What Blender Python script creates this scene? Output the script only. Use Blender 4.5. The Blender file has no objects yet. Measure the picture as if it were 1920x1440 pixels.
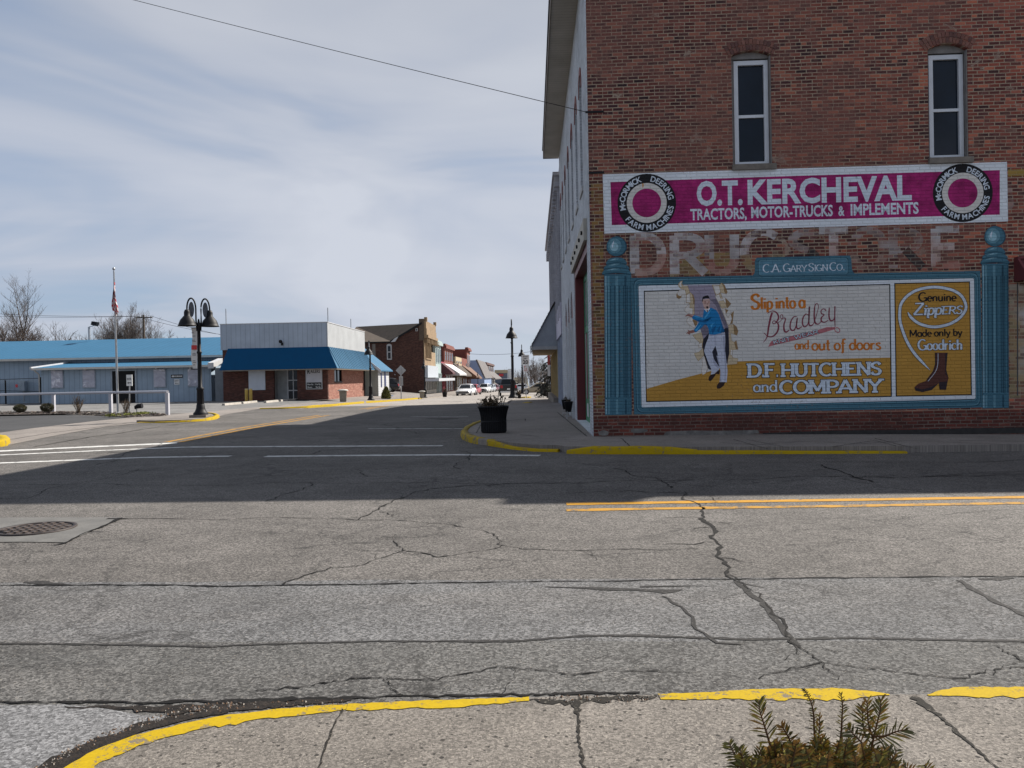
import bpy, bmesh, math, random
from mathutils import Vector, Matrix
from mathutils.geometry import tessellate_polygon
R = math.radians
rnd = random.Random(7)
sc = bpy.context.scene
C = sc.collection
V = Vector

# ------------------------------------------------------------------ camera
F = 1500.0                                   # focal length in pixels of the 1920 px wide photograph
CAM = V((0, 0, 1.40))
ROT = Matrix.Rotation(R(1.4615), 3, 'Z') @ Matrix.Rotation(R(90 - 0.507), 3, 'X') @ Matrix.Rotation(R(-1.1), 3, 'Z')
cd = bpy.data.cameras.new('camera'); cam = bpy.data.objects.new('camera', cd); C.objects.link(cam)
cam.matrix_world = Matrix.Translation(CAM) @ ROT.to_4x4()
cd.sensor_width = 36; cd.lens = 36 * F / 1920; cd.clip_end = 6000; cd.clip_start = 0.05
sc.camera = cam
sc.view_settings.view_transform = 'Standard'; sc.view_settings.look = 'None'
sc.view_settings.exposure = 1.0; sc.view_settings.gamma = 1.0

# ------------------------------------------------------------------ sun and sky
SUN = V((0.84, 0.70, 1.0)).normalized()
SUN_E = math.asin(SUN.z); SUN_A = math.atan2(SUN.x, SUN.y)
sd = bpy.data.lights.new('sun', 'SUN'); sun = bpy.data.objects.new('sun', sd); C.objects.link(sun)
sd.energy = 4.2; sd.angle = R(0.55); sd.color = (1.0, 0.94, 0.86)
sun.rotation_euler = (-SUN).to_track_quat('-Z', 'Y').to_euler(); sun.location = (20, 20, 40)

wd = bpy.data.worlds.new('World'); sc.world = wd; wd.use_nodes = True
NT = wd.node_tree; NT.nodes.clear()

class NB:
    """small node-building helper"""
    def __init__(s, tree): s.t = tree
    def n(s, kind, **kw):
        nd = s.t.nodes.new(kind)
        for k, v in kw.items():
            if k == 'inp':
                for kk, vv in v.items(): s.set(nd.inputs[kk], vv)
            else: setattr(nd, k, v)
        return nd
    def set(s, sock, v):
        if isinstance(v, bpy.types.NodeSocket): s.t.links.new(v, sock)
        else:
            if isinstance(v, (tuple, list)) and len(v) == 3 and sock.type == 'RGBA': v = (*v, 1)
            sock.default_value = v
    def m(s, op, a, b=0.0, c=None, clamp=False):
        nd = s.t.nodes.new('ShaderNodeMath'); nd.operation = op; nd.use_clamp = clamp
        s.set(nd.inputs[0], a); s.set(nd.inputs[1], b)
        if c is not None: s.set(nd.inputs[2], c)
        return nd.outputs[0]
    def mix(s, f, a, b, mode='MIX'):
        nd = s.t.nodes.new('ShaderNodeMix'); nd.data_type = 'RGBA'; nd.blend_type = mode
        s.set(nd.inputs[0], f); s.set(nd.inputs[6], a); s.set(nd.inputs[7], b)
        return nd.outputs[2]
    def ramp(s, f, pts, interp='LINEAR'):
        nd = s.t.nodes.new('ShaderNodeValToRGB'); cr = nd.color_ramp; cr.interpolation = interp
        while len(cr.elements) < len(pts): cr.elements.new(0.5)
        for e, (p, c) in zip(cr.elements, pts):
            e.position = p
            e.color = (c, c, c, 1) if isinstance(c, (int, float)) else (*c, 1)
        s.set(nd.inputs[0], f); return nd.outputs[0]
    def noise(s, vec, scale, detail=3, rough=0.55, dist=0.0):
        nd = s.n('ShaderNodeTexNoise', inp={'Scale': scale, 'Detail': detail, 'Roughness': rough, 'Distortion': dist})
        if vec is not None: s.set(nd.inputs['Vector'], vec)
        return nd.outputs[0]
    def vmul(s, vec, k):
        nd = s.n('ShaderNodeVectorMath', operation='MULTIPLY'); s.set(nd.inputs[0], vec); nd.inputs[1].default_value = k
        return nd.outputs[0]
    def sep(s, vec):
        nd = s.n('ShaderNodeSeparateXYZ'); s.set(nd.inputs[0], vec); return nd.outputs
    def comb(s, x, y, z=0.0):
        nd = s.n('ShaderNodeCombineXYZ'); s.set(nd.inputs[0], x); s.set(nd.inputs[1], y); s.set(nd.inputs[2], z); return nd.outputs[0]

b = NB(NT)
sky = b.n('ShaderNodeTexSky'); sky.sky_type = 'NISHITA'; sky.sun_disc = False
sky.sun_elevation = SUN_E; sky.sun_rotation = SUN_A; sky.air_density = 1.0; sky.dust_density = 0.6; sky.ozone_density = 1.5
gen = b.n('ShaderNodeTexCoord').outputs['Generated']
x, y, z = b.sep(gen)
zz = b.m('ADD', b.m('MAXIMUM', z, 0.0), 0.30)
cu = b.m('DIVIDE', x, zz); cv = b.m('DIVIDE', y, zz)
# high thin cloud: broad soft banks with a slow twist, torn by gently slanting streaks
SKO = (7.3, -2.2)
rx = b.m('ADD', b.m('MULTIPLY', cu, 0.95), b.m('MULTIPLY', cv, 0.30)); ry = b.m('SUBTRACT', b.m('MULTIPLY', cv, 0.95), b.m('MULTIPLY', cu, 0.30))
rx = b.m('ADD', rx, SKO[0]); ry = b.m('ADD', ry, SKO[1])
n1 = b.noise(b.comb(b.m('MULTIPLY', rx, 0.75), b.m('MULTIPLY', ry, 1.1), 0.37), 1.5, 4, 0.5, 0.7)
n2 = b.noise(b.comb(b.m('MULTIPLY', rx, 0.5), b.m('MULTIPLY', ry, 2.0), 2.2), 2.4, 6, 0.55, 0.5)
n3 = b.noise(b.comb(rx, ry, 5.0), 0.7, 2, 0.5, 0.4)
bank = b.m('ADD', b.m('MULTIPLY', n1, 0.66), b.m('ADD', b.m('MULTIPLY', n2, 0.11), b.m('MULTIPLY', n3, 0.23)))
cover = b.ramp(bank, [(0.38, 0.80), (0.5, 0.96), (0.58, 1.0)])
low = b.ramp(b.m('ADD', z, b.m('MULTIPLY', b.m('SUBTRACT', n2, 0.5), 0.03)), [(0.0, 1.0), (0.035, 1.0), (0.065, 0.0)])
tone = b.ramp(bank, [(0.41, (1.6, 2.0, 2.75)), (0.465, (2.1, 2.4, 3.0)), (0.52, (2.6, 2.82, 3.32)), (0.62, (3.08, 3.27, 3.7))])
elev = b.ramp(z, [(0.0, 1.16), (0.22, 1.13), (0.45, 0.96), (0.75, 0.85)])
tone = b.mix(b.m('MULTIPLY', low, 0.6), tone, (2.5, 2.88, 3.4))
skyc = b.mix(cover, sky.outputs[0], b.mix(1.0, tone, elev, 'MULTIPLY'))
bg = b.n('ShaderNodeBackground', inp={'Color': skyc, 'Strength': 0.088})
NT.links.new(bg.outputs[0], b.n('ShaderNodeOutputWorld').inputs[0])

# ------------------------------------------------------------------ pixel <-> place helpers (each gives a true point of the place)
def smooth(a, b_, t):
    t = max(0.0, min(1.0, (t - a) / (b_ - a))); return t * t * (3 - 2 * t)
def gz(x, y):
    """height of the road surface: level at the crossing, falling gently down the street"""
    d = y - 36.0
    if d <= -4: dr = 0.0
    elif d < 4: dr = 0.013 * (d + 4) ** 2 / 16
    else: dr = 0.013 * d
    return -dr * smooth(-17.5, -9.5, x)
def ray(u, v): return ROT @ V(((u - 960) / F, -(v - 720) / F, -1))
def gnd(u, v, dz=0.0):
    d = ray(u, v); t = (dz - CAM.z) / d.z
    for _ in range(60):
        p = CAM + d * t
        t = 0.5 * t + 0.5 * (gz(p.x, p.y) + dz - CAM.z) / d.z
    return CAM + d * t
def at(u, v, Y): d = ray(u, v); return CAM + d * ((Y - CAM.y) / d.y)
def onx(u, v, X): d = ray(u, v); return CAM + d * ((X - CAM.x) / d.x)

# ------------------------------------------------------------------ mesh helpers
class MB:
    """collects faces of one mesh"""
    def __init__(s): s.v = []; s.f = []; s.mi = []; s.sm = []
    def face(s, pts, mi=0, sm=False):
        i = len(s.v); s.v += [tuple(p) for p in pts]; s.f.append(tuple(range(i, i + len(pts)))); s.mi.append(mi); s.sm.append(sm)
    def grid(s, rows, mi=0, sm=True, closed=False):
        i0 = len(s.v); n = len(rows[0])
        for r in rows: s.v += [tuple(p) for p in r]
        for a in range(len(rows) - 1):
            for c in range(n if closed else n - 1):
                d = (c + 1) % n
                s.f.append((i0 + a * n + c, i0 + a * n + d, i0 + (a + 1) * n + d, i0 + (a + 1) * n + c)); s.mi.append(mi); s.sm.append(sm)
    def box(s, x0, x1, y0, y1, z0, z1, mi=0):
        P = [(x0, y0, z0), (x1, y0, z0), (x1, y1, z0), (x0, y1, z0), (x0, y0, z1), (x1, y0, z1), (x1, y1, z1), (x0, y1, z1)]
        for q in ((3, 2, 1, 0), (4, 5, 6, 7), (0, 1, 5, 4), (1, 2, 6, 5), (2, 3, 7, 6), (3, 0, 4, 7)):
            s.face([P[k] for k in q], mi)
        return s
    def prism(s, poly, axis, a0, a1, mi=0, holes=()):
        """2D polygon extruded along an axis: 'x' -> (y,z) polygon, 'y' -> (x,z), 'z' -> (x,y)"""
        def P(p, a): return {'x': (a, p[0], p[1]), 'y': (p[0], a, p[1]), 'z': (p[0], p[1], a)}[axis]
        loops = [list(poly)] + [list(h) for h in holes]
        flat = [p for l in loops for p in l]
        tris = tessellate_polygon([[V((p[0], p[1], 0)) for p in l] for l in loops])
        for a in (a0, a1):
            i0 = len(s.v); s.v += [P(p, a) for p in flat]
            for t in tris: s.f.append(tuple(i0 + k for k in t)); s.mi.append(mi); s.sm.append(False)
        for l in loops:
            for k in range(len(l)):
                p, q = l[k], l[(k + 1) % len(l)]
                s.face([P(p, a0), P(q, a0), P(q, a1), P(p, a1)], mi)
        return s
    def tube(s, pts, r, n=8, mi=0, cap=True, sm=True):
        pts = [V(p) for p in pts]; rs = r if isinstance(r, (list, tuple)) else [r] * len(pts)
        rows = []; up = V((0, 0, 1))
        for k, p in enumerate(pts):
            t = (pts[min(k + 1, len(pts) - 1)] - pts[max(k - 1, 0)])
            if t.length < 1e-9: t = V((0, 0, 1))
            t.normalize()
            a = t.cross(up)
            if a.length < 0.02: a = t.cross(V((1, 0, 0)))
            a.normalize(); c = t.cross(a)
            rows.append([p + (a * math.cos(2 * math.pi * j / n) + c * math.sin(2 * math.pi * j / n)) * rs[k] for j in range(n)])
        s.grid(rows, mi, sm, True)
        if cap: s.face(rows[0], mi); s.face(rows[-1][::-1], mi)
        return s
    def lathe(s, prof, c=(0, 0, 0), n=24, mi=0, sm=True):
        rows = [[(c[0] + r * math.cos(2 * math.pi * j / n), c[1] + r * math.sin(2 * math.pi * j / n), c[2] + z) for j in range(n)] for r, z in prof]
        s.grid(rows, mi, sm, True); return s
    def ball(s, c, r, n=10, mi=0, sz=1.0):
        s.lathe([(max(1e-4, r * math.sin(math.pi * k / n)), -r * sz * math.cos(math.pi * k / n)) for k in range(n + 1)], c, n + 4, mi); return s
    def poly(s, pts3, mi=0):
        """flat polygon (may be concave) in space"""
        pts3 = [V(p) for p in pts3]
        i0 = len(s.v); s.v += [tuple(p) for p in pts3]
        for t in tessellate_polygon([pts3]): s.f.append(tuple(i0 + k for k in t)); s.mi.append(mi); s.sm.append(False)
        return s

def obj(name, mb, mats, parent=None, loc=None, rot=None, weld=False):
    me = bpy.data.meshes.new(name); me.from_pydata(mb.v, [], mb.f)
    if not isinstance(mats, (list, tuple)): mats = [mats]
    for m_ in mats: me.materials.append(m_)
    me.polygons.foreach_set('material_index', mb.mi); me.polygons.foreach_set('use_smooth', mb.sm)
    bm = bmesh.new(); bm.from_mesh(me)
    if weld: bmesh.ops.remove_doubles(bm, verts=bm.verts, dist=1e-5)
    bmesh.ops.recalc_face_normals(bm, faces=bm.faces); bm.to_mesh(me); bm.free()
    o = bpy.data.objects.new(name, me); C.objects.link(o)
    if parent: o.parent = parent
    if loc is not None: o.location = loc
    if rot is not None: o.rotation_euler = rot if isinstance(rot, (tuple, list)) else (0, 0, rot)
    return o
def tag(o, label, cat, group=None):
    o['label'] = label; o['category'] = cat
    if group: o['group'] = group
    return o
def thing(name, label, cat, loc=(0, 0, 0), rotz=0.0, group=None):
    o = bpy.data.objects.new(name, None); C.objects.link(o); o.location = loc; o.rotation_euler = (0, 0, rotz)
    o.empty_display_size = 0.2
    return tag(o, label, cat, group)
def struct(name, mb, mats, weld=False):
    o = obj(name, mb, mats, weld=weld); o['kind'] = 'structure'; return o
def dup(root, loc, rotz=None, label=None, scale=None):
    r = root.copy(); C.objects.link(r); r.location = loc
    if rotz is not None: r.rotation_euler = (0, 0, rotz)
    if label: r['label'] = label
    if scale: r.scale = (scale,) * 3
    for ch in list(root.children):
        c = ch.copy(); C.objects.link(c); c.parent = r
        for g in list(ch.children):
            d = g.copy(); C.objects.link(d); d.parent = c
    return r

# ------------------------------------------------------------------ materials
MATS = {}
def new_mat(name):
    m_ = bpy.data.materials.new(name); m_.use_nodes = True; m_.node_tree.nodes.clear()
    b_ = NB(m_.node_tree); out = b_.n('ShaderNodeOutputMaterial'); pr = b_.n('ShaderNodeBsdfPrincipled')
    m_.node_tree.links.new(pr.outputs[0], out.inputs[0]); return m_, b_, pr
def bump(b_, pr, h, strength=0.3, dist=0.01):
    nd = b_.n('ShaderNodeBump', inp={'Strength': strength, 'Distance': dist, 'Height': h}); b_.set(pr.inputs['Normal'], nd.outputs[0])
def simple(name, col, rough=0.6, metal=0.0, var=0.18, scale=3.0, bmp=0.0, bscale=40.0, dirt=0.0, dirtcol=(0.06, 0.05, 0.04), spec=0.5):
    """plain paint, metal, wood ... with uneven tone and roughness"""
    if name in MATS: return MATS[name]
    m_, b_, pr = new_mat(name)
    oc = b_.n('ShaderNodeTexCoord').outputs['Object']
    n = b_.noise(oc, scale, 5, 0.6)
    c0 = tuple(max(0, k * (1 - var)) for k in col); c1 = tuple(min(1, k * (1 + var)) for k in col)
    c_ = b_.ramp(n, [(0.3, c0), (0.7, c1)])
    if dirt > 0:
        dn = b_.noise(oc, scale * 2.3, 6, 0.7, 0.4)
        c_ = b_.mix(b_.m('MULTIPLY', b_.ramp(dn, [(0.5, 0.0), (0.68, 1.0)]), dirt), c_, dirtcol)
    b_.set(pr.inputs['Base Color'], c_)
    b_.set(pr.inputs['Roughness'], b_.m('ADD', b_.m('MULTIPLY', n, 0.25), rough - 0.12, clamp=True))
    pr.inputs['Metallic'].default_value = metal
    pr.inputs['Specular IOR Level'].default_value = spec
    if bmp > 0: bump(b_, pr, b_.noise(oc, bscale, 4), bmp, 0.01)
    MATS[name] = m_; return m_

def brick(name, cols, mortar=(0.42, 0.33, 0.24), face='xz', bw=0.2155, bh=0.0715, mw=0.0155, wash=None, paint=None, patch=None, header=True, bm=0.35, paint_grime=0.18, mort_patch=0.0, region=False):
    """brickwork with a tone for each brick; wash = colour of a thin worn coat, paint = solid paint over the courses,
    patch = (colour list, amount): weathered old lettering paint"""
    if name in MATS: return MATS[name]
    m_, b_, pr = new_mat(name)
    oc = b_.n('ShaderNodeTexCoord').outputs['Object']
    X, Y, Z = b_.sep(oc)
    if face == 'yz': X = Y
    wob = b_.noise(b_.comb(X, Z, 0.0), 0.9, 3)
    Zw = b_.m('ADD', Z, b_.m('MULTIPLY', b_.m('SUBTRACT', wob, 0.5), 0.03))
    fine = b_.noise(b_.comb(X, Zw, 0.3), 38.0, 3)
    zr = b_.m('DIVIDE', Zw, bh); row = b_.m('FLOOR', zr); fz = b_.m('FRACT', zr)
    wdt = bw
    xs = b_.m('DIVIDE', X, bw)
    if header:
        hd = b_.m('LESS_THAN', b_.m('MODULO', b_.m('ADD', row, 602.0), 6.0), 0.5)
        xs = b_.m('MULTIPLY', xs, b_.m('ADD', hd, 1.0))
    xs = b_.m('ADD', xs, b_.m('MULTIPLY', b_.m('MODULO', b_.m('ADD', row, 600.0), 2.0), 0.5))
    rj = b_.n('ShaderNodeTexWhiteNoise', noise_dimensions='1D'); b_.set(rj.inputs['W'], row)
    xs = b_.m('ADD', xs, b_.m('MULTIPLY', rj.outputs['Value'], 0.16))
    colm = b_.m('FLOOR', xs); fx = b_.m('FRACT', xs)
    wn = b_.n('ShaderNodeTexWhiteNoise', noise_dimensions='2D'); b_.set(wn.inputs['Vector'], b_.comb(colm, row))
    h = wn.outputs['Value']
    jit = b_.m('MULTIPLY', b_.m('SUBTRACT', fine, 0.5), 0.012)
    ez = b_.m('MULTIPLY', b_.m('MINIMUM', fz, b_.m('SUBTRACT', 1.0, fz)), bh)
    ex = b_.m('MULTIPLY', b_.m('MINIMUM', fx, b_.m('SUBTRACT', 1.0, fx)), bw)
    e = b_.m('ADD', b_.m('MINIMUM', ez, ex), jit)
    mort = b_.m('SUBTRACT', 1.0, b_.m('DIVIDE', b_.m('SUBTRACT', e, mw * 0.32), mw * 0.45, clamp=True), clamp=True)
    n = len(cols); c_ = b_.ramp(h, [(i / n, cols[i]) for i in range(n)], 'CONSTANT')
    big = b_.noise(b_.comb(X, Z, 1.0), 0.55, 5, 0.6, 0.6); mid = b_.noise(b_.comb(X, Z, 4.0), 4.0, 5, 0.65)
    c_ = b_.mix(1.0, c_, b_.ramp(b_.m('ADD', b_.m('MULTIPLY', fine, 0.5), b_.m('MULTIPLY', mid, 0.5)), [(0.3, 0.62), (0.7, 1.3)]), 'MULTIPLY')
    if region:
        # redder, less sooty bricks towards the right end, sooty ones towards the street corner
        rg = b_.m('ADD', b_.m('MULTIPLY', b_.m('SUBTRACT', X, 4.6), 0.2), b_.m('MULTIPLY', b_.m('SUBTRACT', big, 0.5), 3.4))
        c_ = b_.mix(1.0, c_, b_.ramp(b_.m('MULTIPLY', b_.m('ADD', rg, 1.0), 0.5), [(0.1, (0.76, 0.8, 0.9)), (0.5, (1.0, 1.0, 1.0)), (0.95, (1.55, 1.3, 1.2))]), 'MULTIPLY')
    mcol = b_.mix(b_.m('MULTIPLY', mid, 0.8), mortar, tuple(k * 0.55 for k in mortar))
    c_ = b_.mix(mort, c_, mcol)
    if mort_patch > 0:
        mp = b_.ramp(b_.noise(b_.comb(X, b_.m('MULTIPLY', Z, 1.4), 9.0), 1.6, 6, 0.7, 0.8), [(0.62, 0.0), (0.68, 1.0)])
        c_ = b_.mix(b_.m('MULTIPLY', mp, mort_patch), c_, (0.36, 0.30, 0.24))
    hgt = b_.m('SUBTRACT', b_.m('MULTIPLY', fine, 0.4), mort)
    if wash:
        wf = b_.m('MULTIPLY', b_.ramp(b_.m('ADD', b_.m('MULTIPLY', big, 0.62), b_.m('MULTIPLY', mid, 0.38)), [(0.44, 0.0), (0.58, 1.0)]), 0.8)
        wf = b_.m('MULTIPLY', wf, b_.ramp(fine, [(0.35, 0.55), (0.6, 1.0)]))
        c_ = b_.mix(wf, c_, wash)
    if patch:
        pcs, amt = patch
        pn = b_.noise(b_.comb(X, Z, 7.0), 2.2, 6, 0.72, 0.3); pn2 = b_.noise(b_.comb(X, Z, 17.0), 1.1, 3)
        pf = b_.m('ADD', b_.m('MULTIPLY', pn, 0.55), b_.m('ADD', b_.m('MULTIPLY', fine, 0.2), b_.m('MULTIPLY', h, 0.25)))
        pf = b_.m('SUBTRACT', pf, b_.m('MULTIPLY', mort, 0.03))
        pf = b_.ramp(pf, [(0.47 - 0.16 * amt, 0.0), (0.70 - 0.16 * amt, 0.85)])
        c_ = b_.mix(pf, c_, b_.ramp(pn2, [(0.32 + 0.36 * i / max(1, len(pcs) - 1), pcs[i]) for i in range(len(pcs))]))
    if paint:
        tone = b_.ramp(b_.m('ADD', b_.m('MULTIPLY', mid, 0.6), b_.m('MULTIPLY', big, 0.4)), [(0.3, tuple(k * (1 - paint_grime) for k in paint)), (0.65, tuple(min(1, k * (1 + paint_grime * 0.5)) for k in paint))])
        tone = b_.mix(b_.m('MULTIPLY', h, 0.12), tone, tuple(k * 0.6 for k in paint))
        worn = b_.ramp(b_.m('ADD', b_.m('MULTIPLY', fine, 0.45), b_.m('MULTIPLY', mid, 0.55)), [(0.66, 0.0), (0.72, 1.0)])
        tone = b_.mix(b_.m('MULTIPLY', b_.m('MULTIPLY', mort, b_.ramp(mid, [(0.35, 0.12), (0.65, 0.42)])), 1.0), tone, tuple(k * 0.42 for k in paint))
        chip = b_.ramp(b_.m('ADD', b_.m('MULTIPLY', b_.noise(b_.comb(X, Z, 21.0), 16.0, 5, 0.75), 0.7), b_.m('MULTIPLY', big, 0.3)), [(0.60, 0.0), (0.64, 1.0)])
        c_ = b_.mix(b_.m('MAXIMUM', b_.m('MULTIPLY', worn, 0.35), b_.m('MULTIPLY', chip, 0.55)), tone, c_)
    b_.set(pr.inputs['Base Color'], c_); pr.inputs['Roughness'].default_value = 0.88
    pr.inputs['Specular IOR Level'].default_value = 0.25
    bump(b_, pr, hgt, bm, 0.012)
    MATS[name] = m_; return m_

SC = lambda c_, k: tuple(min(0.85, q * k) for q in c_)
BR = [SC(c_, 1.45) for c_ in [(0.060, 0.022, 0.021), (0.125, 0.036, 0.027), (0.088, 0.028, 0.024), (0.165, 0.05, 0.036), (0.058, 0.023, 0.024), (0.112, 0.033, 0.026), (0.036, 0.018, 0.019), (0.19, 0.064, 0.046), (0.096, 0.033, 0.029), (0.26, 0.088, 0.055)]]
M_brick = brick('old_brick', BR, wash=(0.20, 0.095, 0.076), mort_patch=0.8, region=True)
M_brick_low = brick('base_brick', [(0.12, 0.032, 0.024), (0.16, 0.042, 0.032), (0.09, 0.029, 0.024), (0.2, 0.056, 0.04), (0.13, 0.037, 0.029)], mortar=(0.22, 0.17, 0.14), wash=(0.07, 0.031, 0.026), mort_patch=0.35)
M_brick_yel = brick('brick_yellow_worn', BR, patch=([(0.23, 0.16, 0.05), (0.27, 0.18, 0.05), (0.18, 0.11, 0.05)], 0.45))
M_ghost = brick('ghost_white', BR, patch=([(0.31, 0.29, 0.29), (0.52, 0.50, 0.51), (0.46, 0.33, 0.3)], 1.1))
M_ghost_p = brick('ghost_pink', BR, patch=([(0.33, 0.15, 0.125), (0.44, 0.31, 0.27), (0.36, 0.16, 0.13)], 1.0))
M_ghost_y = brick('ghost_yellow', BR, patch=([(0.28, 0.2, 0.08), (0.28, 0.2, 0.1), (0.38, 0.33, 0.25)], 0.6))
M_ghost_d = brick('ghost_dark', [(0.05, 0.035, 0.035), (0.07, 0.045, 0.042), (0.04, 0.032, 0.035), (0.085, 0.042, 0.036)], mortar=(0.2, 0.18, 0.15))
M_oldwhite = brick('old_white_paint', BR, patch=([(0.42, 0.40, 0.40), (0.35, 0.28, 0.16), (0.5, 0.48, 0.48)], 1.0))
M_wbrick = brick('white_brick', BR, paint=(0.60, 0.64, 0.69), face='yz', bm=1.3, paint_grime=0.5)
def paint(name, col, **k): return brick('paint_' + name, BR, paint=SC(col, 1.5), bm=0.55, **k)
P_white = paint('white', (0.50, 0.53, 0.61)); P_cream = paint('cream', (0.455, 0.44, 0.42)); P_mag = paint('magenta', (0.255, 0.016, 0.105), paint_grime=0.78)
P_black = paint('black', (0.012, 0.012, 0.014)); P_gold = paint('gold', (0.355, 0.19, 0.038)); P_letter = paint('letter', (0.45, 0.50, 0.60), paint_grime=0.2)
P_teal = paint('teal', (0.044, 0.115, 0.158)); P_teal_l = paint('teal_light', (0.09, 0.19, 0.24)); P_teal_d = paint('teal_dark', (0.02, 0.055, 0.082)); P_teal_h = paint('teal_high', (0.19, 0.31, 0.37))
P_org = paint('orange', (0.43, 0.135, 0.02)); P_mar = paint('maroon', (0.17, 0.035, 0.055)); P_mar_l = paint('maroon_light', (0.34, 0.115, 0.13))
P_skin = paint('skin', (0.43, 0.29, 0.255)); P_skin_d = paint('skin_dark', (0.23, 0.105, 0.085)); P_blue = paint('blue', (0.012, 0.145, 0.34)); P_blue_d = paint('blue_dark', (0.008, 0.08, 0.2)); P_blue_l = paint('blue_light', (0.05, 0.27, 0.5))
P_trou = paint('trousers', (0.40, 0.42, 0.50)); P_trou_d = paint('trousers_fold', (0.28, 0.29, 0.37)); P_shoe = paint('shoe', (0.028, 0.017, 0.016))
P_lil = paint('lilac', (0.235, 0.205, 0.26)); P_lil_d = paint('lilac_dark', (0.13, 0.115, 0.15)); P_void = paint('void', (0.02, 0.02, 0.03))
P_tan = paint('tan', (0.42, 0.34, 0.23)); P_tan_d = paint('tan_dark', (0.22, 0.14, 0.07)); P_pale = paint('pale', (0.52, 0.49, 0.46))
P_boot = paint('boot', (0.075, 0.03, 0.024)); P_boot_d = paint('boot_dark', (0.028, 0.02, 0.024)); P_rust = paint('rust', (0.4, 0.2, 0.07))

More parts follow.
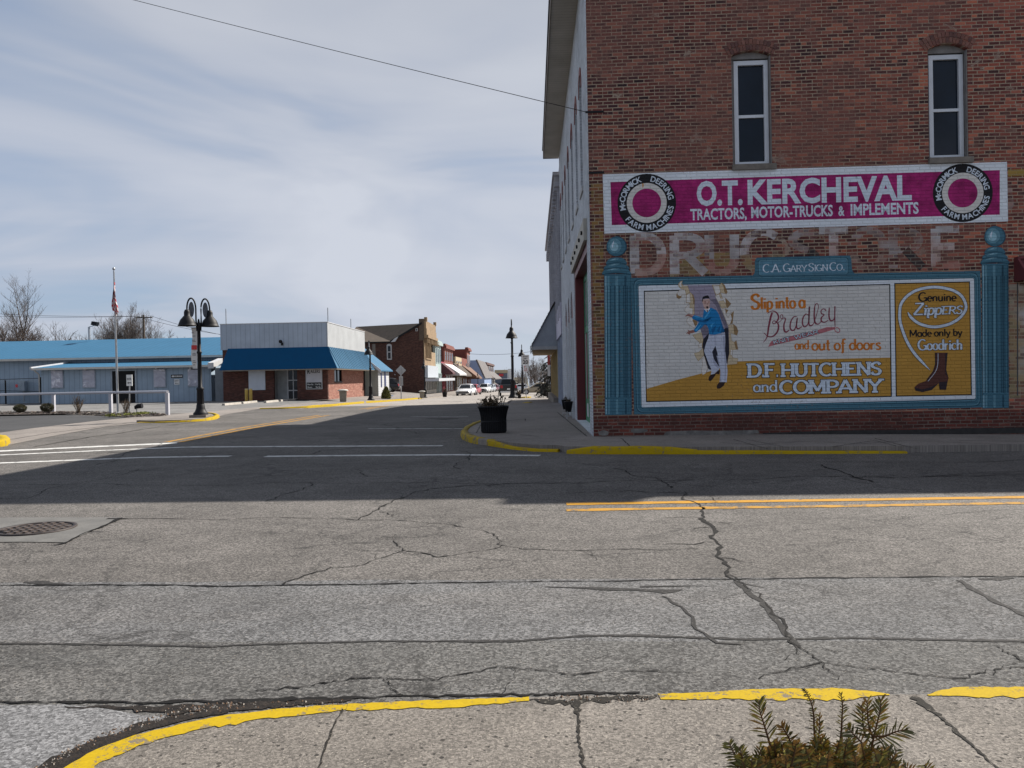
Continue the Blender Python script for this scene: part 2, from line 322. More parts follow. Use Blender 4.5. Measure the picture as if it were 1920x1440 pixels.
def asphalt(name, base, speck=1.0, gscale=190.0, bmp=0.5, cracks=True, stain=0.42, tint=(1.0, 0.97, 0.93), bands=False, pits=0.0):
    if name in MATS: return MATS[name]
    m_, b_, pr = new_mat(name)
    oc = b_.n('ShaderNodeTexCoord').outputs['Object']
    X, Y, Z = b_.sep(oc)
    P = b_.comb(X, Y, 0.0)
    g1 = b_.noise(P, gscale, 2, 0.7); g2 = b_.noise(P, gscale * 0.35, 3, 0.7)
    vor = b_.n('ShaderNodeTexVoronoi', inp={'Scale': gscale * 0.55}); b_.set(vor.inputs['Vector'], P)
    vs = b_.sep(vor.outputs['Color'])[0]
    big = b_.noise(P, 0.35, 5, 0.6, 0.5); mid = b_.noise(P, 2.6, 5, 0.65)
    grain = b_.m('ADD', b_.m('MULTIPLY', g1, 0.45), b_.m('ADD', b_.m('MULTIPLY', g2, 0.3), b_.m('MULTIPLY', vs, 0.25)))
    lo = max(0.12, 1 - 0.62 * speck); hi = 1 + 0.8 * speck
    f = b_.ramp(grain, [(0.3, lo), (0.5, 1.0), (0.68, hi)])
    base_c = tuple(base * k for k in tint)
    c_ = base_c
    if bands:
        # the carriageway was laid in strips that run along the cross road
        t = b_.m('ADD', b_.m('MULTIPLY', Y, 0.9997), b_.m('MULTIPLY', X, 0.0244))
        tw = b_.m('ADD', t, b_.m('MULTIPLY', b_.m('SUBTRACT', b_.noise(P, 1.3, 3), 0.5), 0.10))
        near = b_.m('MULTIPLY', b_.m('LESS_THAN', tw, 5.51), b_.m('GREATER_THAN', tw, 4.22))
        light = tuple(base * 1.12 * k for k in (1.0, 0.995, 1.0))
        c_ = b_.mix(near, base_c, light)
        kerbside = b_.m('LESS_THAN', tw, 4.22)
        c_ = b_.mix(kerbside, c_, tuple(base * 0.9 * k for k in (1.0, 0.98, 0.94)))
        far = b_.ramp(b_.m('MULTIPLY', t, 0.02), [(0.205, 0.0), (0.225, 1.0)])
        # wheel-path polish darkens long strips along both streets
        wp = b_.noise(b_.comb(b_.m('MULTIPLY', X, 0.05), b_.m('MULTIPLY', t, 0.9), 3.0), 1.0, 3)
        c_ = b_.mix(b_.m('MULTIPLY', b_.ramp(wp, [(0.5, 0.0), (0.68, 1.0)]), 0.3), c_, tuple(base * 0.72 * k for k in tint))
    if bands:
        # oil drips and tyre-scrubbed patches
        oil = b_.ramp(b_.noise(b_.comb(X, b_.m('MULTIPLY', Y, 1.3), 31.0), 1.9, 5, 0.65, 0.4), [(0.64, 0.0), (0.72, 1.0)])
        c_ = b_.mix(b_.m('MULTIPLY', oil, 0.4), c_, (0.045, 0.042, 0.04))
        scr = b_.ramp(b_.noise(b_.comb(b_.m('MULTIPLY', X, 0.25), b_.m('MULTIPLY', Y, 1.1), 13.0), 0.9, 4, 0.6), [(0.5, 0.0), (0.66, 1.0)])
        c_ = b_.mix(b_.m('MULTIPLY', scr, 0.28), c_, tuple(base * 1.45 * k for k in tint))
    c_ = b_.mix(1.0, c_, f, 'MULTIPLY')
    c_ = b_.mix(1.0, c_, b_.ramp(b_.m('ADD', b_.m('MULTIPLY', big, 0.6), b_.m('MULTIPLY', mid, 0.4)), [(0.33, 1 - stain), (0.62, 1.12)]), 'MULTIPLY')
    hgt = grain
    if pits > 0:
        # scattered dark pits and pale stones of many sizes
        for sc_, th, colr, seed in ((38.0, 0.17, (0.03, 0.027, 0.024), 1.0), (17.0, 0.085, (0.04, 0.035, 0.03), 2.0), (60.0, 0.15, (0.30, 0.27, 0.23), 3.0)):
            pv_ = b_.n('ShaderNodeTexVoronoi', inp={'Scale': sc_, 'Randomness': 1.0}); b_.set(pv_.inputs['Vector'], b_.comb(X, b_.m('MULTIPLY', Y, 1.0), seed))
            pc_ = b_.sep(pv_.outputs['Color'])
            pm = b_.m('MULTIPLY', b_.m('LESS_THAN', pv_.outputs['Distance'], b_.m('MULTIPLY', pc_[0], th * 2.0)), b_.m('GREATER_THAN', pc_[1], 0.62))
            c_ = b_.mix(b_.m('MULTIPLY', pm, pits), c_, colr)
    if cracks:
        ws = b_.n('ShaderNodeVectorMath', operation='ADD'); b_.set(ws.inputs[0], b_.comb(b_.m('MULTIPLY', X, 0.75), Y, 0.0))
        wn = b_.n('ShaderNodeTexNoise', inp={'Scale': 1.7, 'Detail': 6.0, 'Roughness': 0.7}); b_.set(wn.inputs['Vector'], P)
        b_.set(ws.inputs[1], b_.vmul(wn.outputs['Color'], (0.9, 0.9, 0.0)))
        cv_ = b_.n('ShaderNodeTexVoronoi', feature='DISTANCE_TO_EDGE', inp={'Scale': 0.33}); b_.set(cv_.inputs['Vector'], ws.outputs[0])
        cm = b_.m('SUBTRACT', 1.0, b_.m('DIVIDE', cv_.outputs['Distance'], 0.0042, clamp=True), clamp=True)
        gate = b_.ramp(b_.noise(P, 0.5, 3), [(0.44, 0.0), (0.56, 1.0)])
        c_ = b_.mix(b_.m('MULTIPLY', b_.m('MULTIPLY', cm, gate), 0.75), c_, (0.02, 0.019, 0.018))
        for sc2, wd2, sd2 in ((0.62, 0.009, 4.0), (1.3, 0.015, 8.0)):
            v2 = b_.n('ShaderNodeTexVoronoi', feature='DISTANCE_TO_EDGE', inp={'Scale': sc2}); w2 = b_.n('ShaderNodeVectorMath', operation='ADD'); b_.set(w2.inputs[0], b_.comb(b_.m('ADD', b_.m('MULTIPLY', X, 0.7), sd2), Y, 0.0)); b_.set(w2.inputs[1], b_.vmul(wn.outputs['Color'], (0.75, 0.75, 0.0))); b_.set(v2.inputs['Vector'], w2.outputs[0])
            m2 = b_.m('SUBTRACT', 1.0, b_.m('DIVIDE', v2.outputs['Distance'], wd2, clamp=True), clamp=True)
            g2_ = b_.ramp(b_.noise(b_.comb(X, Y, sd2), 0.42, 4, 0.6), [(0.47, 0.0), (0.56, 1.0)])
            c_ = b_.mix(b_.m('MULTIPLY', b_.m('MULTIPLY', m2, g2_), 0.85), c_, (0.02, 0.019, 0.018))
    b_.set(pr.inputs['Base Color'], c_); pr.inputs['Roughness'].default_value = 0.9; pr.inputs['Specular IOR Level'].default_value = 0.3
    bump(b_, pr, hgt, bmp, 0.006)
    MATS[name] = m_; return m_

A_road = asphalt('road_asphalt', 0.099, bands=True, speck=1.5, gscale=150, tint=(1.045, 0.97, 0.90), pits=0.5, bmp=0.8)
A_lot = asphalt('lot_asphalt', 0.175, speck=0.4, stain=0.4, tint=(1, 0.98, 0.95))
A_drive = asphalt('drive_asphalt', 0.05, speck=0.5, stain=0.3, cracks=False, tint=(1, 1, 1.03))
A_walk = asphalt('walk_concrete', 0.20, speck=0.5, gscale=120, cracks=False, stain=0.3, tint=(1.05, 0.94, 0.85))
A_near = asphalt('near_concrete', 0.150, speck=0.95, gscale=210, cracks=False, stain=0.32, tint=(1.06, 0.955, 0.84), bmp=1.0, pits=0.95)
A_patch = asphalt('pale_patch', 0.145, speck=1.2, gscale=150, cracks=False, stain=0.25, tint=(1, 1, 1.02), bmp=0.8)
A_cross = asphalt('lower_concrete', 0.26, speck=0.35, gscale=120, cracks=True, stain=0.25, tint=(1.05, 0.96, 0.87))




def worn(name, col, under, amount=0.5, sc_=9.0, rough=0.65):
    """road paint worn through to what lies under it"""
    if name in MATS: return MATS[name]
    m_, b_, pr = new_mat(name)
    oc = b_.n('ShaderNodeTexCoord').outputs['Object']
    n = b_.noise(oc, sc_, 7, 0.75); g = b_.noise(oc, 90, 2)
    f = b_.ramp(b_.m('ADD', b_.m('MULTIPLY', n, 0.75), b_.m('MULTIPLY', g, 0.25)), [(0.72 - 0.3 * amount, 0.0), (0.77 - 0.3 * amount, 1.0)])
    c_ = b_.mix(f, b_.mix(b_.m('MULTIPLY', b_.ramp(b_.m('ADD', b_.m('MULTIPLY', g, 0.5), b_.m('MULTIPLY', n, 0.5)), [(0.35, 0.0), (0.65, 1.0)]), 0.6), col, tuple(k * 0.62 for k in col)), under)
    b_.set(pr.inputs['Base Color'], c_); pr.inputs['Roughness'].default_value = 0.85; pr.inputs['Specular IOR Level'].default_value = 0.2
    bump(b_, pr, b_.m('SUBTRACT', b_.m('MULTIPLY', g, 0.4), f), 0.4, 0.004)
    MATS[name] = m_; return m_
K_yel = worn('kerb_yellow', (0.42, 0.285, 0.004), (0.15, 0.125, 0.095), 0.58, 9.0)
K_yel_w = worn('kerb_yellow_worn', (0.40, 0.28, 0.012), (0.15, 0.13, 0.10), 0.72, 7.0)
K_line = worn('line_yellow', (0.47, 0.235, 0.02), (0.10, 0.094, 0.087), 0.5, 6.0)
K_line_w = worn('line_yellow_worn', (0.42, 0.22, 0.03), (0.10, 0.094, 0.087), 0.66, 4.0)
K_white = worn('line_white', (0.60, 0.60, 0.58), (0.10, 0.096, 0.09), 0.62, 6.0)
M_crack = worn('crack_tar', (0.006, 0.0055, 0.005), (0.06, 0.057, 0.053), 0.5, 42.0)
M_seam = worn('tar_seam', (0.03, 0.029, 0.028), (0.085, 0.08, 0.075), 0.62, 30.0)
M_joint = worn('joint_dirt', (0.018, 0.016, 0.013), (0.10, 0.09, 0.075), 0.55, 45.0)
K_kerb = simple('kerb_concrete', (0.2, 0.175, 0.15), 0.9, var=0.25, scale=6, bmp=0.4)

def glass(name, col=(0.006, 0.011, 0.02), rough=0.06, spec=0.28):
    if name in MATS: return MATS[name]
    m_, b_, pr = new_mat(name)
    oc = b_.n('ShaderNodeTexCoord').outputs['Object']
    n = b_.noise(oc, 1.3, 4)
    b_.set(pr.inputs['Base Color'], b_.ramp(n, [(0.3, tuple(k * 0.6 for k in col)), (0.7, tuple(k * 1.5 for k in col))]))
    b_.set(pr.inputs['Roughness'], b_.m('ADD', rough, b_.m('MULTIPLY', n, 0.06))); pr.inputs['Specular IOR Level'].default_value = spec
    bump(b_, pr, b_.noise(oc, 2.5, 1), 0.04, 0.02)
    MATS[name] = m_; return m_
M_glass = glass('window_glass'); M_carglass = glass('car_glass', (0.01, 0.012, 0.014), 0.05)
M_white = simple('white_paint', (0.55, 0.56, 0.58), 0.5, var=0.06, dirt=0.15, dirtcol=(0.4, 0.38, 0.35))
M_dullwhite = simple('weathered_white', (0.42, 0.42, 0.42), 0.8, var=0.15, dirt=0.4, dirtcol=(0.2, 0.19, 0.17), scale=5)
M_stone = simple('sill_stone', (0.17, 0.15, 0.13), 0.85, var=0.25, scale=8, bmp=0.3)
M_black = simple('black_iron', (0.007, 0.007, 0.009), 0.55, var=0.3, scale=6, spec=0.25)
M_dark = simple('dark_void', (0.008, 0.008, 0.009), 0.9)
M_galv = simple('galvanised', (0.42, 0.43, 0.44), 0.42, metal=0.7, var=0.12, scale=4)
M_wood = simple('pole_wood', (0.10, 0.075, 0.055), 0.9, var=0.3, scale=3, bmp=0.3)
M_signwhite = simple('sign_white', (0.70, 0.70, 0.69), 0.45, var=0.05)
M_signback = simple('sign_back', (0.36, 0.37, 0.38), 0.5, metal=0.4, var=0.1)
M_ink = simple('ink_black', (0.012, 0.012, 0.014), 0.5, var=0.1)
M_red = simple('red_paint', (0.5, 0.03, 0.035), 0.5, var=0.12)
M_bark = simple('bare_bark', (0.075, 0.058, 0.05), 0.95, var=0.4, scale=1.5)
M_bark2 = simple('bare_bark_grey', (0.105, 0.088, 0.08), 0.95, var=0.35, scale=1.5)

# ================================================================== ground, roads, pavements
def sheet(name, xs, ys, dz, mat):
    mb = MB(); mb.grid([[(x_, y_, gz(x_, y_) + dz) for x_ in xs] for y_ in ys], 0, True); return struct(name, mb, mat)
M_earth = simple('earth', (0.10, 0.09, 0.06), 0.95, var=0.4, scale=0.05)
_ys = [-40, 0, 10, 20, 28, 30, 31, 32, 33, 34, 35, 36, 37, 38, 39, 40, 42, 45, 50, 60, 80, 110, 150, 200, 300, 420, 700, 1200, 2500]
_xs = [-1500, -600, -250, -120, -60, -40, -30, -24, -20, -18, -17, -16, -15, -14, -13, -12, -11, -10, -9, -8, -4, 0, 3, 10, 30, 80, 250, 800, 1500]
sheet('ground', _xs, _ys, -0.06, M_earth)
_yr = [-12, -4, 0, 4, 8, 12, 16, 20, 24, 28, 30, 31, 32, 33, 34, 35, 36, 37, 38, 39, 40, 42, 45, 50, 60, 80, 110, 150, 200, 300, 420]
_xr = [-90, -60, -40, -30, -24, -20, -18, -17, -16, -15, -14, -13, -12, -11, -10, -9, -8, -4, 0, 3, 10, 20, 45]
sheet('road', _xr, _yr, 0.0, A_road)

def sub(pts, step=0.5):
    out = [pts[0]]
    for a, b_ in zip(pts, pts[1:]):
        n = max(1, int((b_ - a).length / step))
        out += [a.lerp(b_, k / n) for k in range(1, n + 1)]
    return out
def px(pts, dz=0.0): return [gnd(u, v, dz) for u, v in pts]
def ribbon(mb, pts, w, dz=0.004, jit=0.0, wj=0.0, step=0.3, mi=0, r=rnd):
    """a strip lying on the ground along points; w may be one width or one for each point"""
    if not isinstance(w, (list, tuple)): w = [w] * len(pts)
    if len(w) < len(pts): w = list(w) + [w[-1]] * (len(pts) - len(w))
    P, W = [], []
    for k in range(len(pts) - 1):
        n = max(1, int((pts[k + 1] - pts[k]).length / step))
        for j in range(n + (k == len(pts) - 2)):
            P.append(pts[k].lerp(pts[k + 1], j / n)); W.append(w[k] + (w[k + 1] - w[k]) * j / n)
    L, Rr = [], []
    for k, p in enumerate(P):
        t = P[min(k + 1, len(P) - 1)] - P[max(k - 1, 0)]; t.z = 0
        if t.length < 1e-6: t = V((1, 0, 0))
        t.normalize(); nrm = V((-t.y, t.x, 0))
        o = r.uniform(-jit, jit); ww = W[k] * (1 + r.uniform(-wj, wj)) * 0.5
        for lst, sgn in ((L, 1), (Rr, -1)):
            q = p + nrm * (o + sgn * ww); lst.append((q.x, q.y, q.z + dz))
    mb.grid([L, Rr], mi, False)
def flat(mb, pts, dz, mi=0):
    """flat patch following the ground, cut from a fan of points"""
    mb.poly([(p.x, p.y, p.z + dz) for p in pts], mi)

# --- lots and drives on the far left corner
mb = MB()
ysl = [37.2, 38, 39, 40, 42, 45, 50, 56, 62, 66]
def lot_x1(y_): return -14.6 - max(0, (y_ - 45)) * 0.05
xsl = [-90, -60, -40, -30, -26, -22, -19, -18, -17, -16]
mb.grid([[(x_, y_, gz(x_, y_) + 0.004) for x_ in xsl] + [(lot_x1(y_), y_, gz(lot_x1(y_), y_) + 0.004)] for y_ in ysl], 0, True)
struct('parking_lot', mb, A_lot)
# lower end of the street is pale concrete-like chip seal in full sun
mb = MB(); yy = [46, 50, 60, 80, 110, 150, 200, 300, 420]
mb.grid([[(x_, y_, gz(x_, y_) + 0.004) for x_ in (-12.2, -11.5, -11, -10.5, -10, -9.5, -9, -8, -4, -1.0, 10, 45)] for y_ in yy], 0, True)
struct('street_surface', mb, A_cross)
# dark driveway in front of the rail, and the pale band of pavement that crosses it
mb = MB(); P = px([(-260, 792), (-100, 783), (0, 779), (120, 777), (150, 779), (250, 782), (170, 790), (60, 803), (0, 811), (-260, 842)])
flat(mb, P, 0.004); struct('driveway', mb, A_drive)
mb = MB(); P = px([(-260, 843), (0, 811.5), (60, 803.5), (170, 790.5), (250, 782.5), (330, 777), (380, 772), (470, 765), (500, 762), (560, 760), (485, 767), (420, 778), (395, 787), (260, 794), (200, 800), (120, 814), (60, 826), (0, 838), (-260, 884)])
flat(mb, P, 0.008); struct('sidewalk', mb, A_walk)
mb = MB(); ribbon(mb, px([(-200, 851), (0, 827), (30, 823), (90, 813), (200, 799), (250, 792)]), 0.05, 0.011, 0.02, 0.3)
ribbon(mb, px([(60, 838), (180, 818), (228, 812), (300, 800), (380, 790)]), 0.05, 0.006, 0.05, 0.5)
ribbon(mb, px([(420, 782), (560, 772), (620, 767)]), 0.05, 0.006, 0.05, 0.5)
struct('gutter_line', mb, M_joint)

def kerb(name, pts, w, h, mats, parts=None, top=0.0):
    """raised kerb along ground points; w wide towards the left of travel, h high, with softly rounded top edge"""
    mb = MB(); P = sub(pts, 0.35); rows = []
    for k, p in enumerate(P):
        t = P[min(k + 1, len(P) - 1)] - P[max(k - 1, 0)]; t.z = 0; t.normalize(); nrm = V((-t.y, t.x, 0))
        f = k / (len(P) - 1); hh = h(f) if callable(h) else h
        hh *= 1 + rnd.uniform(-0.05, 0.05); g = V((p.x, p.y, gz(p.x, p.y)))
        nrm = nrm * (1 if w > 0 else -1)
        rows.append([g + V((0, 0, -0.05)), g + V((0, 0, hh * 0.8)) + nrm * 0.01, g + V((0, 0, hh)) + nrm * 0.035, g + V((0, 0, hh)) + nrm * abs(w), g + V((0, 0, -0.05)) + nrm * abs(w)])
    mb.grid(rows, 0, True); mb.face(rows[0]); mb.face(rows[-1][::-1])
    return struct(name, mb, mats)
# --- right-hand corner pavement (in front of the painted building)
CW = gnd(1113, 818, 0.12)                       # foot of the building corner
edge = px([(2300, 838), (2000, 846), (1702, 850), (1500, 851), (1308, 851), (1180, 851), (1062, 850), (1045, 847), (1000, 846), (960, 842), (910, 835), (880, 829), (866, 823), (864, 817), (870, 810), (885, 802), (898, 797)])
e_in = [V((p.x, p.y, gz(p.x, p.y))) for p in edge]
pv = [(p.x, p.y) for p in e_in]
tail = [(e_in[-1].x + 0.02, 30.0), (e_in[-1].x + 0.05, 39.0)]
inner = [(1.75, 39.0), (1.75, 17.4), (pv[0][0], 15.0)]
mb = MB(); mb.prism([(a + 0.0, c + 0.12) for a, c in pv] + tail + inner, 'z', -0.1, 0.115)
struct('sidewalk', mb, A_walk)
# lower pavement that goes on down the street
ysr = [39.0, 42, 50, 60]
mb = MB()
mb.grid([[(xx, y_, gz(0, y_) + 0.112) for xx in (-1.45, 0, 2.0)] for y_ in ysr], 0, True)
mb.grid([[(-1.45, y_, gz(0, y_) + 0.112) for y_ in ysr], [(-1.45, y_, gz(0, y_) - 0.1) for y_ in ysr]], 0, False)
struct('sidewalk', mb, A_walk)
def kerb_seg(pxs, w, h, mat):
    return kerb('kerb', [V((p.x, p.y, gz(p.x, p.y))) for p in px(pxs)], w, h, mat)
# travel runs right to left so that "left of travel" is the pavement side (negative width)
kerb_seg([(1702, 850.5), (1500, 851.5), (1308, 852)], -0.15, lambda f: 0.035 + 0.03 * f, K_yel)
kerb_seg([(1308, 852), (1200, 852), (1110, 852), (1062, 851)], -0.17, lambda f: 0.135 * (1 - 0.55 * smooth(0.93, 1, f)) - 0.06 * (1 - smooth(0, 0.3, f)), K_yel)
kerb_seg([(1045, 848), (1000, 847), (960, 843), (912, 835.5)], -0.15, lambda f: 0.05 + 0.075 * smooth(0.4, 1, f), K_yel)
kerb_seg([(896, 833.5), (880, 830), (866, 824), (863, 817), (870, 809), (885, 801), (899, 796)], -0.17, 0.135, K_yel_w)
kerb_seg([(912, 835.5), (896, 833.5)], -0.17, 0.13, K_kerb)
kerb('kerb', [V((e_in[-1].x, e_in[-1].y, 0)), V((e_in[-1].x + 0.04, 30, 0)), V((-1.42, 39, 0)), V((-1.42, 60, 0))], -0.15, 0.13, K_kerb)
# yellow noses of the bulb-outs by the lamps
kerb_seg([(953, 764), (962, 763.5), (975, 763), (992, 760.5), (999, 758)], 0.35, 0.14, K_yel)
kerb_seg([(974, 748), (984, 747.6), (996, 746.4)], 0.5, 0.14, K_yel)
# --- left kerbs
kerb_seg([(487, 767), (530, 766.6), (575, 765.5), (620, 762.5), (660, 758.5), (683, 756.3)], 0.18, lambda f: 0.05 + 0.09 * smooth(0, 0.25, f), K_yel)
kerb_seg([(683, 756.3), (687, 756)], 0.18, 0.13, K_kerb)
kerb_seg([(687, 756), (720, 754), (760, 751), (782, 748.6), (792, 747.6)], 0.18, lambda f: 0.14 * (1 - smooth(0.85, 1, f) * 0.7), K_yel)
kerb_seg([(792, 747.6), (815, 746), (838, 744)], 0.18, 0.12, K_kerb)
# pavement by the left-hand shops
def lx(y_): return (gnd(600, 763).x + (gnd(780, 749).x - gnd(600, 763).x) * smooth(42, 85, y_))
yl = [41.5, 43, 45, 47, 50, 53, 56.9, 58, 62, 70, 80, 95, 120, 160, 260]
kh = lambda y_: 0.012 + 0.09 * smooth(42, 47, y_)
mb = MB(); mb.grid([[(xx, y_, gz(xx, y_) + kh(y_)) for xx in (lx(y_) - 0.14, lx(y_) - 1.2, lx(y_) - 2.2, lx(y_) - 2.3 - 4.5 * smooth(57, 58, y_))] for y_ in yl], 0, True)
mb.grid([[(lx(y_) - 0.14, y_, gz(lx(y_), y_) + kh(y_)) for y_ in yl], [(lx(y_) - 0.14, y_, gz(lx(y_), y_) - 0.2) for y_ in yl]], 0, False)
struct('sidewalk', mb, A_walk)
# lamp island on the left
isl = px([(256, 792.5), (290, 792.8), (340, 791.5), (385, 789), (405, 786), (411, 783), (405, 780), (390, 778.5), (360, 779), (320, 783), (280, 789)])
mb = MB(); mb.prism([(p.x, p.y) for p in isl], 'z', -0.1, 0.085); struct('traffic_island', mb, A_walk)
kerb_seg([(256, 793.2), (300, 793), (350, 791.6), (388, 789.2), (406, 786.2), (412, 783), (406, 779.6), (392, 778)], 0.16, lambda f: 0.03 + 0.09 * smooth(0, 0.5, f), K_yel)
# rounded end of the kerb at the left edge of the picture
kerb_seg([(-160, 846), (-60, 843), (-10, 840), (14, 836), (20, 831), (14, 827), (-10, 825), (-60, 827)], 0.3, 0.15, K_yel)

# --- near pavement under the photographer
nk = [(60, 1490), (122, 1440), (180, 1408), (255, 1380), (400, 1346), (520, 1331), (650, 1322), (800, 1315), (990, 1308), (1060, 1305), (1230, 1303), (1320, 1300), (1440, 1293), (1560, 1292), (1660, 1302), (1740, 1302), (1800, 1289), (1860, 1290), (1920, 1290), (2500, 1283)]
NZ = 0.07
NP = px(nk, NZ)
mb = MB(); mb.prism([(p.x, p.y) for p in NP] + [(9, -6), (-1.2, -6), (-1.2, 1.2)], 'z', -0.1, NZ); struct('sidewalk', mb, A_near)
mb = MB()
def band(pxs_out, ths, mi=0):
    """paint on the kerb edge: outer edge in the picture's order and the depth of the band at each point"""
    P = px(pxs_out, NZ); Q = []
    W = []
    P2 = []
    for k in range(len(P) - 1):
        n = max(2, int((P[k + 1] - P[k]).length / 0.03))
        for j in range(n + (k == len(P) - 2)):
            P2.append(P[k].lerp(P[k + 1], j / n)); W.append(ths[k] + (ths[k + 1] - ths[k]) * j / n)
    A, B, D = [], [], []
    for k, p in enumerate(P2):
        t = P2[min(k + 1, len(P2) - 1)] - P2[max(k - 1, 0)]; t.z = 0; t.normalize(); nrm = V((t.y, -t.x, 0))
        w = W[k] * (1 + rnd.uniform(-0.13, 0.13)) * (1 + 0.08 * math.sin(k * 0.6))
        o = p - nrm * (0.004 + rnd.uniform(-0.006, 0.006))
        A.append((o.x, o.y, NZ - 0.06)); B.append((o.x, o.y, NZ + 0.003)); q = p + nrm * w; D.append((q.x, q.y, NZ + 0.003))
    mb.grid([A, B, D], mi, False)
band([(60, 1490), (122, 1440), (180, 1408), (255, 1380), (400, 1346), (520, 1331), (590, 1326), (651, 1322.2)], [0.105, 0.105, 0.1, 0.095, 0.09, 0.085, 0.07, 0.055])
band([(652, 1322.2), (800, 1315), (940, 1310), (992, 1309)], [0.055, 0.075, 0.06, 0.03])
band([(1234, 1303), (1320, 1300), (1440, 1293), (1560, 1292), (1625, 1297), (1668, 1303)], [0.05, 0.07, 0.11, 0.115, 0.06, 0.01])
band([(1738, 1304), (1770, 1296), (1800, 1289), (1860, 1290), (1920, 1290), (2200, 1287)], [0.01, 0.06, 0.12, 0.1, 0.11, 0.1])
struct('kerb', mb, K_yel)
mb = MB()
ribbon(mb, px([(642, 1330), (622, 1370), (598, 1440), (580, 1500)], NZ), 0.007, 0.003, 0.004, 0.6, 0.03)
ribbon(mb, px([(1078, 1312), (1086, 1350), (1086, 1390), (1094, 1440), (1098, 1500)], NZ), [0.03, 0.013, 0.010, 0.013, 0.012], 0.003, 0.006, 0.7, 0.02)
ribbon(mb, px([(1712, 1306), (1765, 1345), (1800, 1378), (1870, 1440), (1930, 1500)], NZ), [0.03, 0.016, 0.013, 0.009, 0.008], 0.003, 0.006, 0.7, 0.02)
ribbon(mb, px([(992, 1312), (1060, 1318), (1140, 1312), (1234, 1306)], NZ), [0.012, 0.05, 0.045, 0.015], 0.0025, 0.012, 0.7, 0.02)
struct('pavement_joint', mb, M_joint)
# --- road paint
mb = MB()
ribbon(mb, px([(-300, 862), (0, 846), (170, 838), (332, 831)]), 0.40, 0.004, 0.0, 0.08)
ribbon(mb, px([(-300, 868.5), (0, 853.5), (200, 844.5), (350, 838.5), (600, 837), (830, 836)]), 0.22, 0.004, 0.0, 0.1)
ribbon(mb, px([(-300, 884), (0, 868.5), (140, 863), (270, 858), (432, 855.5)]), 0.22, 0.004, 0.0, 0.1)
ribbon(mb, px([(498, 856), (700, 854), (860, 853), (1012, 854.5)]), 0.22, 0.004, 0.0, 0.14)
ribbon(mb, px([(690, 803.8), (880, 804)]), 0.13, 0.004, 0, 0.2); ribbon(mb, px([(770, 781.5), (878, 781.5)]), 0.13, 0.004, 0, 0.2)
struct('road_marking', mb, K_white)
mb = MB()
ribbon(mb, px([(1062, 945.5), (1300, 941.8), (1600, 937.6), (1920, 932.5), (2400, 924)]), 0.155, 0.004, 0.004, 0.12, 0.12)
struct('road_marking', mb, K_line)
mb = MB()
ribbon(mb, px([(1062, 957), (1300, 953), (1600, 949), (1920, 943.5), (2400, 935)]), 0.14, 0.004, 0.004, 0.2, 0.12)
YA = [(312, 829), (460, 801), (590, 780), (680, 766.5), (735, 758.5)]
ribbon(mb, px(YA), 0.15, 0.004, 0.005, 0.2); ribbon(mb, px([(u + 27 * (1 - k * 0.17), v) for k, (u, v) in enumerate(YA)]), 0.15, 0.004, 0.005, 0.2)
struct('road_marking', mb, K_line_w)
# --- cracks and tar
mb = MB()
RC = random.Random(31)
def ragged(P, amp, depth=3):
    """breaks a polyline up by displacing midpoints sideways, finer and finer"""
    for d_ in range(depth):
        Q = [P[0]]
        for a, c_ in zip(P, P[1:]):
            t = c_ - a; m_ = a.lerp(c_, RC.uniform(.4, .6)) + V((-t.y, t.x, 0)) * RC.uniform(-amp, amp); Q += [m_, c_]
        P = Q
    return P
def crack(pts, w, jit=0.008, wj=0.8, dz=0.004, step=0.05, amp=0.12, br=0.07):
    P = px(pts); n0 = len(P) - 1; w = list(w) if isinstance(w, (list, tuple)) else [w] * len(P)
    Q = ragged(P, amp, 3); W_ = [lerp_l(w, k / (len(Q) - 1)) * 0.72 for k in range(len(Q))]
    f = max(1.0, min(3.0, P[0].y / 7)); ribbon(mb, Q, W_, dz, jit * f, wj, step * f)
    for k in range(2, len(Q) - 2):                       # short hairline side branches
        if RC.random() < br:
            t = (Q[k + 1] - Q[k]).normalized(); s_ = RC.choice((-1, 1)); L_ = RC.uniform(.1, .35) * min(f, 2); d = t * RC.uniform(.2, 1) + V((-t.y, t.x, 0)) * s_ * RC.uniform(.4, 1.1); d.normalize()
            ribbon(mb, ragged([Q[k], Q[k] + d * L_], 0.16, 3), [W_[k] * .38] * 8 + [W_[k] * .15], dz + .0004, jit * f * .6, .6, step * f)
def lerp_l(l, f):
    f = max(0, min(1, f)) * (len(l) - 1); i = min(int(f), len(l) - 2); return l[i] + (l[i + 1] - l[i]) * (f - i)
crack([(1285, 922), (1308, 945), (1318, 965), (1335, 985), (1333, 1005), (1345, 1030), (1360, 1055), (1368, 1084)], [0.02, 0.03, 0.035, 0.045, 0.04, 0.045, 0.04, 0.03])
crack([(1368, 1084), (1397, 1097), (1440, 1140), (1475, 1190), (1500, 1215), (1545, 1250), (1575, 1275)], [0.02, 0.016, 0.018, 0.018, 0.016, 0.01, 0.005])
crack([(670, 975), (710, 955), (750, 935), (780, 922), (860, 912), (960, 907), (1200, 900), (1500, 893), (1920, 884)], [0.015, 0.028, 0.026, 0.03, 0.03, 0.03, 0.02, 0.02, 0.02])
crack([(225, 973), (400, 975), (520, 970), (670, 976), (760, 977), (850, 985), (920, 1000), (940, 1015), (935, 1022), (980, 1030), (1100, 1032), (1310, 1029)], [0.02, 0.012, 0.014, 0.018, 0.014, 0.014, 0.014, 0.014, 0.012, 0.014, 0.013, 0.01], br=0.02, amp=0.08)
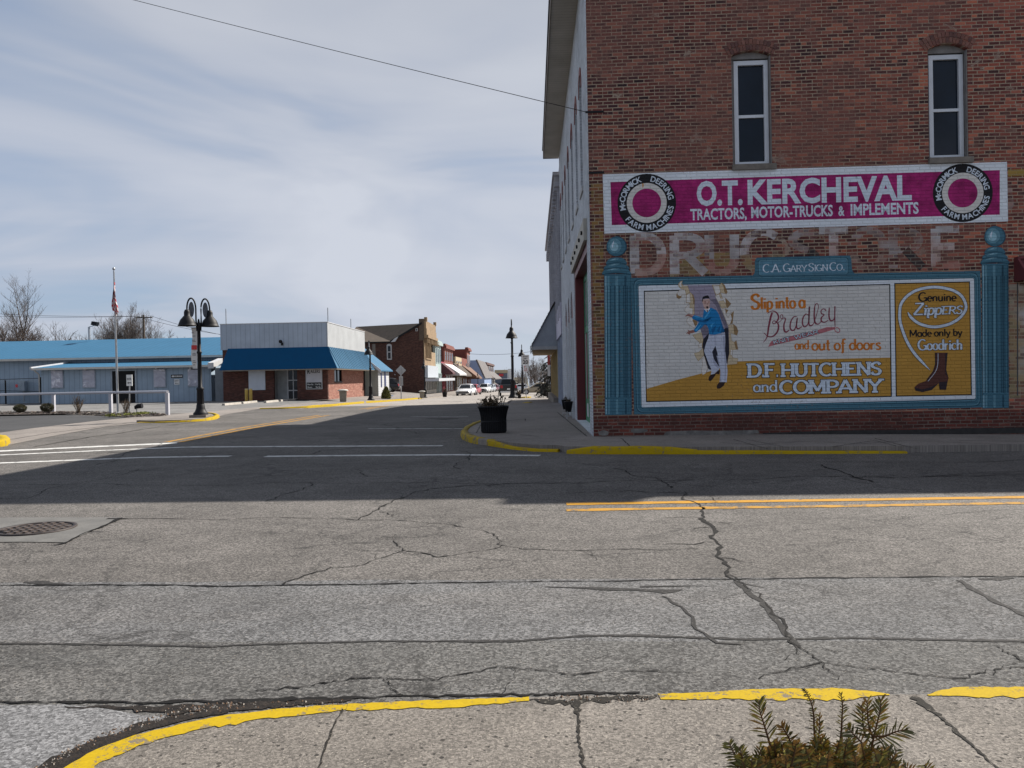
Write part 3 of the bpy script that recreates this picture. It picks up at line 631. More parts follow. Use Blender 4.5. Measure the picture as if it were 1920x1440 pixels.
crack([(530, 1096), (570, 1080), (620, 1065), (680, 1060), (740, 1038), (760, 1033), (820, 1045), (870, 1038), (940, 1023)], [0.02, 0.018, 0.014, 0.012, 0.016, 0.016, 0.02, 0.012, 0.01])
crack([(740, 1003), (746, 1024), (760, 1033)], 0.012); crack([(710, 960), (728, 962), (735, 970)], 0.014); crack([(1320, 945), (1345, 942), (1330, 930)], 0.012)
crack([(598, 1282), (640, 1277), (720, 1272), (760, 1276), (820, 1275), (930, 1252), (1000, 1256), (1080, 1268), (1140, 1258), (1300, 1262)], [0.01, 0.016, 0.009, 0.008, 0.009, 0.01, 0.01, 0.011, 0.009, 0.007], 0.012, br=0.02, amp=0.08)
crack([(1420, 1272), (1540, 1243), (1600, 1250), (1700, 1262), (1810, 1273), (1860, 1256), (1925, 1252)], [0.006, 0.009, 0.009, 0.009, 0.01, 0.009, 0.008], 0.012, br=0.02, amp=0.08)
crack([(720, 1274), (745, 1300), (752, 1306)], 0.008, 0.01, br=0.02, amp=0.08); crack([(480, 1296), (560, 1290), (610, 1280)], 0.012, 0.01); crack([(1860, 1210), (1890, 1225), (1925, 1243)], 0.012, 0.012)
crack([(0, 1098), (330, 1097.5), (440, 1100), (700, 1096), (960, 1092), (1180, 1089), (1400, 1086), (1600, 1084), (1925, 1081.5)], [0.034, 0.03, 0.036, 0.028, 0.022, 0.02, 0.02, 0.024, 0.024], 0.008, 0.6, amp=0.018, br=0.0)
crack([(-250, 1320), (0, 1319), (200, 1318), (400, 1316), (560, 1311), (700, 1308), (860, 1305), (990, 1303), (1060, 1301), (1200, 1299)], [0.026, 0.024, 0.028, 0.045, 0.055, 0.036, 0.028, 0.03, 0.03, 0.016], 0.014, 0.7, amp=0.02, br=0.0)
crack([(-80, 913), (250, 911), (520, 905), (700, 906), (960, 907)], [0.015, 0.02, 0.02, 0.022, 0.02]); crack([(-80, 925), (50, 935), (120, 910), (230, 890), (260, 880)], 0.016); crack([(500, 940), (540, 925), (580, 905)], 0.02)
crack([(580, 853), (600, 845), (690, 838)], 0.03); crack([(800, 815), (740, 800), (640, 790)], 0.035); crack([(1260, 915), (1240, 900), (1180, 890), (1150, 878)], 0.025); crack([(1280, 925), (1180, 920), (1060, 925)], 0.02)
crack([(860, 845), (880, 860), (862, 880)], 0.025); crack([(300, 830), (232, 853), (180, 872)], 0.02); crack([(1540, 872), (1600, 893), (1640, 905)], 0.035); crack([(1590, 895), (1750, 893), (1925, 889)], 0.03)
crack([(1060, 868), (1200, 872), (1540, 866), (1925, 862)], 0.018); crack([(690, 895), (670, 880), (560, 882), (0, 888)], 0.015)
struct('road_crack', mb, M_crack)
mb = MB()
ribbon(mb, px([(-200, 1205), (0, 1207), (200, 1209), (400, 1213), (480, 1209), (700, 1203), (960, 1203), (1090, 1193), (1200, 1192), (1300, 1196), (1400, 1199), (1600, 1197), (1925, 1203)]), [0.02, 0.022, 0.024, 0.02, 0.022, 0.022, 0.03, 0.034, 0.032, 0.03, 0.034, 0.03, 0.028], 0.003, 0.005, 0.4, 0.05)
ribbon(mb, px([(1020, 1101), (1100, 1103), (1180, 1106), (1245, 1110), (1280, 1106)]), [0.008, 0.05, 0.06, 0.11, 0.01], 0.003, 0.01, 0.4, 0.06)
ribbon(mb, px([(1200, 1100), (1340, 1099)]), [0.03, 0.006], 0.0032, 0.008, 0.4, 0.06)
ribbon(mb, px([(1245, 1118), (1292, 1150), (1308, 1180), (1345, 1206), (1390, 1208)]), [0.02, 0.02, 0.018, 0.05, 0.02], 0.0034, 0.012, 0.5, 0.06)
ribbon(mb, px([(1380, 1090), (1440, 1140), (1475, 1190), (1500, 1215)]), [0.03, 0.04, 0.045, 0.02], 0.0027, 0.01, 0.4, 0.06)
ribbon(mb, px([(1795, 1088), (1850, 1120), (1930, 1158)]), [0.03, 0.04, 0.05], 0.003, 0.012, 0.4, 0.06)
ribbon(mb, px([(1835, 1086), (1870, 1086), (1900, 1084)]), [0.03, 0.06, 0.02], 0.003, 0.01, 0.5, 0.05); ribbon(mb, px([(45, 1092), (75, 1093), (120, 1096)]), [0.04, 0.06, 0.02], 0.003, 0.01, 0.5, 0.05)
ribbon(mb, px([(800, 785), (835, 785.5), (860, 785)]), [0.25, 0.6, 0.3], 0.004, 0.05, 0.5, 0.3)
struct('tar_seam', mb, M_seam)
# wet dirt and grit gathered in the gutter
mb = MB(); ribbon(mb, px([(120, 1327), (240, 1328), (330, 1331), (420, 1330), (520, 1322), (600, 1317), (660, 1314)]), [0.01, 0.04, 0.085, 0.09, 0.06, 0.04, 0.01], 0.0042, 0.012, 0.35, 0.03)
ribbon(mb, px([(10, 1500), (70, 1455), (150, 1412), (240, 1373), (330, 1348), (430, 1334)]), [0.12, 0.12, 0.11, 0.09, 0.075, 0.05], 0.0046, 0.012, 0.3, 0.03)
struct('gutter_dirt', mb, simple('gutter_grime', (0.015, 0.012, 0.010), 0.8, var=0.8, scale=22, bmp=0.8, bscale=90, dirt=0.45, dirtcol=(0.045, 0.032, 0.023), spec=0.2))
mb = MB(); r9 = random.Random(9)
for _ in range(420):
    f = r9.random(); k = r9.random()
    if k < 0.55: u = 30 + 420 * f; v = 1480 - (1480 - 1334) * (1 - (1 - f) ** 1.9) - r9.uniform(0, 16)
    elif k < 0.8: u = r9.uniform(250, 660); v = 1331 - (u - 250) * 0.03 + r9.uniform(-6, 6)
    else: u = r9.uniform(1010, 1220); v = 1310 + r9.uniform(-5, 8)
    p = gnd(u, v, 0.0 if k < .8 else NZ); a = r9.uniform(0.002, 0.008); q = [V((p.x + a * r9.uniform(.5, 1.3) * math.cos(t), p.y + a * r9.uniform(.5, 1.3) * math.sin(t), p.z + .004)) for t in (0, 1.26, 2.5, 3.77, 5.0)]; top = V((p.x, p.y, p.z + .004 + a * .9))
    for j in range(5): mb.face([q[j], q[(j + 1) % 5], top], r9.choice((0, 2, 2, 0, 1, 2)))
o = obj('gutter_grit', mb, [simple('grit_grey', (0.16, 0.15, 0.14), 0.9), simple('grit_pale', (0.36, 0.33, 0.29), 0.9), simple('grit_brown', (0.12, 0.07, 0.04), 0.9)]); o['kind'] = 'stuff'
mb = MB(); flat(mb, px([(-350, 1326), (0, 1324), (120, 1322), (200, 1330), (262, 1342), (330, 1346), (250, 1364), (180, 1392), (112, 1428), (40, 1475), (-350, 1620)]), 0.003); struct('road_patch', mb, A_patch)
# right-hand pavement joints and fine breaks
mb = MB(); J = lambda pts, w, **k: ribbon(mb, px(pts, 0.115), w, 0.003, 0.01, 0.4, 0.1)
J([(1165, 822), (1185, 840)], 0.02); J([(1375, 824), (1440, 842)], 0.02); J([(1640, 822), (1720, 842)], 0.02); J([(1045, 773), (1100, 818)], 0.03)
J([(905, 828), (1000, 824), (1080, 819), (1190, 818)], 0.018); J([(975, 815), (1010, 819)], 0.02); J([(950, 789), (985, 785), (985, 789)], 0.03)
J([(1350, 830), (1420, 834), (1500, 828), (1620, 832), (1700, 826), (1900, 834)], 0.022); J([(1560, 838), (1640, 826), (1680, 836)], 0.02); J([(1400, 824), (1480, 840)], 0.016); J([(1800, 826), (1930, 828)], 0.03)
J([(905, 790), (893, 812)], 0.02); J([(912, 790), (905, 812)], 0.02)
struct('pavement_joint', mb, M_joint)

# --- manhole in its concrete collar
mc = gnd(68, 993)
mb = MB(); flat(mb, px([(-70, 975), (20, 971), (226, 971), (200, 984), (122, 1018), (40, 1017), (-120, 1018)]), 0.006)
struct('concrete_collar', mb, simple('collar_concrete', (0.112, 0.109, 0.103), 0.9, var=0.2, scale=5, bmp=0.5))
mb = MB(); ribbon(mb, px([(226, 972), (200, 985), (150, 1004), (122, 1019), (96, 1024)]), [0.05, 0.03, 0.02, 0.03, 0.01], 0.008, 0.01, 0.5, 0.06); ribbon(mb, px([(200, 974), (240, 973)]), [0.07, 0.01], 0.0085, 0.01, 0.5, 0.05); struct('road_crack', mb, M_crack)
mh = thing('manhole_cover', 'round dark iron manhole cover in a pale concrete collar', 'manhole cover', (mc.x, mc.y, 0.0065))
M_iron = simple('rusty_iron', (0.035, 0.026, 0.023), 0.6, metal=0.3, var=0.4, scale=9)
mb = MB(); mb.lathe([(0.355, 0.0), (0.355, 0.012), (0.315, 0.012), (0.315, 0.003)], n=48); obj('frame', mb, M_iron, mh)
mb = MB(); mb.lathe([(0.0005, 0.004), (0.308, 0.004), (0.308, 0.0)], n=48)
for i in range(-3, 4):
    for j in range(-3, 4):
        if math.hypot(i, j) * 0.088 < 0.29: mb.box(i * 0.088 - 0.02, i * 0.088 + 0.02, j * 0.088 - 0.026, j * 0.088 + 0.026, 0.004, 0.012, 1)
obj('lid', mb, [simple('lid_iron', (0.018, 0.013, 0.012), 0.7, metal=0.2, var=0.5, scale=12), simple('lid_stud', (0.10, 0.075, 0.062), 0.5, metal=0.3, var=0.4, scale=20)], mh)

# --- planting bed with bark mulch
mb = MB(); bed = px([(-260, 786), (-120, 778), (0, 774), (95, 771.5), (150, 772), (210, 773.5), (316, 777.5), (300, 781), (270, 781.5), (235, 783), (170, 778.5), (120, 777), (0, 779), (-100, 784), (-260, 793)])
flat(mb, bed, 0.03); o = struct('planting_bed', mb, simple('bed_soil', (0.035, 0.028, 0.024), 0.95, var=0.5, scale=4, bmp=0.8))
mb = MB(); rr = random.Random(3)
for _ in range(1500):
    u = rr.uniform(-40, 312); v0 = 772.5 + max(0, (u - 200) * 0.045); v1 = 778 + max(0, min(5, (u - 120) * 0.045))
    if u > 270: v1 = 781
    p = gnd(u, rr.uniform(v0, v1)); a = rr.uniform(0, 6.3); l = rr.uniform(0.02, 0.07); w = l * 0.4; tz = rr.uniform(-0.02, 0.02)
    c_, s_ = math.cos(a), math.sin(a); h = 0.032 + rr.uniform(0, 0.02)
    q = [(p.x + c_ * i * l - s_ * j * w, p.y + s_ * i * l + c_ * j * w, h + i * tz + (0.012 if j > 0 else 0)) for i, j in ((-1, -1), (1, -1), (1, 1), (-1, 1))]
    mb.face(q, rr.choice((0, 0, 0, 1)))
o = obj('bark_mulch', mb, [simple('mulch', (0.045, 0.03, 0.024), 0.95, var=0.5, scale=9), simple('mulch_pale', (0.2, 0.17, 0.14), 0.95, var=0.4, scale=9)]); o['kind'] = 'stuff'

# ================================================================== the painted corner building
AW = R(1.4)
E1 = V((math.cos(AW), -math.sin(AW), 0)); E2 = V((math.sin(AW), math.cos(AW), 0))
def W(u, v, y=0.0):
    """photograph point -> (along wall, height) on the painted wall (y = depth behind its face)"""
    d = ray(u, v); o = CW + E2 * y; t = (o - CAM).dot(E2) / d.dot(E2); p = CAM + d * t - CW
    return p.dot(E1), p.z
BL = thing('brick_building', 'two-storey brick corner building with big painted advertisements on its side wall', 'building', CW, -AW)
WT = 10.55
def arch_poly(x0, x1, z0, zs, zt, n=10):
    """opening with a segmental arch head: spring height zs, crown zt"""
    out = [(x0, z0), (x1, z0)]
    w = (x1 - x0) / 2; rise = max(zt - zs, 1e-3); r = (w * w + rise * rise) / (2 * rise); a = math.asin(min(1, w / r)); cx = (x0 + x1) / 2; cz = zt - r
    if rise > w: return out + [(cx + w * math.cos(math.pi * k / n), zs + rise * math.sin(math.pi * k / n)) for k in range(n + 1)]
    return out + [(cx + r * math.sin(a - 2 * a * k / n), cz + r * math.cos(a - 2 * a * k / n)) for k in range(n + 1)]
wins = []
for (xl, xr, ysp, ytop, ybot, vm) in [(1372.5, 1446.5, 103, 94.5, 308.5, 205), (1740.5, 1815, 92, 81, 296, 195)]:
    x0 = W(xl, vm)[0]; x1 = W(xr, vm)[0]; um = (xl + xr) / 2
    wins.append((x0, x1, W(um, ybot)[1], W(um, ysp)[1], W(um, ytop)[1]))
mb = MB(); holes = [arch_poly(*w) for w in wins]
zb = W(1500, 775)[1]
mb.prism([(0, zb), (13.6, zb), (13.6, WT), (0, WT)], 'y', 0.0, 0.32, 0, holes)
obj('wall', mb, M_brick, BL)
mb = MB(); mb.prism([(0, -0.3), (13.6, -0.3), (13.6, zb), (0, zb)], 'y', -0.0, 0.32)
# ragged worn foot of the wall
obj('wall_base', mb, M_brick_low, BL)
mb = MB(); mb.prism([(-0.66, 0.1), (13.6, 0.1), (13.6, 15.0), (-1.0, 15.0)], 'z', WT + 0.02, WT + 0.14); obj('roof', mb, simple('roof_felt', (0.05, 0.05, 0.052), 0.9), BL)
mb = MB(); mb.box(8.2, 9.5, 0.35, 1.2, WT + 0.14, WT + 0.85); mb.box(8.12, 9.58, 0.27, 1.28, WT + 0.85, WT + 0.97); obj('chimney', mb, M_brick, BL)
mb = MB(); mb.box(13.3, 13.6, 0.32, 15, -0.3, WT); obj('end_wall', mb, M_brick, BL); mb = MB(); mb.box(1.2, 13.29, 14.7, 15, -0.3, WT); obj('rear_wall', mb, M_brick, BL)
M_woodgrey = simple('grey_woodwork', (0.20, 0.19, 0.185), 0.85, var=0.18, scale=6, dirt=0.3)
M_vinyl = simple('window_vinyl', (0.60, 0.63, 0.68), 0.5, var=0.08)
VO = [brick('vous_%d' % k, [c_], header=False) if False else simple('voussoir_%d' % k, c_, 0.9, var=0.3, scale=14, bmp=0.5) for k, c_ in enumerate([(0.16, 0.07, 0.056), (0.2, 0.095, 0.075), (0.115, 0.055, 0.048), (0.18, 0.08, 0.06)])]
for (x0, x1, z0, zs, zt) in wins:
    d0, d1 = 0.16, 0.24
    fr = MB(); zr = zs - 0.04
    # grey timber frame with a solid arched head
    fr.prism([(x0, zr)] + [(x1, zr)] + arch_poly(x0, x1, z0, zs, zt)[2:], 'y', d0 - 0.05, d1)
    fr.box(x0 + 0.001, x0 + 0.075, d0 - 0.02, d1, z0, zr); fr.box(x1 - 0.03, x1 - 0.001, d0 - 0.02, d1, z0, zr)
    fr.box(x1 - 0.022, x1 - 0.002, 0.012, d0 - 0.055, z0, zs - 0.02)
    win = obj('window', fr, M_woodgrey, BL)
    a, c_ = x0 + 0.075, x1 - 0.03; zt2 = zr - 0.03
    sh = MB()
    for q in ((a, a + 0.085, z0 + 0.02, zt2), (c_ - 0.085, c_, z0 + 0.02, zt2), (a + 0.085, c_ - 0.085, z0 + 0.02, z0 + 0.09), (a + 0.085, c_ - 0.085, zt2 - 0.09, zt2)): sh.box(q[0], q[1], d0 - 0.035, d1 + 0.02, q[2], q[3])
    zm = z0 + (zt2 - z0) * 0.475; sh.box(a + 0.085, c_ - 0.085, d0 - 0.012, d1, zm - 0.03, zm + 0.03)
    obj('sash', sh, M_vinyl, win)
    g = MB(); g.box(a + 0.08, c_ - 0.08, d0 + 0.03, d0 + 0.045, z0 + 0.05, zt2 - 0.05); obj('pane', g, M_glass, win)
    g = MB(); g.box(x0 - 0.02, x1 + 0.07, -0.07, d0 + 0.02, z0 - 0.115, z0); obj('sill', g, M_stone, win)
    # two rings of voussoirs
    w = (x1 - x0) / 2; rise = zt - zs; r = (w * w + rise * rise) / (2 * rise); cx = (x0 + x1) / 2; cz = zt - r; am = math.asin(w / r) * 1.12
    vm_ = MB()
    for ring in (0, 1):
        n = 15; r0 = r + 0.012 + ring * 0.118; r1 = r0 + 0.104
        for k in range(n):
            a0 = -am + 2 * am * (k + 0.06 + 0.5 * ring * 0) / n; a1 = -am + 2 * am * (k + 0.90) / n
            vm_.prism([(cx + r0 * math.sin(a0), cz + r0 * math.cos(a0)), (cx + r0 * math.sin(a1), cz + r0 * math.cos(a1)), (cx + r1 * math.sin(a1), cz + r1 * math.cos(a1)), (cx + r1 * math.sin(a0), cz + r1 * math.cos(a0))], 'y', -0.012, 0.01, rnd.randrange(4))
    obj('window_arch', vm_, VO, BL)

# ---------------------------------------------------------------- sign painting
class Mural:
    """flat coats of paint on the wall, each a hair above the one before"""
    n = 0
    def __init__(s): s.mb = MB(); s.mats = []
    def mi(s, m_):
        if m_ not in s.mats: s.mats.append(m_)
        return s.mats.index(m_)
    def y(s): Mural.n += 1; return -(0.0025 + Mural.n * 0.000012)
    def poly(s, xz, m_):
        y = s.y(); s.mb.poly([(x_, y, z_) for x_, z_ in xz], s.mi(m_)); return s
    def px(s, pts, m_): return s.poly([W(u, v) for u, v in pts], m_)
    def strip(s, xz, w, m_, mfun=None):
        """stroke of varying width along (x,z) points"""
        P = [V((a, c_, 0)) for a, c_ in xz]; w = w if isinstance(w, (list, tuple)) else [w] * len(P); y = s.y(); Lr = []
        for k, p in enumerate(P):
            t0 = (P[k] - P[k - 1]).normalized() if k else (P[1] - P[0]).normalized()
            t1 = (P[k + 1] - P[k]).normalized() if k < len(P) - 1 else t0
            t = t0 + t1
            if t.length < 0.2: t = t1
            t.normalize(); n_ = V((-t.y, t.x, 0)); sc_ = 1.0 / max(0.6, abs(n_.dot(V((-t1.y, t1.x, 0)))))
            Lr.append((p + n_ * w[k] * 0.5 * sc_, p - n_ * w[k] * 0.5 * sc_))
        for k in range(len(P) - 1):
            q = [Lr[k][0], Lr[k][1], Lr[k + 1][1], Lr[k + 1][0]]
            mm = mfun((P[k] + P[k + 1]) / 2) if mfun else m_
            s.mb.face([(a.x, y, a.y) for a in q], s.mi(mm))
        return s
    def spx(s, pts, w, m_, smooth_=True):
        """stroke given in photograph points, w in photograph pixels"""
        q = curve(pts) if smooth_ else pts
        if isinstance(w, (list, tuple)):
            n = len(q); w = [lerp_list(w, k / (n - 1)) / PPM for k in range(n)]
        else: w = w / PPM
        return s.strip([W(u, v) for u, v in q], w, m_)
    def disc(s, c_, r, m_, n=48): return s.poly([(c_[0] + r * math.cos(2 * math.pi * k / n), c_[1] + r * math.sin(2 * math.pi * k / n)) for k in range(n)], m_)
    def ring(s, c_, r0, r1, m_, n=64):
        y = s.y(); i = s.mi(m_)
        P = lambda r, k: (c_[0] + r * math.cos(2 * math.pi * k / n), y, c_[1] + r * math.sin(2 * math.pi * k / n))
        for k in range(n): s.mb.face([P(r0, k), P(r1, k), P(r1, k + 1), P(r0, k + 1)], i)
    def out(s, name, parent): return obj(name, s.mb, s.mats, parent)
PPM = 90.5
def lerp_list(l, f):
    f = max(0, min(1, f)) * (len(l) - 1); i = min(int(f), len(l) - 2); return l[i] + (l[i + 1] - l[i]) * (f - i)
def curve(pts, n=6):
    """smooth curve through the points (Catmull-Rom)"""
    out = []; P = [pts[0]] + list(pts) + [pts[-1]]
    for i in range(1, len(P) - 2):
        for k in range(n):
            t = k / n; a, b_, c_, d = P[i - 1], P[i], P[i + 1], P[i + 2]
            out.append(tuple(0.5 * ((2 * b_[j]) + (c_[j] - a[j]) * t + (2 * a[j] - 5 * b_[j] + 4 * c_[j] - d[j]) * t * t + (3 * b_[j] - a[j] - 3 * c_[j] + d[j]) * t ** 3) for j in (0, 1)))
    out.append(tuple(pts[-1])); return out

# --- drawn letters: strokes on a unit cap height
def arc(cx, cy, rx, ry, a0, a1, n=14): return [(cx + rx * math.cos(R(a0 + (a1 - a0) * k / n)), cy + ry * math.sin(R(a0 + (a1 - a0) * k / n))) for k in range(n + 1)]
def bowl(x, y0, y1, w, n=10): return [(x, y1), (x + w * 0.45, y1)] + arc(x + w * 0.45, (y0 + y1) / 2, w * 0.55, (y1 - y0) / 2, 90, -90, n)[1:] + [(x, y0)]
XH = 0.62
GL = {
 'A': (.84, [[(.02, 0), (.40, 1)], [(.40, 1), (.80, 0)], [(.17, .33), (.64, .33)]]),
 'C': (.80, [arc(.44, .5, .40, .5, 48, 312)]), 'D': (.82, [[(.12, 0), (.12, 1)], bowl(.12, 0.03, .97, .66)]),
 'E': (.70, [[(.12, 0), (.12, 1)], [(.12, .97), (.62, .97)], [(.12, .52), (.52, .52)], [(.12, .03), (.64, .03)]]),
 'F': (.66, [[(.12, 0), (.12, 1)], [(.12, .97), (.62, .97)], [(.12, .52), (.52, .52)]]),
 'G': (.86, [arc(.44, .5, .40, .5, 48, 330), [(.78, .02), (.78, .42)], [(.52, .42), (.82, .42)]]),
 'H': (.86, [[(.12, 0), (.12, 1)], [(.74, 0), (.74, 1)], [(.12, .51), (.74, .51)]]), 'I': (.30, [[(.15, 0), (.15, 1)]]),
 'K': (.82, [[(.12, 0), (.12, 1)], [(.70, 1), (.16, .42)], [(.32, .56), (.74, 0)]]), 'L': (.66, [[(.12, 0), (.12, 1)], [(.12, .03), (.62, .03)]]),
 'M': (1.0, [[(.13, 0), (.13, 1)], [(.13, 1), (.50, .18)], [(.50, .18), (.87, 1)], [(.87, 1), (.87, 0)]]),
 'N': (.88, [[(.12, 0), (.12, 1)], [(.12, 1), (.76, 0)], [(.76, 0), (.76, 1)]]), 'O': (.88, [arc(.44, .5, .39, .5, 90, 450, 24)]),
 'P': (.72, [[(.12, 0), (.12, 1)], bowl(.12, .45, .97, .54)]), 'R': (.80, [[(.12, 0), (.12, 1)], bowl(.12, .48, .97, .54), [(.38, .48), (.74, 0)]]),
 'S': (.70, [curve([(.60, .80), (.50, .95), (.32, .98), (.13, .86), (.12, .68), (.30, .54), (.50, .44), (.60, .28), (.52, .08), (.34, .01), (.16, .06), (.07, .22)], 3)]),
 'T': (.76, [[(.38, 0), (.38, 1)], [(.04, .96), (.72, .96)]]), 'U': (.84, [[(.12, 1), (.12, .36)] + arc(.42, .34, .30, .34, 180, 360, 10) + [(.72, 1)]]),
 'V': (.80, [[(.02, 1), (.40, 0)], [(.40, 0), (.78, 1)]]), 'Y': (.78, [[(.02, 1), (.39, .46)], [(.76, 1), (.39, .46)], [(.39, .46), (.39, 0)]]),
 'Z': (.76, [[(.08, .96), (.68, .96)], [(.66, .96), (.10, .04)], [(.08, .04), (.72, .04)]]),
 '.': (.26, [[(.09, .08), (.21, .08)]]), ' ': (.30, []),
 'a': (.60, [arc(.28, XH / 2, .22, XH / 2, 40, 320, 14), [(.50, XH), (.50, .08), (.58, .0)]]),
 'b': (.60, [[(.11, 1), (.11, 0)], arc(.31, XH / 2, .22, XH / 2, -150, 150, 14)]),
 'c': (.52, [arc(.29, XH / 2, .23, XH / 2, 45, 315, 12)]), 'd': (.62, [arc(.29, XH / 2, .23, XH / 2, 30, 330, 14), [(.51, 1.02), (.51, 0)]]),
 'e': (.56, [[(.08, .33), (.50, .33)] + arc(.29, XH / 2, .22, XH / 2, 5, 315, 14)]), 'f': (.42, [[(.42, .94), (.34, 1.02), (.22, .96), (.19, .8), (.19, -.2), (.08, -.28)], [(.04, XH), (.38, XH)]]),
 'g': (.60, [arc(.28, XH / 2, .22, XH / 2, 0, 360, 16), [(.50, XH), (.50, -.1), (.30, -.28), (.10, -.2)]]),
 'h': (.62, [[(.11, 1), (.11, 0)], [(.11, .4), (.24, .58), (.38, .6), (.48, .48), (.48, 0)]]),
 'i': (.28, [[(.14, XH), (.14, 0)], [(.14, .78), (.14, .90)]]), 'l': (.26, [[(.13, 1), (.13, 0)]]),
 'm': (.92, [[(.11, XH), (.11, 0)], [(.11, .4), (.24, .58), (.36, .6), (.45, .48), (.45, 0)], [(.45, .4), (.58, .58), (.70, .6), (.79, .48), (.79, 0)]]),
 'n': (.62, [[(.11, XH), (.11, 0)], [(.11, .4), (.24, .58), (.38, .6), (.49, .48), (.49, 0)]]),
 'o': (.58, [arc(.29, XH / 2, .23, XH / 2, 90, 450, 18)]), 'p': (.60, [[(.11, XH), (.11, -.3)], arc(.31, XH / 2, .22, XH / 2, -150, 150, 14)]),
 'r': (.44, [[(.11, XH), (.11, 0)], [(.11, .38), (.22, .56), (.40, .57)]]),
 's': (.50, [curve([(.42, .52), (.32, .62), (.16, .58), (.12, .46), (.26, .34), (.40, .24), (.40, .08), (.26, .0), (.08, .06)], 3)]),
 't': (.40, [[(.19, .95), (.19, .1), (.28, .01), (.38, .05)], [(.04, XH), (.36, XH)]]), 'u': (.62, [[(.11, XH), (.11, .18), (.20, .03), (.34, .02), (.48, .18)], [(.50, XH), (.50, 0)]]),
 'y': (.56, [[(.04, XH), (.28, .02)], [(.52, XH), (.22, -.22), (.08, -.26)]]),
}
def draw_text(mu, body, p0, p1, cap, m_, vw=0.2, hw=0.11, serif=0.0, outline=None, ow=0.055, slant=0.0, scales=None, mfun=None, jitter=0.0):
    """letters set from p0 to p1 (photograph points on the base line), cap height in photograph pixels"""
    a, b_ = V((*W(*p0), 0)), V((*W(*p1), 0)); ch = W(p0[0], p0[1] - cap)[1] - W(*p0)[1]
    adv = []; scales = scales or [1.0] * len(body)
    for ch_, s_ in zip(body, scales): adv.append(GL[ch_][0] * s_)
    tot = sum(adv); kx = (b_ - a).length / tot; ux = (b_ - a).normalized(); uy = V((-ux.y, ux.x, 0)); x_ = 0.0; jobs = []
    for ch_, s_, ad in zip(body, scales, adv):
        for st in GL[ch_][1]:
            pts = [(x_ + (q[0] + slant * q[1]) * s_, q[1] * s_) for q in st]; jobs.append((pts, s_, ch_))
            if serif and len(st) >= 2:
                for e, nx in ((st[0], st[1]), (st[-1], st[-2])):
                    vert = abs(nx[1] - e[1]) > 0.7 * abs(nx[0] - e[0])
                    if vert and (e[1] in (0, 1, XH, -.3, 1.02) or (ch_ == 'M' and e[1] >= 1)) and ch_ not in 'aftyCGSOecs' and not (ch_ == 'N' and e == (.76, 0)) and not (ch_ in 'MAV' and e in ((.5, .18), (.4, 1), (.4, 0))):
                        wS = serif if e[1] in (0, 1) else serif * 0.75
                        jobs.append(([(x_ + (e[0] - wS) * s_, (e[1] + (-0.02 if e[1] > .5 else .02)) * s_), (x_ + (e[0] + wS) * s_, (e[1] + (-0.02 if e[1] > .5 else .02)) * s_)], s_, '-'))
        x_ += ad
    def P(q): return tuple((a + ux * (q[0] * kx) + uy * (q[1] * ch))[:2])
    def run(mat, extra):
        for pts, s_, ch_ in jobs:
            q = [P(p) for p in pts]
            ws = []
            for k in range(len(q)):
                i, j = max(0, k - 1), min(len(q) - 1, k + 1)
                dx, dz = abs(q[j][0] - q[i][0]), abs(q[j][1] - q[i][1]); L_ = math.hypot(dx, dz) or 1
                f = (dz / L_) ** 1.5
                w = (hw + (vw - hw) * f) * ch * s_
                if ch_ == '-': w = hw * 0.95 * ch * s_
                if ch_ == '.': w = vw * 0.95 * ch * s_
                ws.append(w + 2 * extra)
            if extra:
                for e, o in ((0, 1), (-1, -2)):
                    d = V(q[e]) - V(q[o]); d = d.normalized() * extra if d.length else d; q[e] = (q[e][0] + d.x, q[e][1] + d.y)
            mu.strip(q, ws, mat, mfun)
    if outline: run(outline, ow * ch)
    run(m_, 0.0)

def font_mesh(body, off=0.0):
    cu = bpy.data.curves.new('t', 'FONT'); cu.body = body; cu.offset = off; cu.resolution_u = 3; cu.fill_mode = 'FRONT'
    o = bpy.data.objects.new('t', cu); C.objects.link(o); dg = bpy.context.evaluated_depsgraph_get(); me = bpy.data.meshes.new_from_object(o.evaluated_get(dg))
    vs = [tuple(v.co[:2]) for v in me.vertices]; fs = [tuple(p.vertices) for p in me.polygons]
    bpy.data.objects.remove(o); bpy.data.curves.remove(cu); bpy.data.meshes.remove(me)
    return vs, fs
CAPH = None
def sans(mu, body, p0, p1, cap, m_, off=0.02, raw=None):
    """plain block letters fitted between two photograph points on the base line"""
    global CAPH
    if CAPH is None: CAPH = max(v[1] for v in font_mesh('H')[0])
    vs, fs = font_mesh(body, off); x0 = min(v[0] for v in vs); x1 = max(v[0] for v in vs)
    a, b_ = V((*W(*p0), 0)), V((*W(*p1), 0)); ch = W(p0[0], p0[1] - cap)[1] - W(*p0)[1]
    ux = (b_ - a).normalized(); uy = V((-ux.y, ux.x, 0)); kx = (b_ - a).length / (x1 - x0); ky = ch / CAPH; y = mu.y(); i0 = len(mu.mb.v)
    for vx, vy in vs:
        q = a + ux * ((vx - x0) * kx) + uy * (vy * ky); mu.mb.v.append((q.x, y, q.y))
    for f in fs: mu.mb.f.append(tuple(i0 + k for k in f)); mu.mb.mi.append(mu.mi(m_)); mu.mb.sm.append(False)
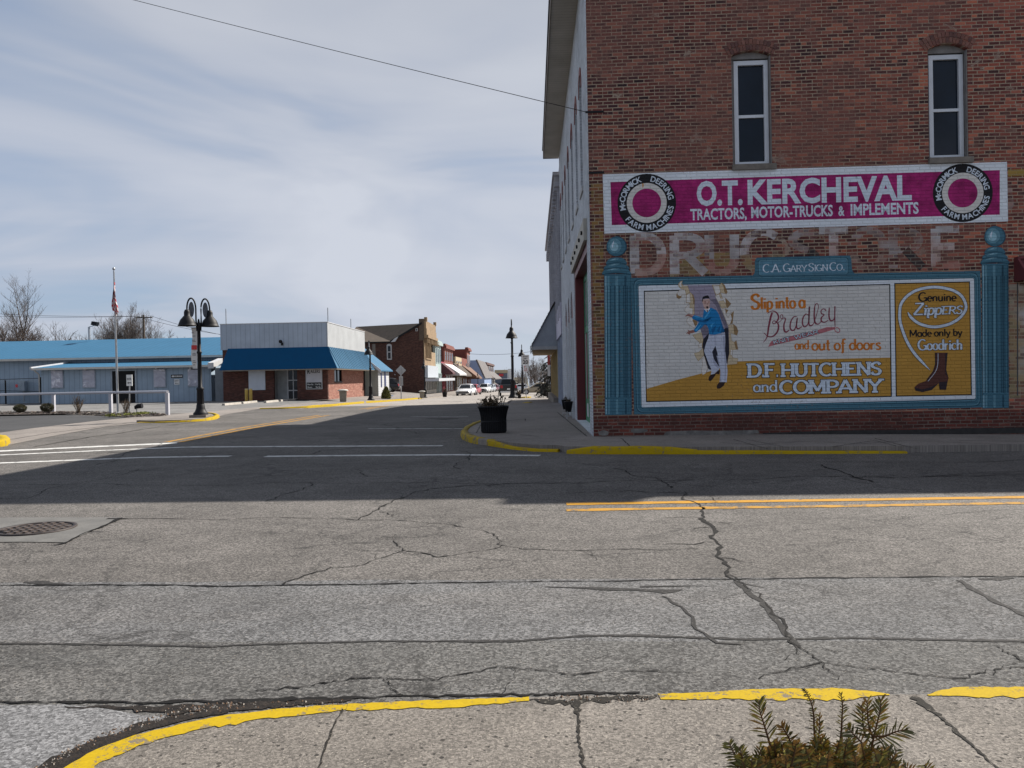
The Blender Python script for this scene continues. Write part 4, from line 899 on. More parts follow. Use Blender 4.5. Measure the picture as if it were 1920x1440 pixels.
def ring_text(mu, body, c_, rad, h, a0, a1, m_, inward=False, off=0.02, kx=0.95, hs=None):
    """letters round a circle from angle a0 to a1 (degrees, counter-clockwise from the right)"""
    n = len(body); vsl = [font_mesh(ch_, off) if ch_ != ' ' else None for ch_ in body]
    cap = max(v[1] for v in font_mesh('H')[0])
    wd = [(max(v[0] for v in q[0]) - min(v[0] for v in q[0])) + 0.10 if q else 0.34 for q in vsl]; tot = sum(wd); pos = 0.0
    for k, q in enumerate(vsl):
        f = (pos + wd[k] / 2) / tot; pos += wd[k]
        if not q: continue
        ang = R(a0 + (a1 - a0) * f); rv = V((math.cos(ang), math.sin(ang), 0))
        up = -rv if inward else rv; rt = V((up.y, -up.x, 0))
        sc_ = h / cap; hsx = hs[k] if hs else 1.0; vs, fs = q; xm = (max(v[0] for v in vs) + min(v[0] for v in vs)) / 2
        o = V((*c_, 0)) + rv * rad; y = mu.y(); i0 = len(mu.mb.v)
        for vx, vy in vs:
            p = o + rt * ((vx - xm) * sc_ * kx * hsx) + up * ((vy - cap / 2) * sc_ * hsx + (h * (1 - hsx) * 0.4 if hs else 0)); mu.mb.v.append((p.x, y, p.y))
        for f_ in fs: mu.mb.f.append(tuple(i0 + j for j in f_)); mu.mb.mi.append(mu.mi(m_)); mu.mb.sm.append(False)

# worn yellow coat down the corner and other old paint
mu = Mural()
mu.px([(1108, 335), (1130, 335), (1131, 440), (1131.5, 500), (1133, 640), (1133, 765), (1117, 765), (1112, 550)], M_brick_yel)
mu.out('old_paint', BL); mu = Mural()
mu.px([(1890, 318), (1960, 315), (1960, 329), (1890, 331)], brick('brick_mustard', BR, patch=([(0.34, 0.24, 0.05), (0.3, 0.2, 0.05)], 1.0)))
mu.out('old_paint', BL); mu = Mural()
mu.px([(1892, 533), (1990, 530), (1990, 742), (1893, 746)], brick('old_ochre_paint', BR, patch=([(0.30, 0.25, 0.15), (0.28, 0.22, 0.12), (0.38, 0.36, 0.33)], 1.0)))
mu.px([(1909, 534), (1990, 532), (1990, 738), (1909, 741)], M_oldwhite)
mu.px([(1906.5, 530), (1909, 530), (1909, 742), (1906.5, 742)], simple('seam_pipe', (0.05, 0.05, 0.055), 0.7))
mu.out('old_paint', BL); mu = Mural()
mu.px([(1887, 345), (1896, 350), (1902, 385), (1890, 400)], brick('pinkish', BR, patch=([(0.28, 0.2, 0.19), (0.3, 0.22, 0.2)], 0.6)))
mu.out('old_paint', BL)
# grout repairs at the foot
mu = Mural(); M_grout = simple('grout_patch', (0.16, 0.15, 0.14), 0.95, var=0.4, scale=7, bmp=0.5)
mu.px(curve([(1182, 806), (1190, 803.5), (1202, 804), (1215, 806), (1210, 810), (1195, 812), (1184, 810), (1182, 806)], 3), M_grout)
mu.out('patched_foot', BL); mu = Mural()
mu.px(curve([(1122, 810), (1130, 806.5), (1140, 809), (1139, 816), (1124, 816), (1122, 810)], 3), M_grout)
mu.out('patched_foot', BL); mu = Mural()
mu.px([(1245, 814), (1250, 809), (1300, 807), (1350, 808), (1420, 806), (1424, 812), (1400, 815), (1300, 817), (1245, 818)], M_grout)
mu.px([(1430, 812), (1560, 807), (1700, 806), (1800, 803), (1930, 801), (1930, 812), (1700, 816), (1430, 818)], simple('dark_foot', (0.035, 0.032, 0.031), 0.95, var=0.4, scale=6))  # plain darker strip along the wall foot
mu.out('patched_foot', BL)

# --- ghost lettering of the old shop
M_ghost_f = brick('ghost_faint', BR, patch=([(0.30, 0.27, 0.26), (0.34, 0.31, 0.31), (0.24, 0.16, 0.14)], 0.5)); M_ghost_pf = brick('ghost_pink_faint', BR, patch=([(0.30, 0.18, 0.15), (0.33, 0.24, 0.2)], 0.5))
mu = Mural(); ghost = [('D', 1181, 1244, 513, 71, M_ghost, M_ghost_p), ('R', 1254, 1328, 514, 72, M_ghost, M_ghost), ('U', 1321, 1387, 511, 70, M_ghost, M_ghost_p), ('G', 1392, 1470, 508, 72, M_ghost, M_ghost_y),
         ('S', 1478, 1538, 503, 68, M_ghost_f, M_ghost_d), ('T', 1533, 1594, 500, 70, M_ghost, M_ghost_f), ('O', 1594, 1662, 504, 72, M_ghost_f, M_ghost_pf), ('R', 1664, 1735, 503, 71, M_ghost_f, M_ghost_d), ('E', 1744, 1806, 500, 71, M_ghost, M_ghost_p)]
mu.px([(1255, 478), (1383, 473), (1384, 511), (1256, 519)], M_ghost_y)
mu.px([(1178, 443), (1190, 443), (1190, 512), (1178, 512)], M_ghost_d)
for ch_, u0, u1, vb, cap, ma, mb_ in ghost:
    zm = W(u0, vb - cap * 0.46)[1]
    draw_text(mu, ch_, (u0, vb), (u1, vb - (u1 - u0) * 0.022), cap, ma, vw=0.25, hw=0.19, mfun=lambda p, ma=ma, mb_=mb_, zm=zm: ma if p.y > zm else mb_)
mu.out('faded_lettering', BL)

# --- magenta sign
mu = Mural()
mu.px([(1130, 327), (1888, 303.5), (1890, 415), (1133, 438)], P_white)
mu.px([(1144.5, 341.5), (1500, 329.5), (1874.5, 319), (1874.5, 402.5), (1500, 412.5), (1147, 422.2)], P_mag)
sign = mu.out('tractor_sign', BL)
mu = Mural()
sans(mu, 'O.T.', (1306.5, 384.3), (1392.5, 382), 42, P_letter, 0.035)
sans(mu, 'KERCHEVAL', (1402, 382), (1709.5, 373.2), 42.5, P_letter, 0.035)
sans(mu, 'TRACTORS,', (1294.5, 412.4), (1400, 409.4), 19.5, P_letter, 0.028)
sans(mu, 'MOTOR-TRUCKS', (1408.5, 408.2), (1561.5, 404.4), 19.5, P_letter, 0.028)
sans(mu, '&', (1572, 404.2), (1583.5, 403.8), 17.5, P_letter, 0.025)
sans(mu, 'IMPLEMENTS', (1595, 403.6), (1722.5, 399.8), 20, P_letter, 0.028)
mu.out('lettering', sign)
for (cu_, cv_, ro, rw, ri) in ((1212.6, 380.5, 55, 37.6, 27.1), (1805, 361.8, 56.3, 39, 27.9)):
    mu = Mural(); c_ = W(cu_, cv_); k = (W(cu_ + 50, cv_)[0] - c_[0]) / 50
    mu.disc(c_, ro * k, P_black); mu.disc(c_, rw * k, P_cream); mu.disc(c_, ri * k, P_mag)
    ring_text(mu, 'McCORMICK', c_, 46.0 * k, 10.2 * k, 196, 102, P_letter, hs=[1, .8, 1, 1, 1, 1, 1, 1, 1])
    ring_text(mu, 'DEERING', c_, 46.0 * k, 10.2 * k, 80, 6, P_letter)
    ring_text(mu, 'FARM MACHINES', c_, 46.2 * k, 10.0 * k, 216, 352, P_letter, inward=True)
    if cu_ < 1500: mu.px([(1204, 344), (1207, 344), (1206.5, 351), (1204.5, 352)], P_rust)
    mu.out('ring_emblem', sign)

# --- the big advertisement in its painted frame
def rrect(TL, TR, BR_, BL_, r, n=5):
    """rounded quadrilateral in photograph points"""
    out = []; Q = [V((*TL, 0)), V((*TR, 0)), V((*BR_, 0)), V((*BL_, 0))]
    for k in range(4):
        p, a, b_ = Q[k], Q[k - 1], Q[(k + 1) % 4]; da = (a - p).normalized() * r; db = (b_ - p).normalized() * r
        for j in range(n + 1):
            t = j / n; q = (p + da).lerp(p, t).lerp(p.lerp(p + db, t), t); out.append((q.x, q.y))
    return out
mu = Mural()
mu.px([(1183, 521), (1838, 508), (1842, 764), (1189, 777)], P_teal)
mu.px(curve([(1408, 519), (1414, 513), (1415.5, 503), (1415.5, 489), (1419, 484), (1425, 482.7), (1500, 481), (1588, 479), (1593, 480.5), (1596, 485), (1597, 500), (1599, 509), (1604, 514)], 3), P_teal)
mu.px(rrect((1421, 487), (1590, 482.5), (1591, 514.5), (1422, 518), 5), P_teal_d); mu.px(rrect((1422, 488), (1589, 483.6), (1590, 513.8), (1423, 517), 5), P_teal_l)
mu.px(rrect((1424, 489.4), (1587.5, 485), (1588.5, 513), (1425, 516.2), 5), paint('plaque', (0.07, 0.16, 0.22), paint_grime=0.35))
for TL, TR, BR_, BL_, r, m_ in (((1187.5, 523), (1834.5, 511), (1838.5, 761.5), (1193, 774), 12, P_teal_d), ((1189.2, 524.6), (1833, 512.4), (1837, 760), (1194.6, 772.6), 12, P_teal_l), ((1190.6, 526), (1831.8, 513.8), (1835.6, 758.6), (1196, 771.2), 11, P_teal),
                            ((1194, 530.6), (1829.4, 517.6), (1832.4, 753), (1200, 767), 8, P_teal_d), ((1194.8, 531.6), (1828.6, 518.4), (1831.6, 752), (1200.8, 766), 8, P_teal_l), ((1196, 533.6), (1827.2, 520.2), (1830.2, 750), (1202.2, 764.6), 6, P_teal_d)):
    mu.px(rrect(TL, TR, BR_, BL_, r), m_)
mu.px(rrect((1197.2, 536), (1826, 521.8), (1829, 748), (1203.2, 763.6), 3), P_white)
frame = mu.out('painted_billboard', BL)
mu = Mural(); draw_text(mu, 'C.A. GARY SIGN CO.', (1430.5, 510.8), (1584, 506.8), 15, P_letter, 0.16, 0.07, serif=0.13, scales=[1, 1, 1, 1, .6, 1, .78, .78, .78, .5, 1, .78, .78, .78, .6, 1, .78, 1]); mu.out('plaque_lettering', frame)
mu = Mural()
mu.px([(1207, 545.2), (1669, 532.2), (1672.2, 744), (1211.2, 754)], P_black); mu.px([(1209, 547.2), (1667, 534.2), (1670, 742.2), (1213, 752.2)], P_cream)
mu.px([(1212.2, 729), (1270, 712), (1330, 696.5), (1383, 677.8), (1450, 675), (1669, 670.5), (1670, 742.2), (1213, 752.2)], P_gold)
mu.px([(1676.5, 530.8), (1818.4, 527.6), (1822.2, 740.8), (1679.4, 743.6)], P_black); mu.px([(1678.6, 532.8), (1816.6, 529.8), (1820, 739), (1681.4, 741.6)], P_gold)
mu.out('picture_ground', frame)
# the man bursting through the paper
c4 = lambda L_: [(1240 + a / 12, 520 + c_ / 12) for a, c_ in L_]
c5 = lambda L_: [(1240 + a / 12, 620 + c_ / 12) for a, c_ in L_]
mu = Mural()
mu.px(c4([(590, 178), (640, 340), (720, 400), (745, 500), (740, 700), (745, 850), (800, 1000), (870, 1150), (920, 1300)]) + c5([(940, 180), (920, 380), (955, 560), (1000, 680), (1050, 850), (1100, 890), (1200, 800), (1300, 830), (1400, 700), (1485, 745), (1500, 640), (1530, 500), (1520, 200)]) + c4([(1520, 1200), (1500, 1100), (1420, 900), (1330, 680), (1220, 400), (1140, 168)]), P_lil)
mu.px(c4([(1100, 500), (1230, 640), (1330, 900), (1420, 1100), (1520, 1250), (1500, 1100), (1420, 900), (1330, 680), (1240, 480)]), P_lil_d)
mu.px(c4([(870, 1120), (960, 1060), (1000, 1060), (1060, 1160), (1075, 1300), (920, 1310)]), P_lil_d)
mu.px(c5([(1060, 60), (945, 190), (920, 380), (955, 560), (1000, 680), (1050, 850), (1100, 880), (1180, 760), (1280, 825), (1305, 820), (1380, 700), (1480, 740), (1500, 640), (1530, 500), (1510, 100), (1505, -60), (1440, -60), (1300, 60)]), P_void)
T, Pp, D_ = P_tan, P_pale, P_tan_d
for L_, m_ in (([(380, 150), (430, 90), (475, 75), (460, 150), (500, 190), (590, 190), (640, 330), (560, 390), (540, 280), (440, 260), (390, 210)], T), ([(395, 150), (435, 100), (462, 90), (445, 160), (470, 215), (420, 225)], Pp),
               ([(340, 400), (400, 290), (530, 270), (560, 390), (450, 400), (450, 440), (400, 485), (350, 465)], Pp), ([(338, 400), (350, 360), (380, 410), (450, 425), (450, 450), (400, 486), (350, 466)], D_),
               ([(556, 390), (640, 330), (720, 400), (748, 500), (742, 700), (650, 720), (640, 585), (556, 572)], T), ([(566, 395), (640, 350), (660, 565), (562, 568)], Pp), ([(690, 380), (720, 400), (748, 500), (742, 700), (715, 710), (720, 520)], D_),
               ([(635, 590), (540, 680), (528, 760), (560, 795), (700, 835), (745, 830), (742, 700), (700, 700)], Pp), ([(640, 600), (742, 600), (742, 840), (700, 830), (710, 700), (640, 690)], T),
               ([(600, 900), (570, 960), (580, 1020), (640, 1080), (740, 1140), (800, 1060), (800, 1000), (745, 900)], Pp), ([(700, 960), (745, 930), (800, 1000), (805, 1050), (760, 1100)], D_),
               ([(1140, 168), (1310, 170), (1350, 125), (1420, 170), (1485, 330), (1460, 375), (1340, 340), (1290, 390), (1220, 400)], T), ([(1160, 180), (1300, 185), (1330, 330), (1280, 380), (1225, 390)], Pp), ([(1350, 125), (1420, 170), (1485, 330), (1460, 375), (1420, 330), (1400, 210)], D_),
               ([(1205, 420), (1290, 385), (1340, 370), (1375, 470), (1440, 460), (1565, 595), (1490, 690), (1350, 690), (1270, 545)], Pp), ([(1300, 380), (1340, 365), (1372, 480), (1330, 470)], T), ([(1440, 460), (1565, 595), (1490, 690), (1450, 610)], D_), ([(1290, 540), (1400, 520), (1450, 610), (1480, 690), (1350, 690)], T),
               ([(1360, 700), (1500, 740), (1450, 830), (1500, 915), (1560, 800), (1630, 765), (1600, 1030), (1500, 1080), (1425, 905)], Pp), ([(1560, 830), (1630, 765), (1600, 1035), (1545, 1055), (1590, 930)], D_), ([(1440, 715), (1500, 740), (1450, 830)], D_),
               ([(1510, 1080), (1620, 1055), (1690, 1110), (1728, 1210), (1700, 1305), (1600, 1270), (1518, 1225)], T), ([(1620, 1060), (1690, 1110), (1728, 1210), (1700, 1305), (1640, 1270)], D_)):
    mu.px(c4(L_), m_); mu.spx(c4(L_ + L_[:1]), 0.55, P_tan_d, False)
for L_, m_ in (([(1518, 40), (1560, 60), (1575, 220), (1640, 262), (1685, 215), (1725, 420), (1600, 432), (1590, 560), (1605, 605), (1725, 630), (1700, 752), (1490, 765), (1500, 640), (1530, 500)], T), ([(1640, 262), (1685, 215), (1725, 420), (1680, 425)], D_), ([(1560, 420), (1600, 430), (1590, 570), (1550, 540)], Pp),
               ([(700, 95), (900, 40), (940, 180), (920, 380), (830, 372), (860, 260), (780, 200)], T), ([(850, 290), (920, 270), (915, 380), (830, 372)], Pp), ([(738, 510), (850, 480), (935, 385), (955, 560), (830, 685), (765, 575)], T), ([(910, 640), (970, 585), (1045, 860), (1000, 960), (930, 1000), (900, 900), (930, 760)], Pp)):
    mu.px(c5(L_), m_); mu.spx(c5(L_ + L_[:1]), 0.55, P_tan_d, False)
mu.out('torn_paper', frame)
mu = Mural()
mu.px(c5([(1070, 80), (1430, 40), (1440, 250), (1430, 420), (1470, 760), (1490, 900), (1470, 1160), (1310, 1155), (1330, 900), (1290, 700), (1260, 500), (1215, 340), (1140, 480), (1180, 640), (1310, 830), (1290, 880), (1200, 965), (1108, 992), (1130, 880), (1070, 760), (960, 460), (1000, 300), (1060, 150)]), P_trou)
for L_ in ([(1195, 110), (1215, 110), (1222, 330), (1200, 330)], [(1040, 410), (1130, 490), (1115, 500), (1050, 440)], [(1380, 120), (1425, 110), (1435, 500), (1460, 800), (1440, 1140), (1420, 1140), (1430, 800)], [(1240, 560), (1270, 560), (1330, 860), (1345, 1140), (1320, 1140), (1325, 900)], [(1150, 620), (1180, 640), (1300, 830), (1270, 850), (1180, 760)], [(1080, 90), (1430, 50), (1430, 85), (1080, 125)]): mu.px(c5(L_), P_trou_d)
mu.px(c5([(1108, 992), (1200, 970), (1290, 880), (1318, 890), (1305, 985), (1235, 975), (1130, 1120), (1080, 1135), (1058, 1100), (1065, 1050)]), P_shoe); mu.px(c5([(1310, 1155), (1440, 1158), (1400, 1240), (1320, 1302), (1260, 1308), (1243, 1260), (1260, 1210)]), P_shoe)
mu.px(c4([(532, 870), (560, 850), (600, 822), (690, 830), (745, 850), (695, 905), (640, 885), (600, 870), (545, 884)]), P_skin_d); mu.px(c4([(600, 828), (690, 832), (740, 850), (700, 868)]), P_skin)
mu.px(c4([(550, 1275), (585, 1230), (608, 1222), (586, 1172), (640, 1200), (720, 1178), (765, 1232), (690, 1258), (650, 1262), (632, 1305), (622, 1270), (600, 1290), (596, 1262)]), P_skin_d)
mu.px(c4([(958, 715), (930, 905), (740, 848), (688, 900), (700, 935), (850, 1005), (728, 1190), (772, 1242), (870, 1170), (940, 1090), (1010, 1050), (1060, 1160), (1075, 1285), (1200, 1292), (1330, 1262), (1425, 1215), (1390, 1120), (1340, 960), (1290, 820), (1230, 735), (1110, 678), (1040, 785)]), P_blue)
for L_, m_ in (([(700, 935), (860, 1005), (1010, 1020), (1140, 890), (1060, 980), (930, 970)], P_blue_d), ([(870, 1170), (960, 1060), (1015, 1050), (1040, 1100), (980, 1060)], P_blue_d), ([(1320, 960), (1390, 1120), (1425, 1215), (1340, 1258), (1360, 1120)], P_blue_d), ([(1120, 1180), (1230, 1080), (1200, 1200), (1150, 1280)], P_blue_d), ([(1240, 1200), (1330, 1080), (1300, 1240)], P_blue_d),
               ([(960, 900), (1080, 760), (1130, 720), (1040, 860), (980, 930)], P_blue_l), ([(750, 870), (950, 915), (930, 930), (740, 890)], P_blue_l), ([(1100, 1080), (1180, 1020), (1120, 1140)], P_blue_l), ([(760, 1190), (880, 1060), (900, 1060), (790, 1210)], P_blue_l)): mu.px(c4(L_), m_)
mu.px(c4([(955, 715), (985, 690), (1085, 690), (1095, 700), (1040, 790), (1020, 780)]), P_white); mu.px(c4([(1018, 738), (1048, 738), (1042, 790), (1028, 785)]), P_shoe)
mu.px(c4([(920, 500), (1085, 480), (1096, 560), (1090, 620), (1078, 690), (1045, 725), (985, 720), (950, 655), (935, 600), (920, 560)]), P_skin)
mu.px(c4([(912, 575), (918, 480), (940, 432), (985, 420), (1035, 403), (1072, 428), (1088, 500), (1075, 478), (1000, 472), (935, 492), (930, 540)]), P_black)
for L_ in ([(945, 545), (1005, 540), (1005, 552), (950, 560)], [(1042, 545), (1088, 535), (1088, 548), (1045, 555)], [(960, 570), (1005, 568), (1000, 585), (965, 585)], [(1045, 568), (1085, 562), (1080, 580), (1050, 582)], [(1020, 560), (1032, 600), (1018, 612), (1048, 612), (1040, 590)]): mu.px(c4(L_), P_skin_d)
mu.px(c4([(1003, 665), (1020, 650), (1048, 650), (1060, 672), (1048, 700), (1020, 702)]), P_shoe)
mu.out('painted_man', frame)
# lettering of the two panels
mu = Mural()
S_ = [1.28, 1, 1, 1, .7, 1, 1, 1, 1, .9, 1.05]
draw_text(mu, 'Slip into a', (1407.5, 580), (1510.5, 577), 22, P_org, 0.21, 0.12, scales=S_)
draw_text(mu, 'and', (1490, 655.2), (1517, 654.5), 16.5, P_org, 0.18, 0.10); draw_text(mu, 'out of doors', (1521.5, 656.8), (1652, 655.4), 20, P_org, 0.2, 0.12)
c6 = lambda L_: [(1390 + a / 9.6, 530 + c_ / 9.6) for a, c_ in L_]
for L_, w in (([(555, 535), (520, 650), (490, 800), (468, 950), (440, 1020), (392, 1076)], [3.4, 3.6, 3.4, 2.6, 1.8, .8]), ([(470, 558), (515, 520), (580, 512), (640, 550), (668, 620), (650, 680), (600, 738), (562, 728), (572, 692), (615, 696), (662, 750), (664, 830), (630, 910), (560, 968), (480, 968), (408, 905)], [.8, 1.6, 2.6, 3.2, 1.6, 1.2, 1.8, 3.2, 3.0, 2.2, 1.4]),
              ([(652, 725), (705, 690), (745, 635), (738, 580), (704, 590), (712, 640), (792, 645), (765, 760), (772, 860), (810, 888), (862, 850)], [1, 1, 1.2, 1.4, 1.2, 1.6, 2.4, 3.4, 3.0, 1.6]), ([(1000, 610), (940, 618), (890, 700), (876, 800), (905, 858), (955, 845), (995, 740), (1004, 640), (990, 780), (1020, 830), (1090, 790)], [1.2, 2, 2.6, 2.6, 2.6, 2, 2, 2.6, 2.6, 1.4]),
              ([(1215, 590), (1160, 566), (1110, 630), (1098, 730), (1130, 792), (1180, 768), (1214, 680), (1222, 430), (1214, 720), (1250, 775), (1300, 740)], [1.2, 2, 2.6, 2.6, 2.4, 2, 2.6, 2.4, 2.8, 1.4]), ([(1300, 740), (1345, 600), (1386, 440), (1362, 376), (1322, 420), (1310, 600), (1328, 720), (1385, 745), (1432, 700)], [1.4, 1.2, 1.2, 1.4, 2, 2.8, 3, 2, 1.2]),
              ([(1522, 505), (1485, 472), (1436, 500), (1440, 555), (1488, 578), (1440, 630), (1442, 695), (1500, 712), (1565, 672)], [2.6, 1.6, 2, 2.2, 1.6, 2.6, 2.8, 2, 1.2]), ([(1582, 450), (1576, 600), (1604, 682), (1660, 668), (1682, 600)], [2, 2.6, 3, 2.4, 1.8]), ([(1682, 425), (1680, 640), (1686, 800)], [2.4, 2.2, 1.2])):
    mu.spx(c6(L_), w, P_mar)
mu.px(c6([(478, 1158), (535, 1055), (900, 960), (1390, 848), (1540, 800), (1690, 800), (1692, 836), (1540, 880), (1400, 922), (1000, 1030), (560, 1132)]), P_mar_l)
mu.spx(c6([(1680, 820), (1690, 872), (1745, 898), (1772, 860), (1740, 815), (1700, 806)]), 1.6, P_mar_l)
draw_text(mu, 'KNIT', (1390 + 580 / 9.6, 530 + 1110 / 9.6), (1390 + 890 / 9.6, 530 + 1035 / 9.6), 7.2, P_letter, 0.2, 0.14, outline=P_black, ow=0.10)
GL['W'] = (1.1, [[(.04, 1), (.30, 0)], [(.30, 0), (.55, .8)], [(.55, .8), (.80, 0)], [(.80, 0), (1.06, 1)]])
draw_text(mu, 'WEAR', (1390 + 955 / 9.6, 530 + 1018 / 9.6), (1390 + 1395 / 9.6, 530 + 912 / 9.6), 7.2, P_letter, 0.2, 0.14, outline=P_black, ow=0.10)
draw_text(mu, 'D.F. HUTCHENS', (1401.5, 707), (1653, 702.2), 23, P_letter, 0.27, 0.15, serif=0.17, outline=P_black, ow=0.05, scales=[1.05, .9, 1.05, .8, .55] + [1] * 8)
draw_text(mu, 'and', (1412, 734.8), (1458, 733.8), 20, P_letter, 0.18, 0.11, serif=0.10, outline=P_black, ow=0.045)
draw_text(mu, 'COMPANY', (1462.5, 738), (1653, 734.8), 23.5, P_letter, 0.27, 0.15, serif=0.17, outline=P_black, ow=0.05)
draw_text(mu, 'Genuine', (1722, 565.2), (1793, 564.2), 14.5, P_black, 0.2, 0.12, scales=[1.12] + [1] * 6)
draw_text(mu, 'Made only by', (1704.5, 631.6), (1804, 629), 13, P_black, 0.19, 0.12)
draw_text(mu, 'Goodrich', (1721, 656.4), (1804.5, 655), 18.5, P_letter, 0.2, 0.09, serif=0.10, outline=P_black, ow=0.04, scales=[1.05] + [1] * 7)
c8 = lambda L_: [(1660 + a / 5.54, 520 + c_ / 5.54) for a, c_ in L_]
zp = c8([(232, 362), (262, 412), (330, 470), (420, 504), (520, 515), (650, 490), (760, 430), (825, 350), (832, 280), (785, 190), (690, 132), (560, 105), (450, 106), (330, 132), (230, 190), (165, 270), (148, 350), (150, 450), (180, 560), (230, 680), (300, 790), (380, 880), (462, 964)])
mu.spx(zp, [3.0] + [6.6] * 20 + [6, 1.2], P_black); mu.spx(zp, [1.2] + [5.0] * 20 + [4.4, .6], P_letter)
draw_text(mu, 'ZippERS', (1710.5, 591), (1804, 588), 15.5, P_letter, 0.22, 0.11, serif=0.11, outline=P_black, ow=0.05, slant=0.14, scales=[1.45, 1.25, 1.25, 1.25, .95, .95, .95])
mu.px(c8([(513, 783), (645, 783), (630, 960), (655, 1045), (642, 1095), (628, 1168), (562, 1168), (552, 1100), (480, 1170), (385, 1192), (312, 1178), (300, 1142), (340, 1105), (430, 1072), (495, 970), (515, 900)]), P_boot)
for L_, m_ in (([(555, 1090), (642, 1080), (628, 1168), (562, 1168)], P_boot_d), ([(300, 1142), (312, 1178), (385, 1192), (480, 1170), (548, 1100), (470, 1140), (380, 1165)], P_boot_d), ([(513, 783), (528, 783), (528, 900), (505, 975), (430, 1075), (420, 1072), (495, 970), (515, 900)], P_boot_d), ([(618, 790), (645, 783), (630, 960), (650, 1045), (620, 1000)], P_boot_d)): mu.px(c8(L_), m_)
mu.spx(c8([(545, 790), (542, 900), (518, 980), (440, 1080)]), 0.9, P_letter)
mu.out('panel_lettering', frame)
# painted columns either side
def column(cu_, vt, hs, x0, x1, vsh, vfl, vfe, vb, vb2):
    mu = Mural(); bx = (x0 + x1) / 2
    mu.px([(x0 - .3, vsh), (x1 + .3, vsh - .6), (x1 + 1.2, vb2), (x0 + 1.2, vb)], P_teal)
    n = 9; tones = [P_teal_l, P_teal_h, P_teal_l, P_teal, P_teal_l, P_teal, P_teal_d, P_teal, P_teal_d]
    for k in range(n):
        a = x0 + (x1 - x0) * (0.5 - 0.5 * math.cos(math.pi * k / n)); c_ = x0 + (x1 - x0) * (0.5 - 0.5 * math.cos(math.pi * (k + 1) / n)); w = c_ - a
        mu.px([(a, vsh + 3), (a + w * .55, vsh + 3), (a + w * .55, vfl), (a, vfl)], tones[k])
        mu.px([(a + w * .12, vfl), (a + w * .34, vfl - 2.5), (a + w * .55, vfl), (a + w * .55 + .9, vfe), (a + w * .3 + .9, vfe + 2), (a + w * .12 + .9, vfe)], tones[k])
        mu.px([(a + w * .70, vfl - 1), (a + w * .95, vfl - 1), (a + w * .95 + .9, vfe + 1), (a + w * .70 + .9, vfe + 1)], P_teal_d)
        mu.px([(a + 1, vfe + 5), (a + w * .5 + 1, vfe + 5), (a + w * .5 + 1.1, vb - 2), (a + 1.1, vb - 2)], tones[k])
    v = vsh
    for j, (hw, hh, base) in enumerate(((26.5, 15, 0), (23.5, 12.5, 9.5), (19.2, 13.5, 19))):
        b0 = vsh + 1 - base
        mu.px(curve([(cu_ - hw, b0), (cu_ - hw * .97, b0 - hh * .35), (cu_ - hw * .6, b0 - hh * .85), (cu_, b0 - hh), (cu_ + hw * .6, b0 - hh * .9), (cu_ + hw * .97, b0 - hh * .4), (cu_ + hw, b0 - .6), (cu_ + hw * .5, b0 - 2.2), (cu_, b0 - 2.8), (cu_ - hw * .5, b0 - 1.8), (cu_ - hw, b0)], 3), P_teal_d)
        b0 -= 1.0
        mu.px(curve([(cu_ - hw, b0 - .4), (cu_ - hw * .95, b0 - hh * .35), (cu_ - hw * .6, b0 - hh * .82), (cu_, b0 - hh * .95), (cu_ + hw * .6, b0 - hh * .85), (cu_ + hw * .95, b0 - hh * .4), (cu_ + hw, b0 - 1), (cu_ + hw * .5, b0 - 3), (cu_, b0 - 3.6), (cu_ - hw * .5, b0 - 2.6), (cu_ - hw, b0 - .4)], 3), P_teal)
        mu.px(curve([(cu_ - hw * .7, b0 - hh * .42), (cu_ - hw * .4, b0 - hh * .74), (cu_ + hw * .2, b0 - hh * .86), (cu_ + hw * .1, b0 - hh * .62), (cu_ - hw * .3, b0 - hh * .52), (cu_ - hw * .7, b0 - hh * .42)], 3), P_teal_l)
        mu.px([(cu_ - hw * .45, b0 - hh * .62), (cu_ - hw * .1, b0 - hh * .8), (cu_ - hw * .05, b0 - hh * .7), (cu_ - hw * .35, b0 - hh * .55)], P_teal_h)
    c_ = W(cu_ + .6, vt + 20.3); k = 1 / PPM
    egg = lambda sx, sz, dx=0, dz=0: [(c_[0] + (dx + sx * math.cos(2 * math.pi * q / 32)) * k, c_[1] + (dz + sz * math.sin(2 * math.pi * q / 32) * (1.08 if q < 16 else .95)) * k) for q in range(32)]
    mu.poly(egg(19.3, 18.7), P_teal_d); mu.poly(egg(18.0, 18, -1, .4), P_teal); mu.poly(egg(12.5, 13.5, -3.6, 1.6), P_teal_l); mu.poly(egg(7.5, 8, -4.5, 0), paint('teal_mid', (0.2, 0.34, 0.4)))
    mu.px([(cu_ - 8.6, vt + 16), (cu_ - 4.6, vt + 8), (cu_ - 5, vt + 14), (cu_ - 6, vt + 17), (cu_ - 6.6, vt + 23), (cu_ - 8, vt + 20)], P_letter)
    return mu.out('painted_column', frame)
column(1155.6, 443, 1, 1133.2, 1183.2, 514.5, 537, 744, 778.5, 777.5)
column(1864.6, 424, 1, 1840.5, 1890, 494.5, 519, 735.5, 766, 764.5)

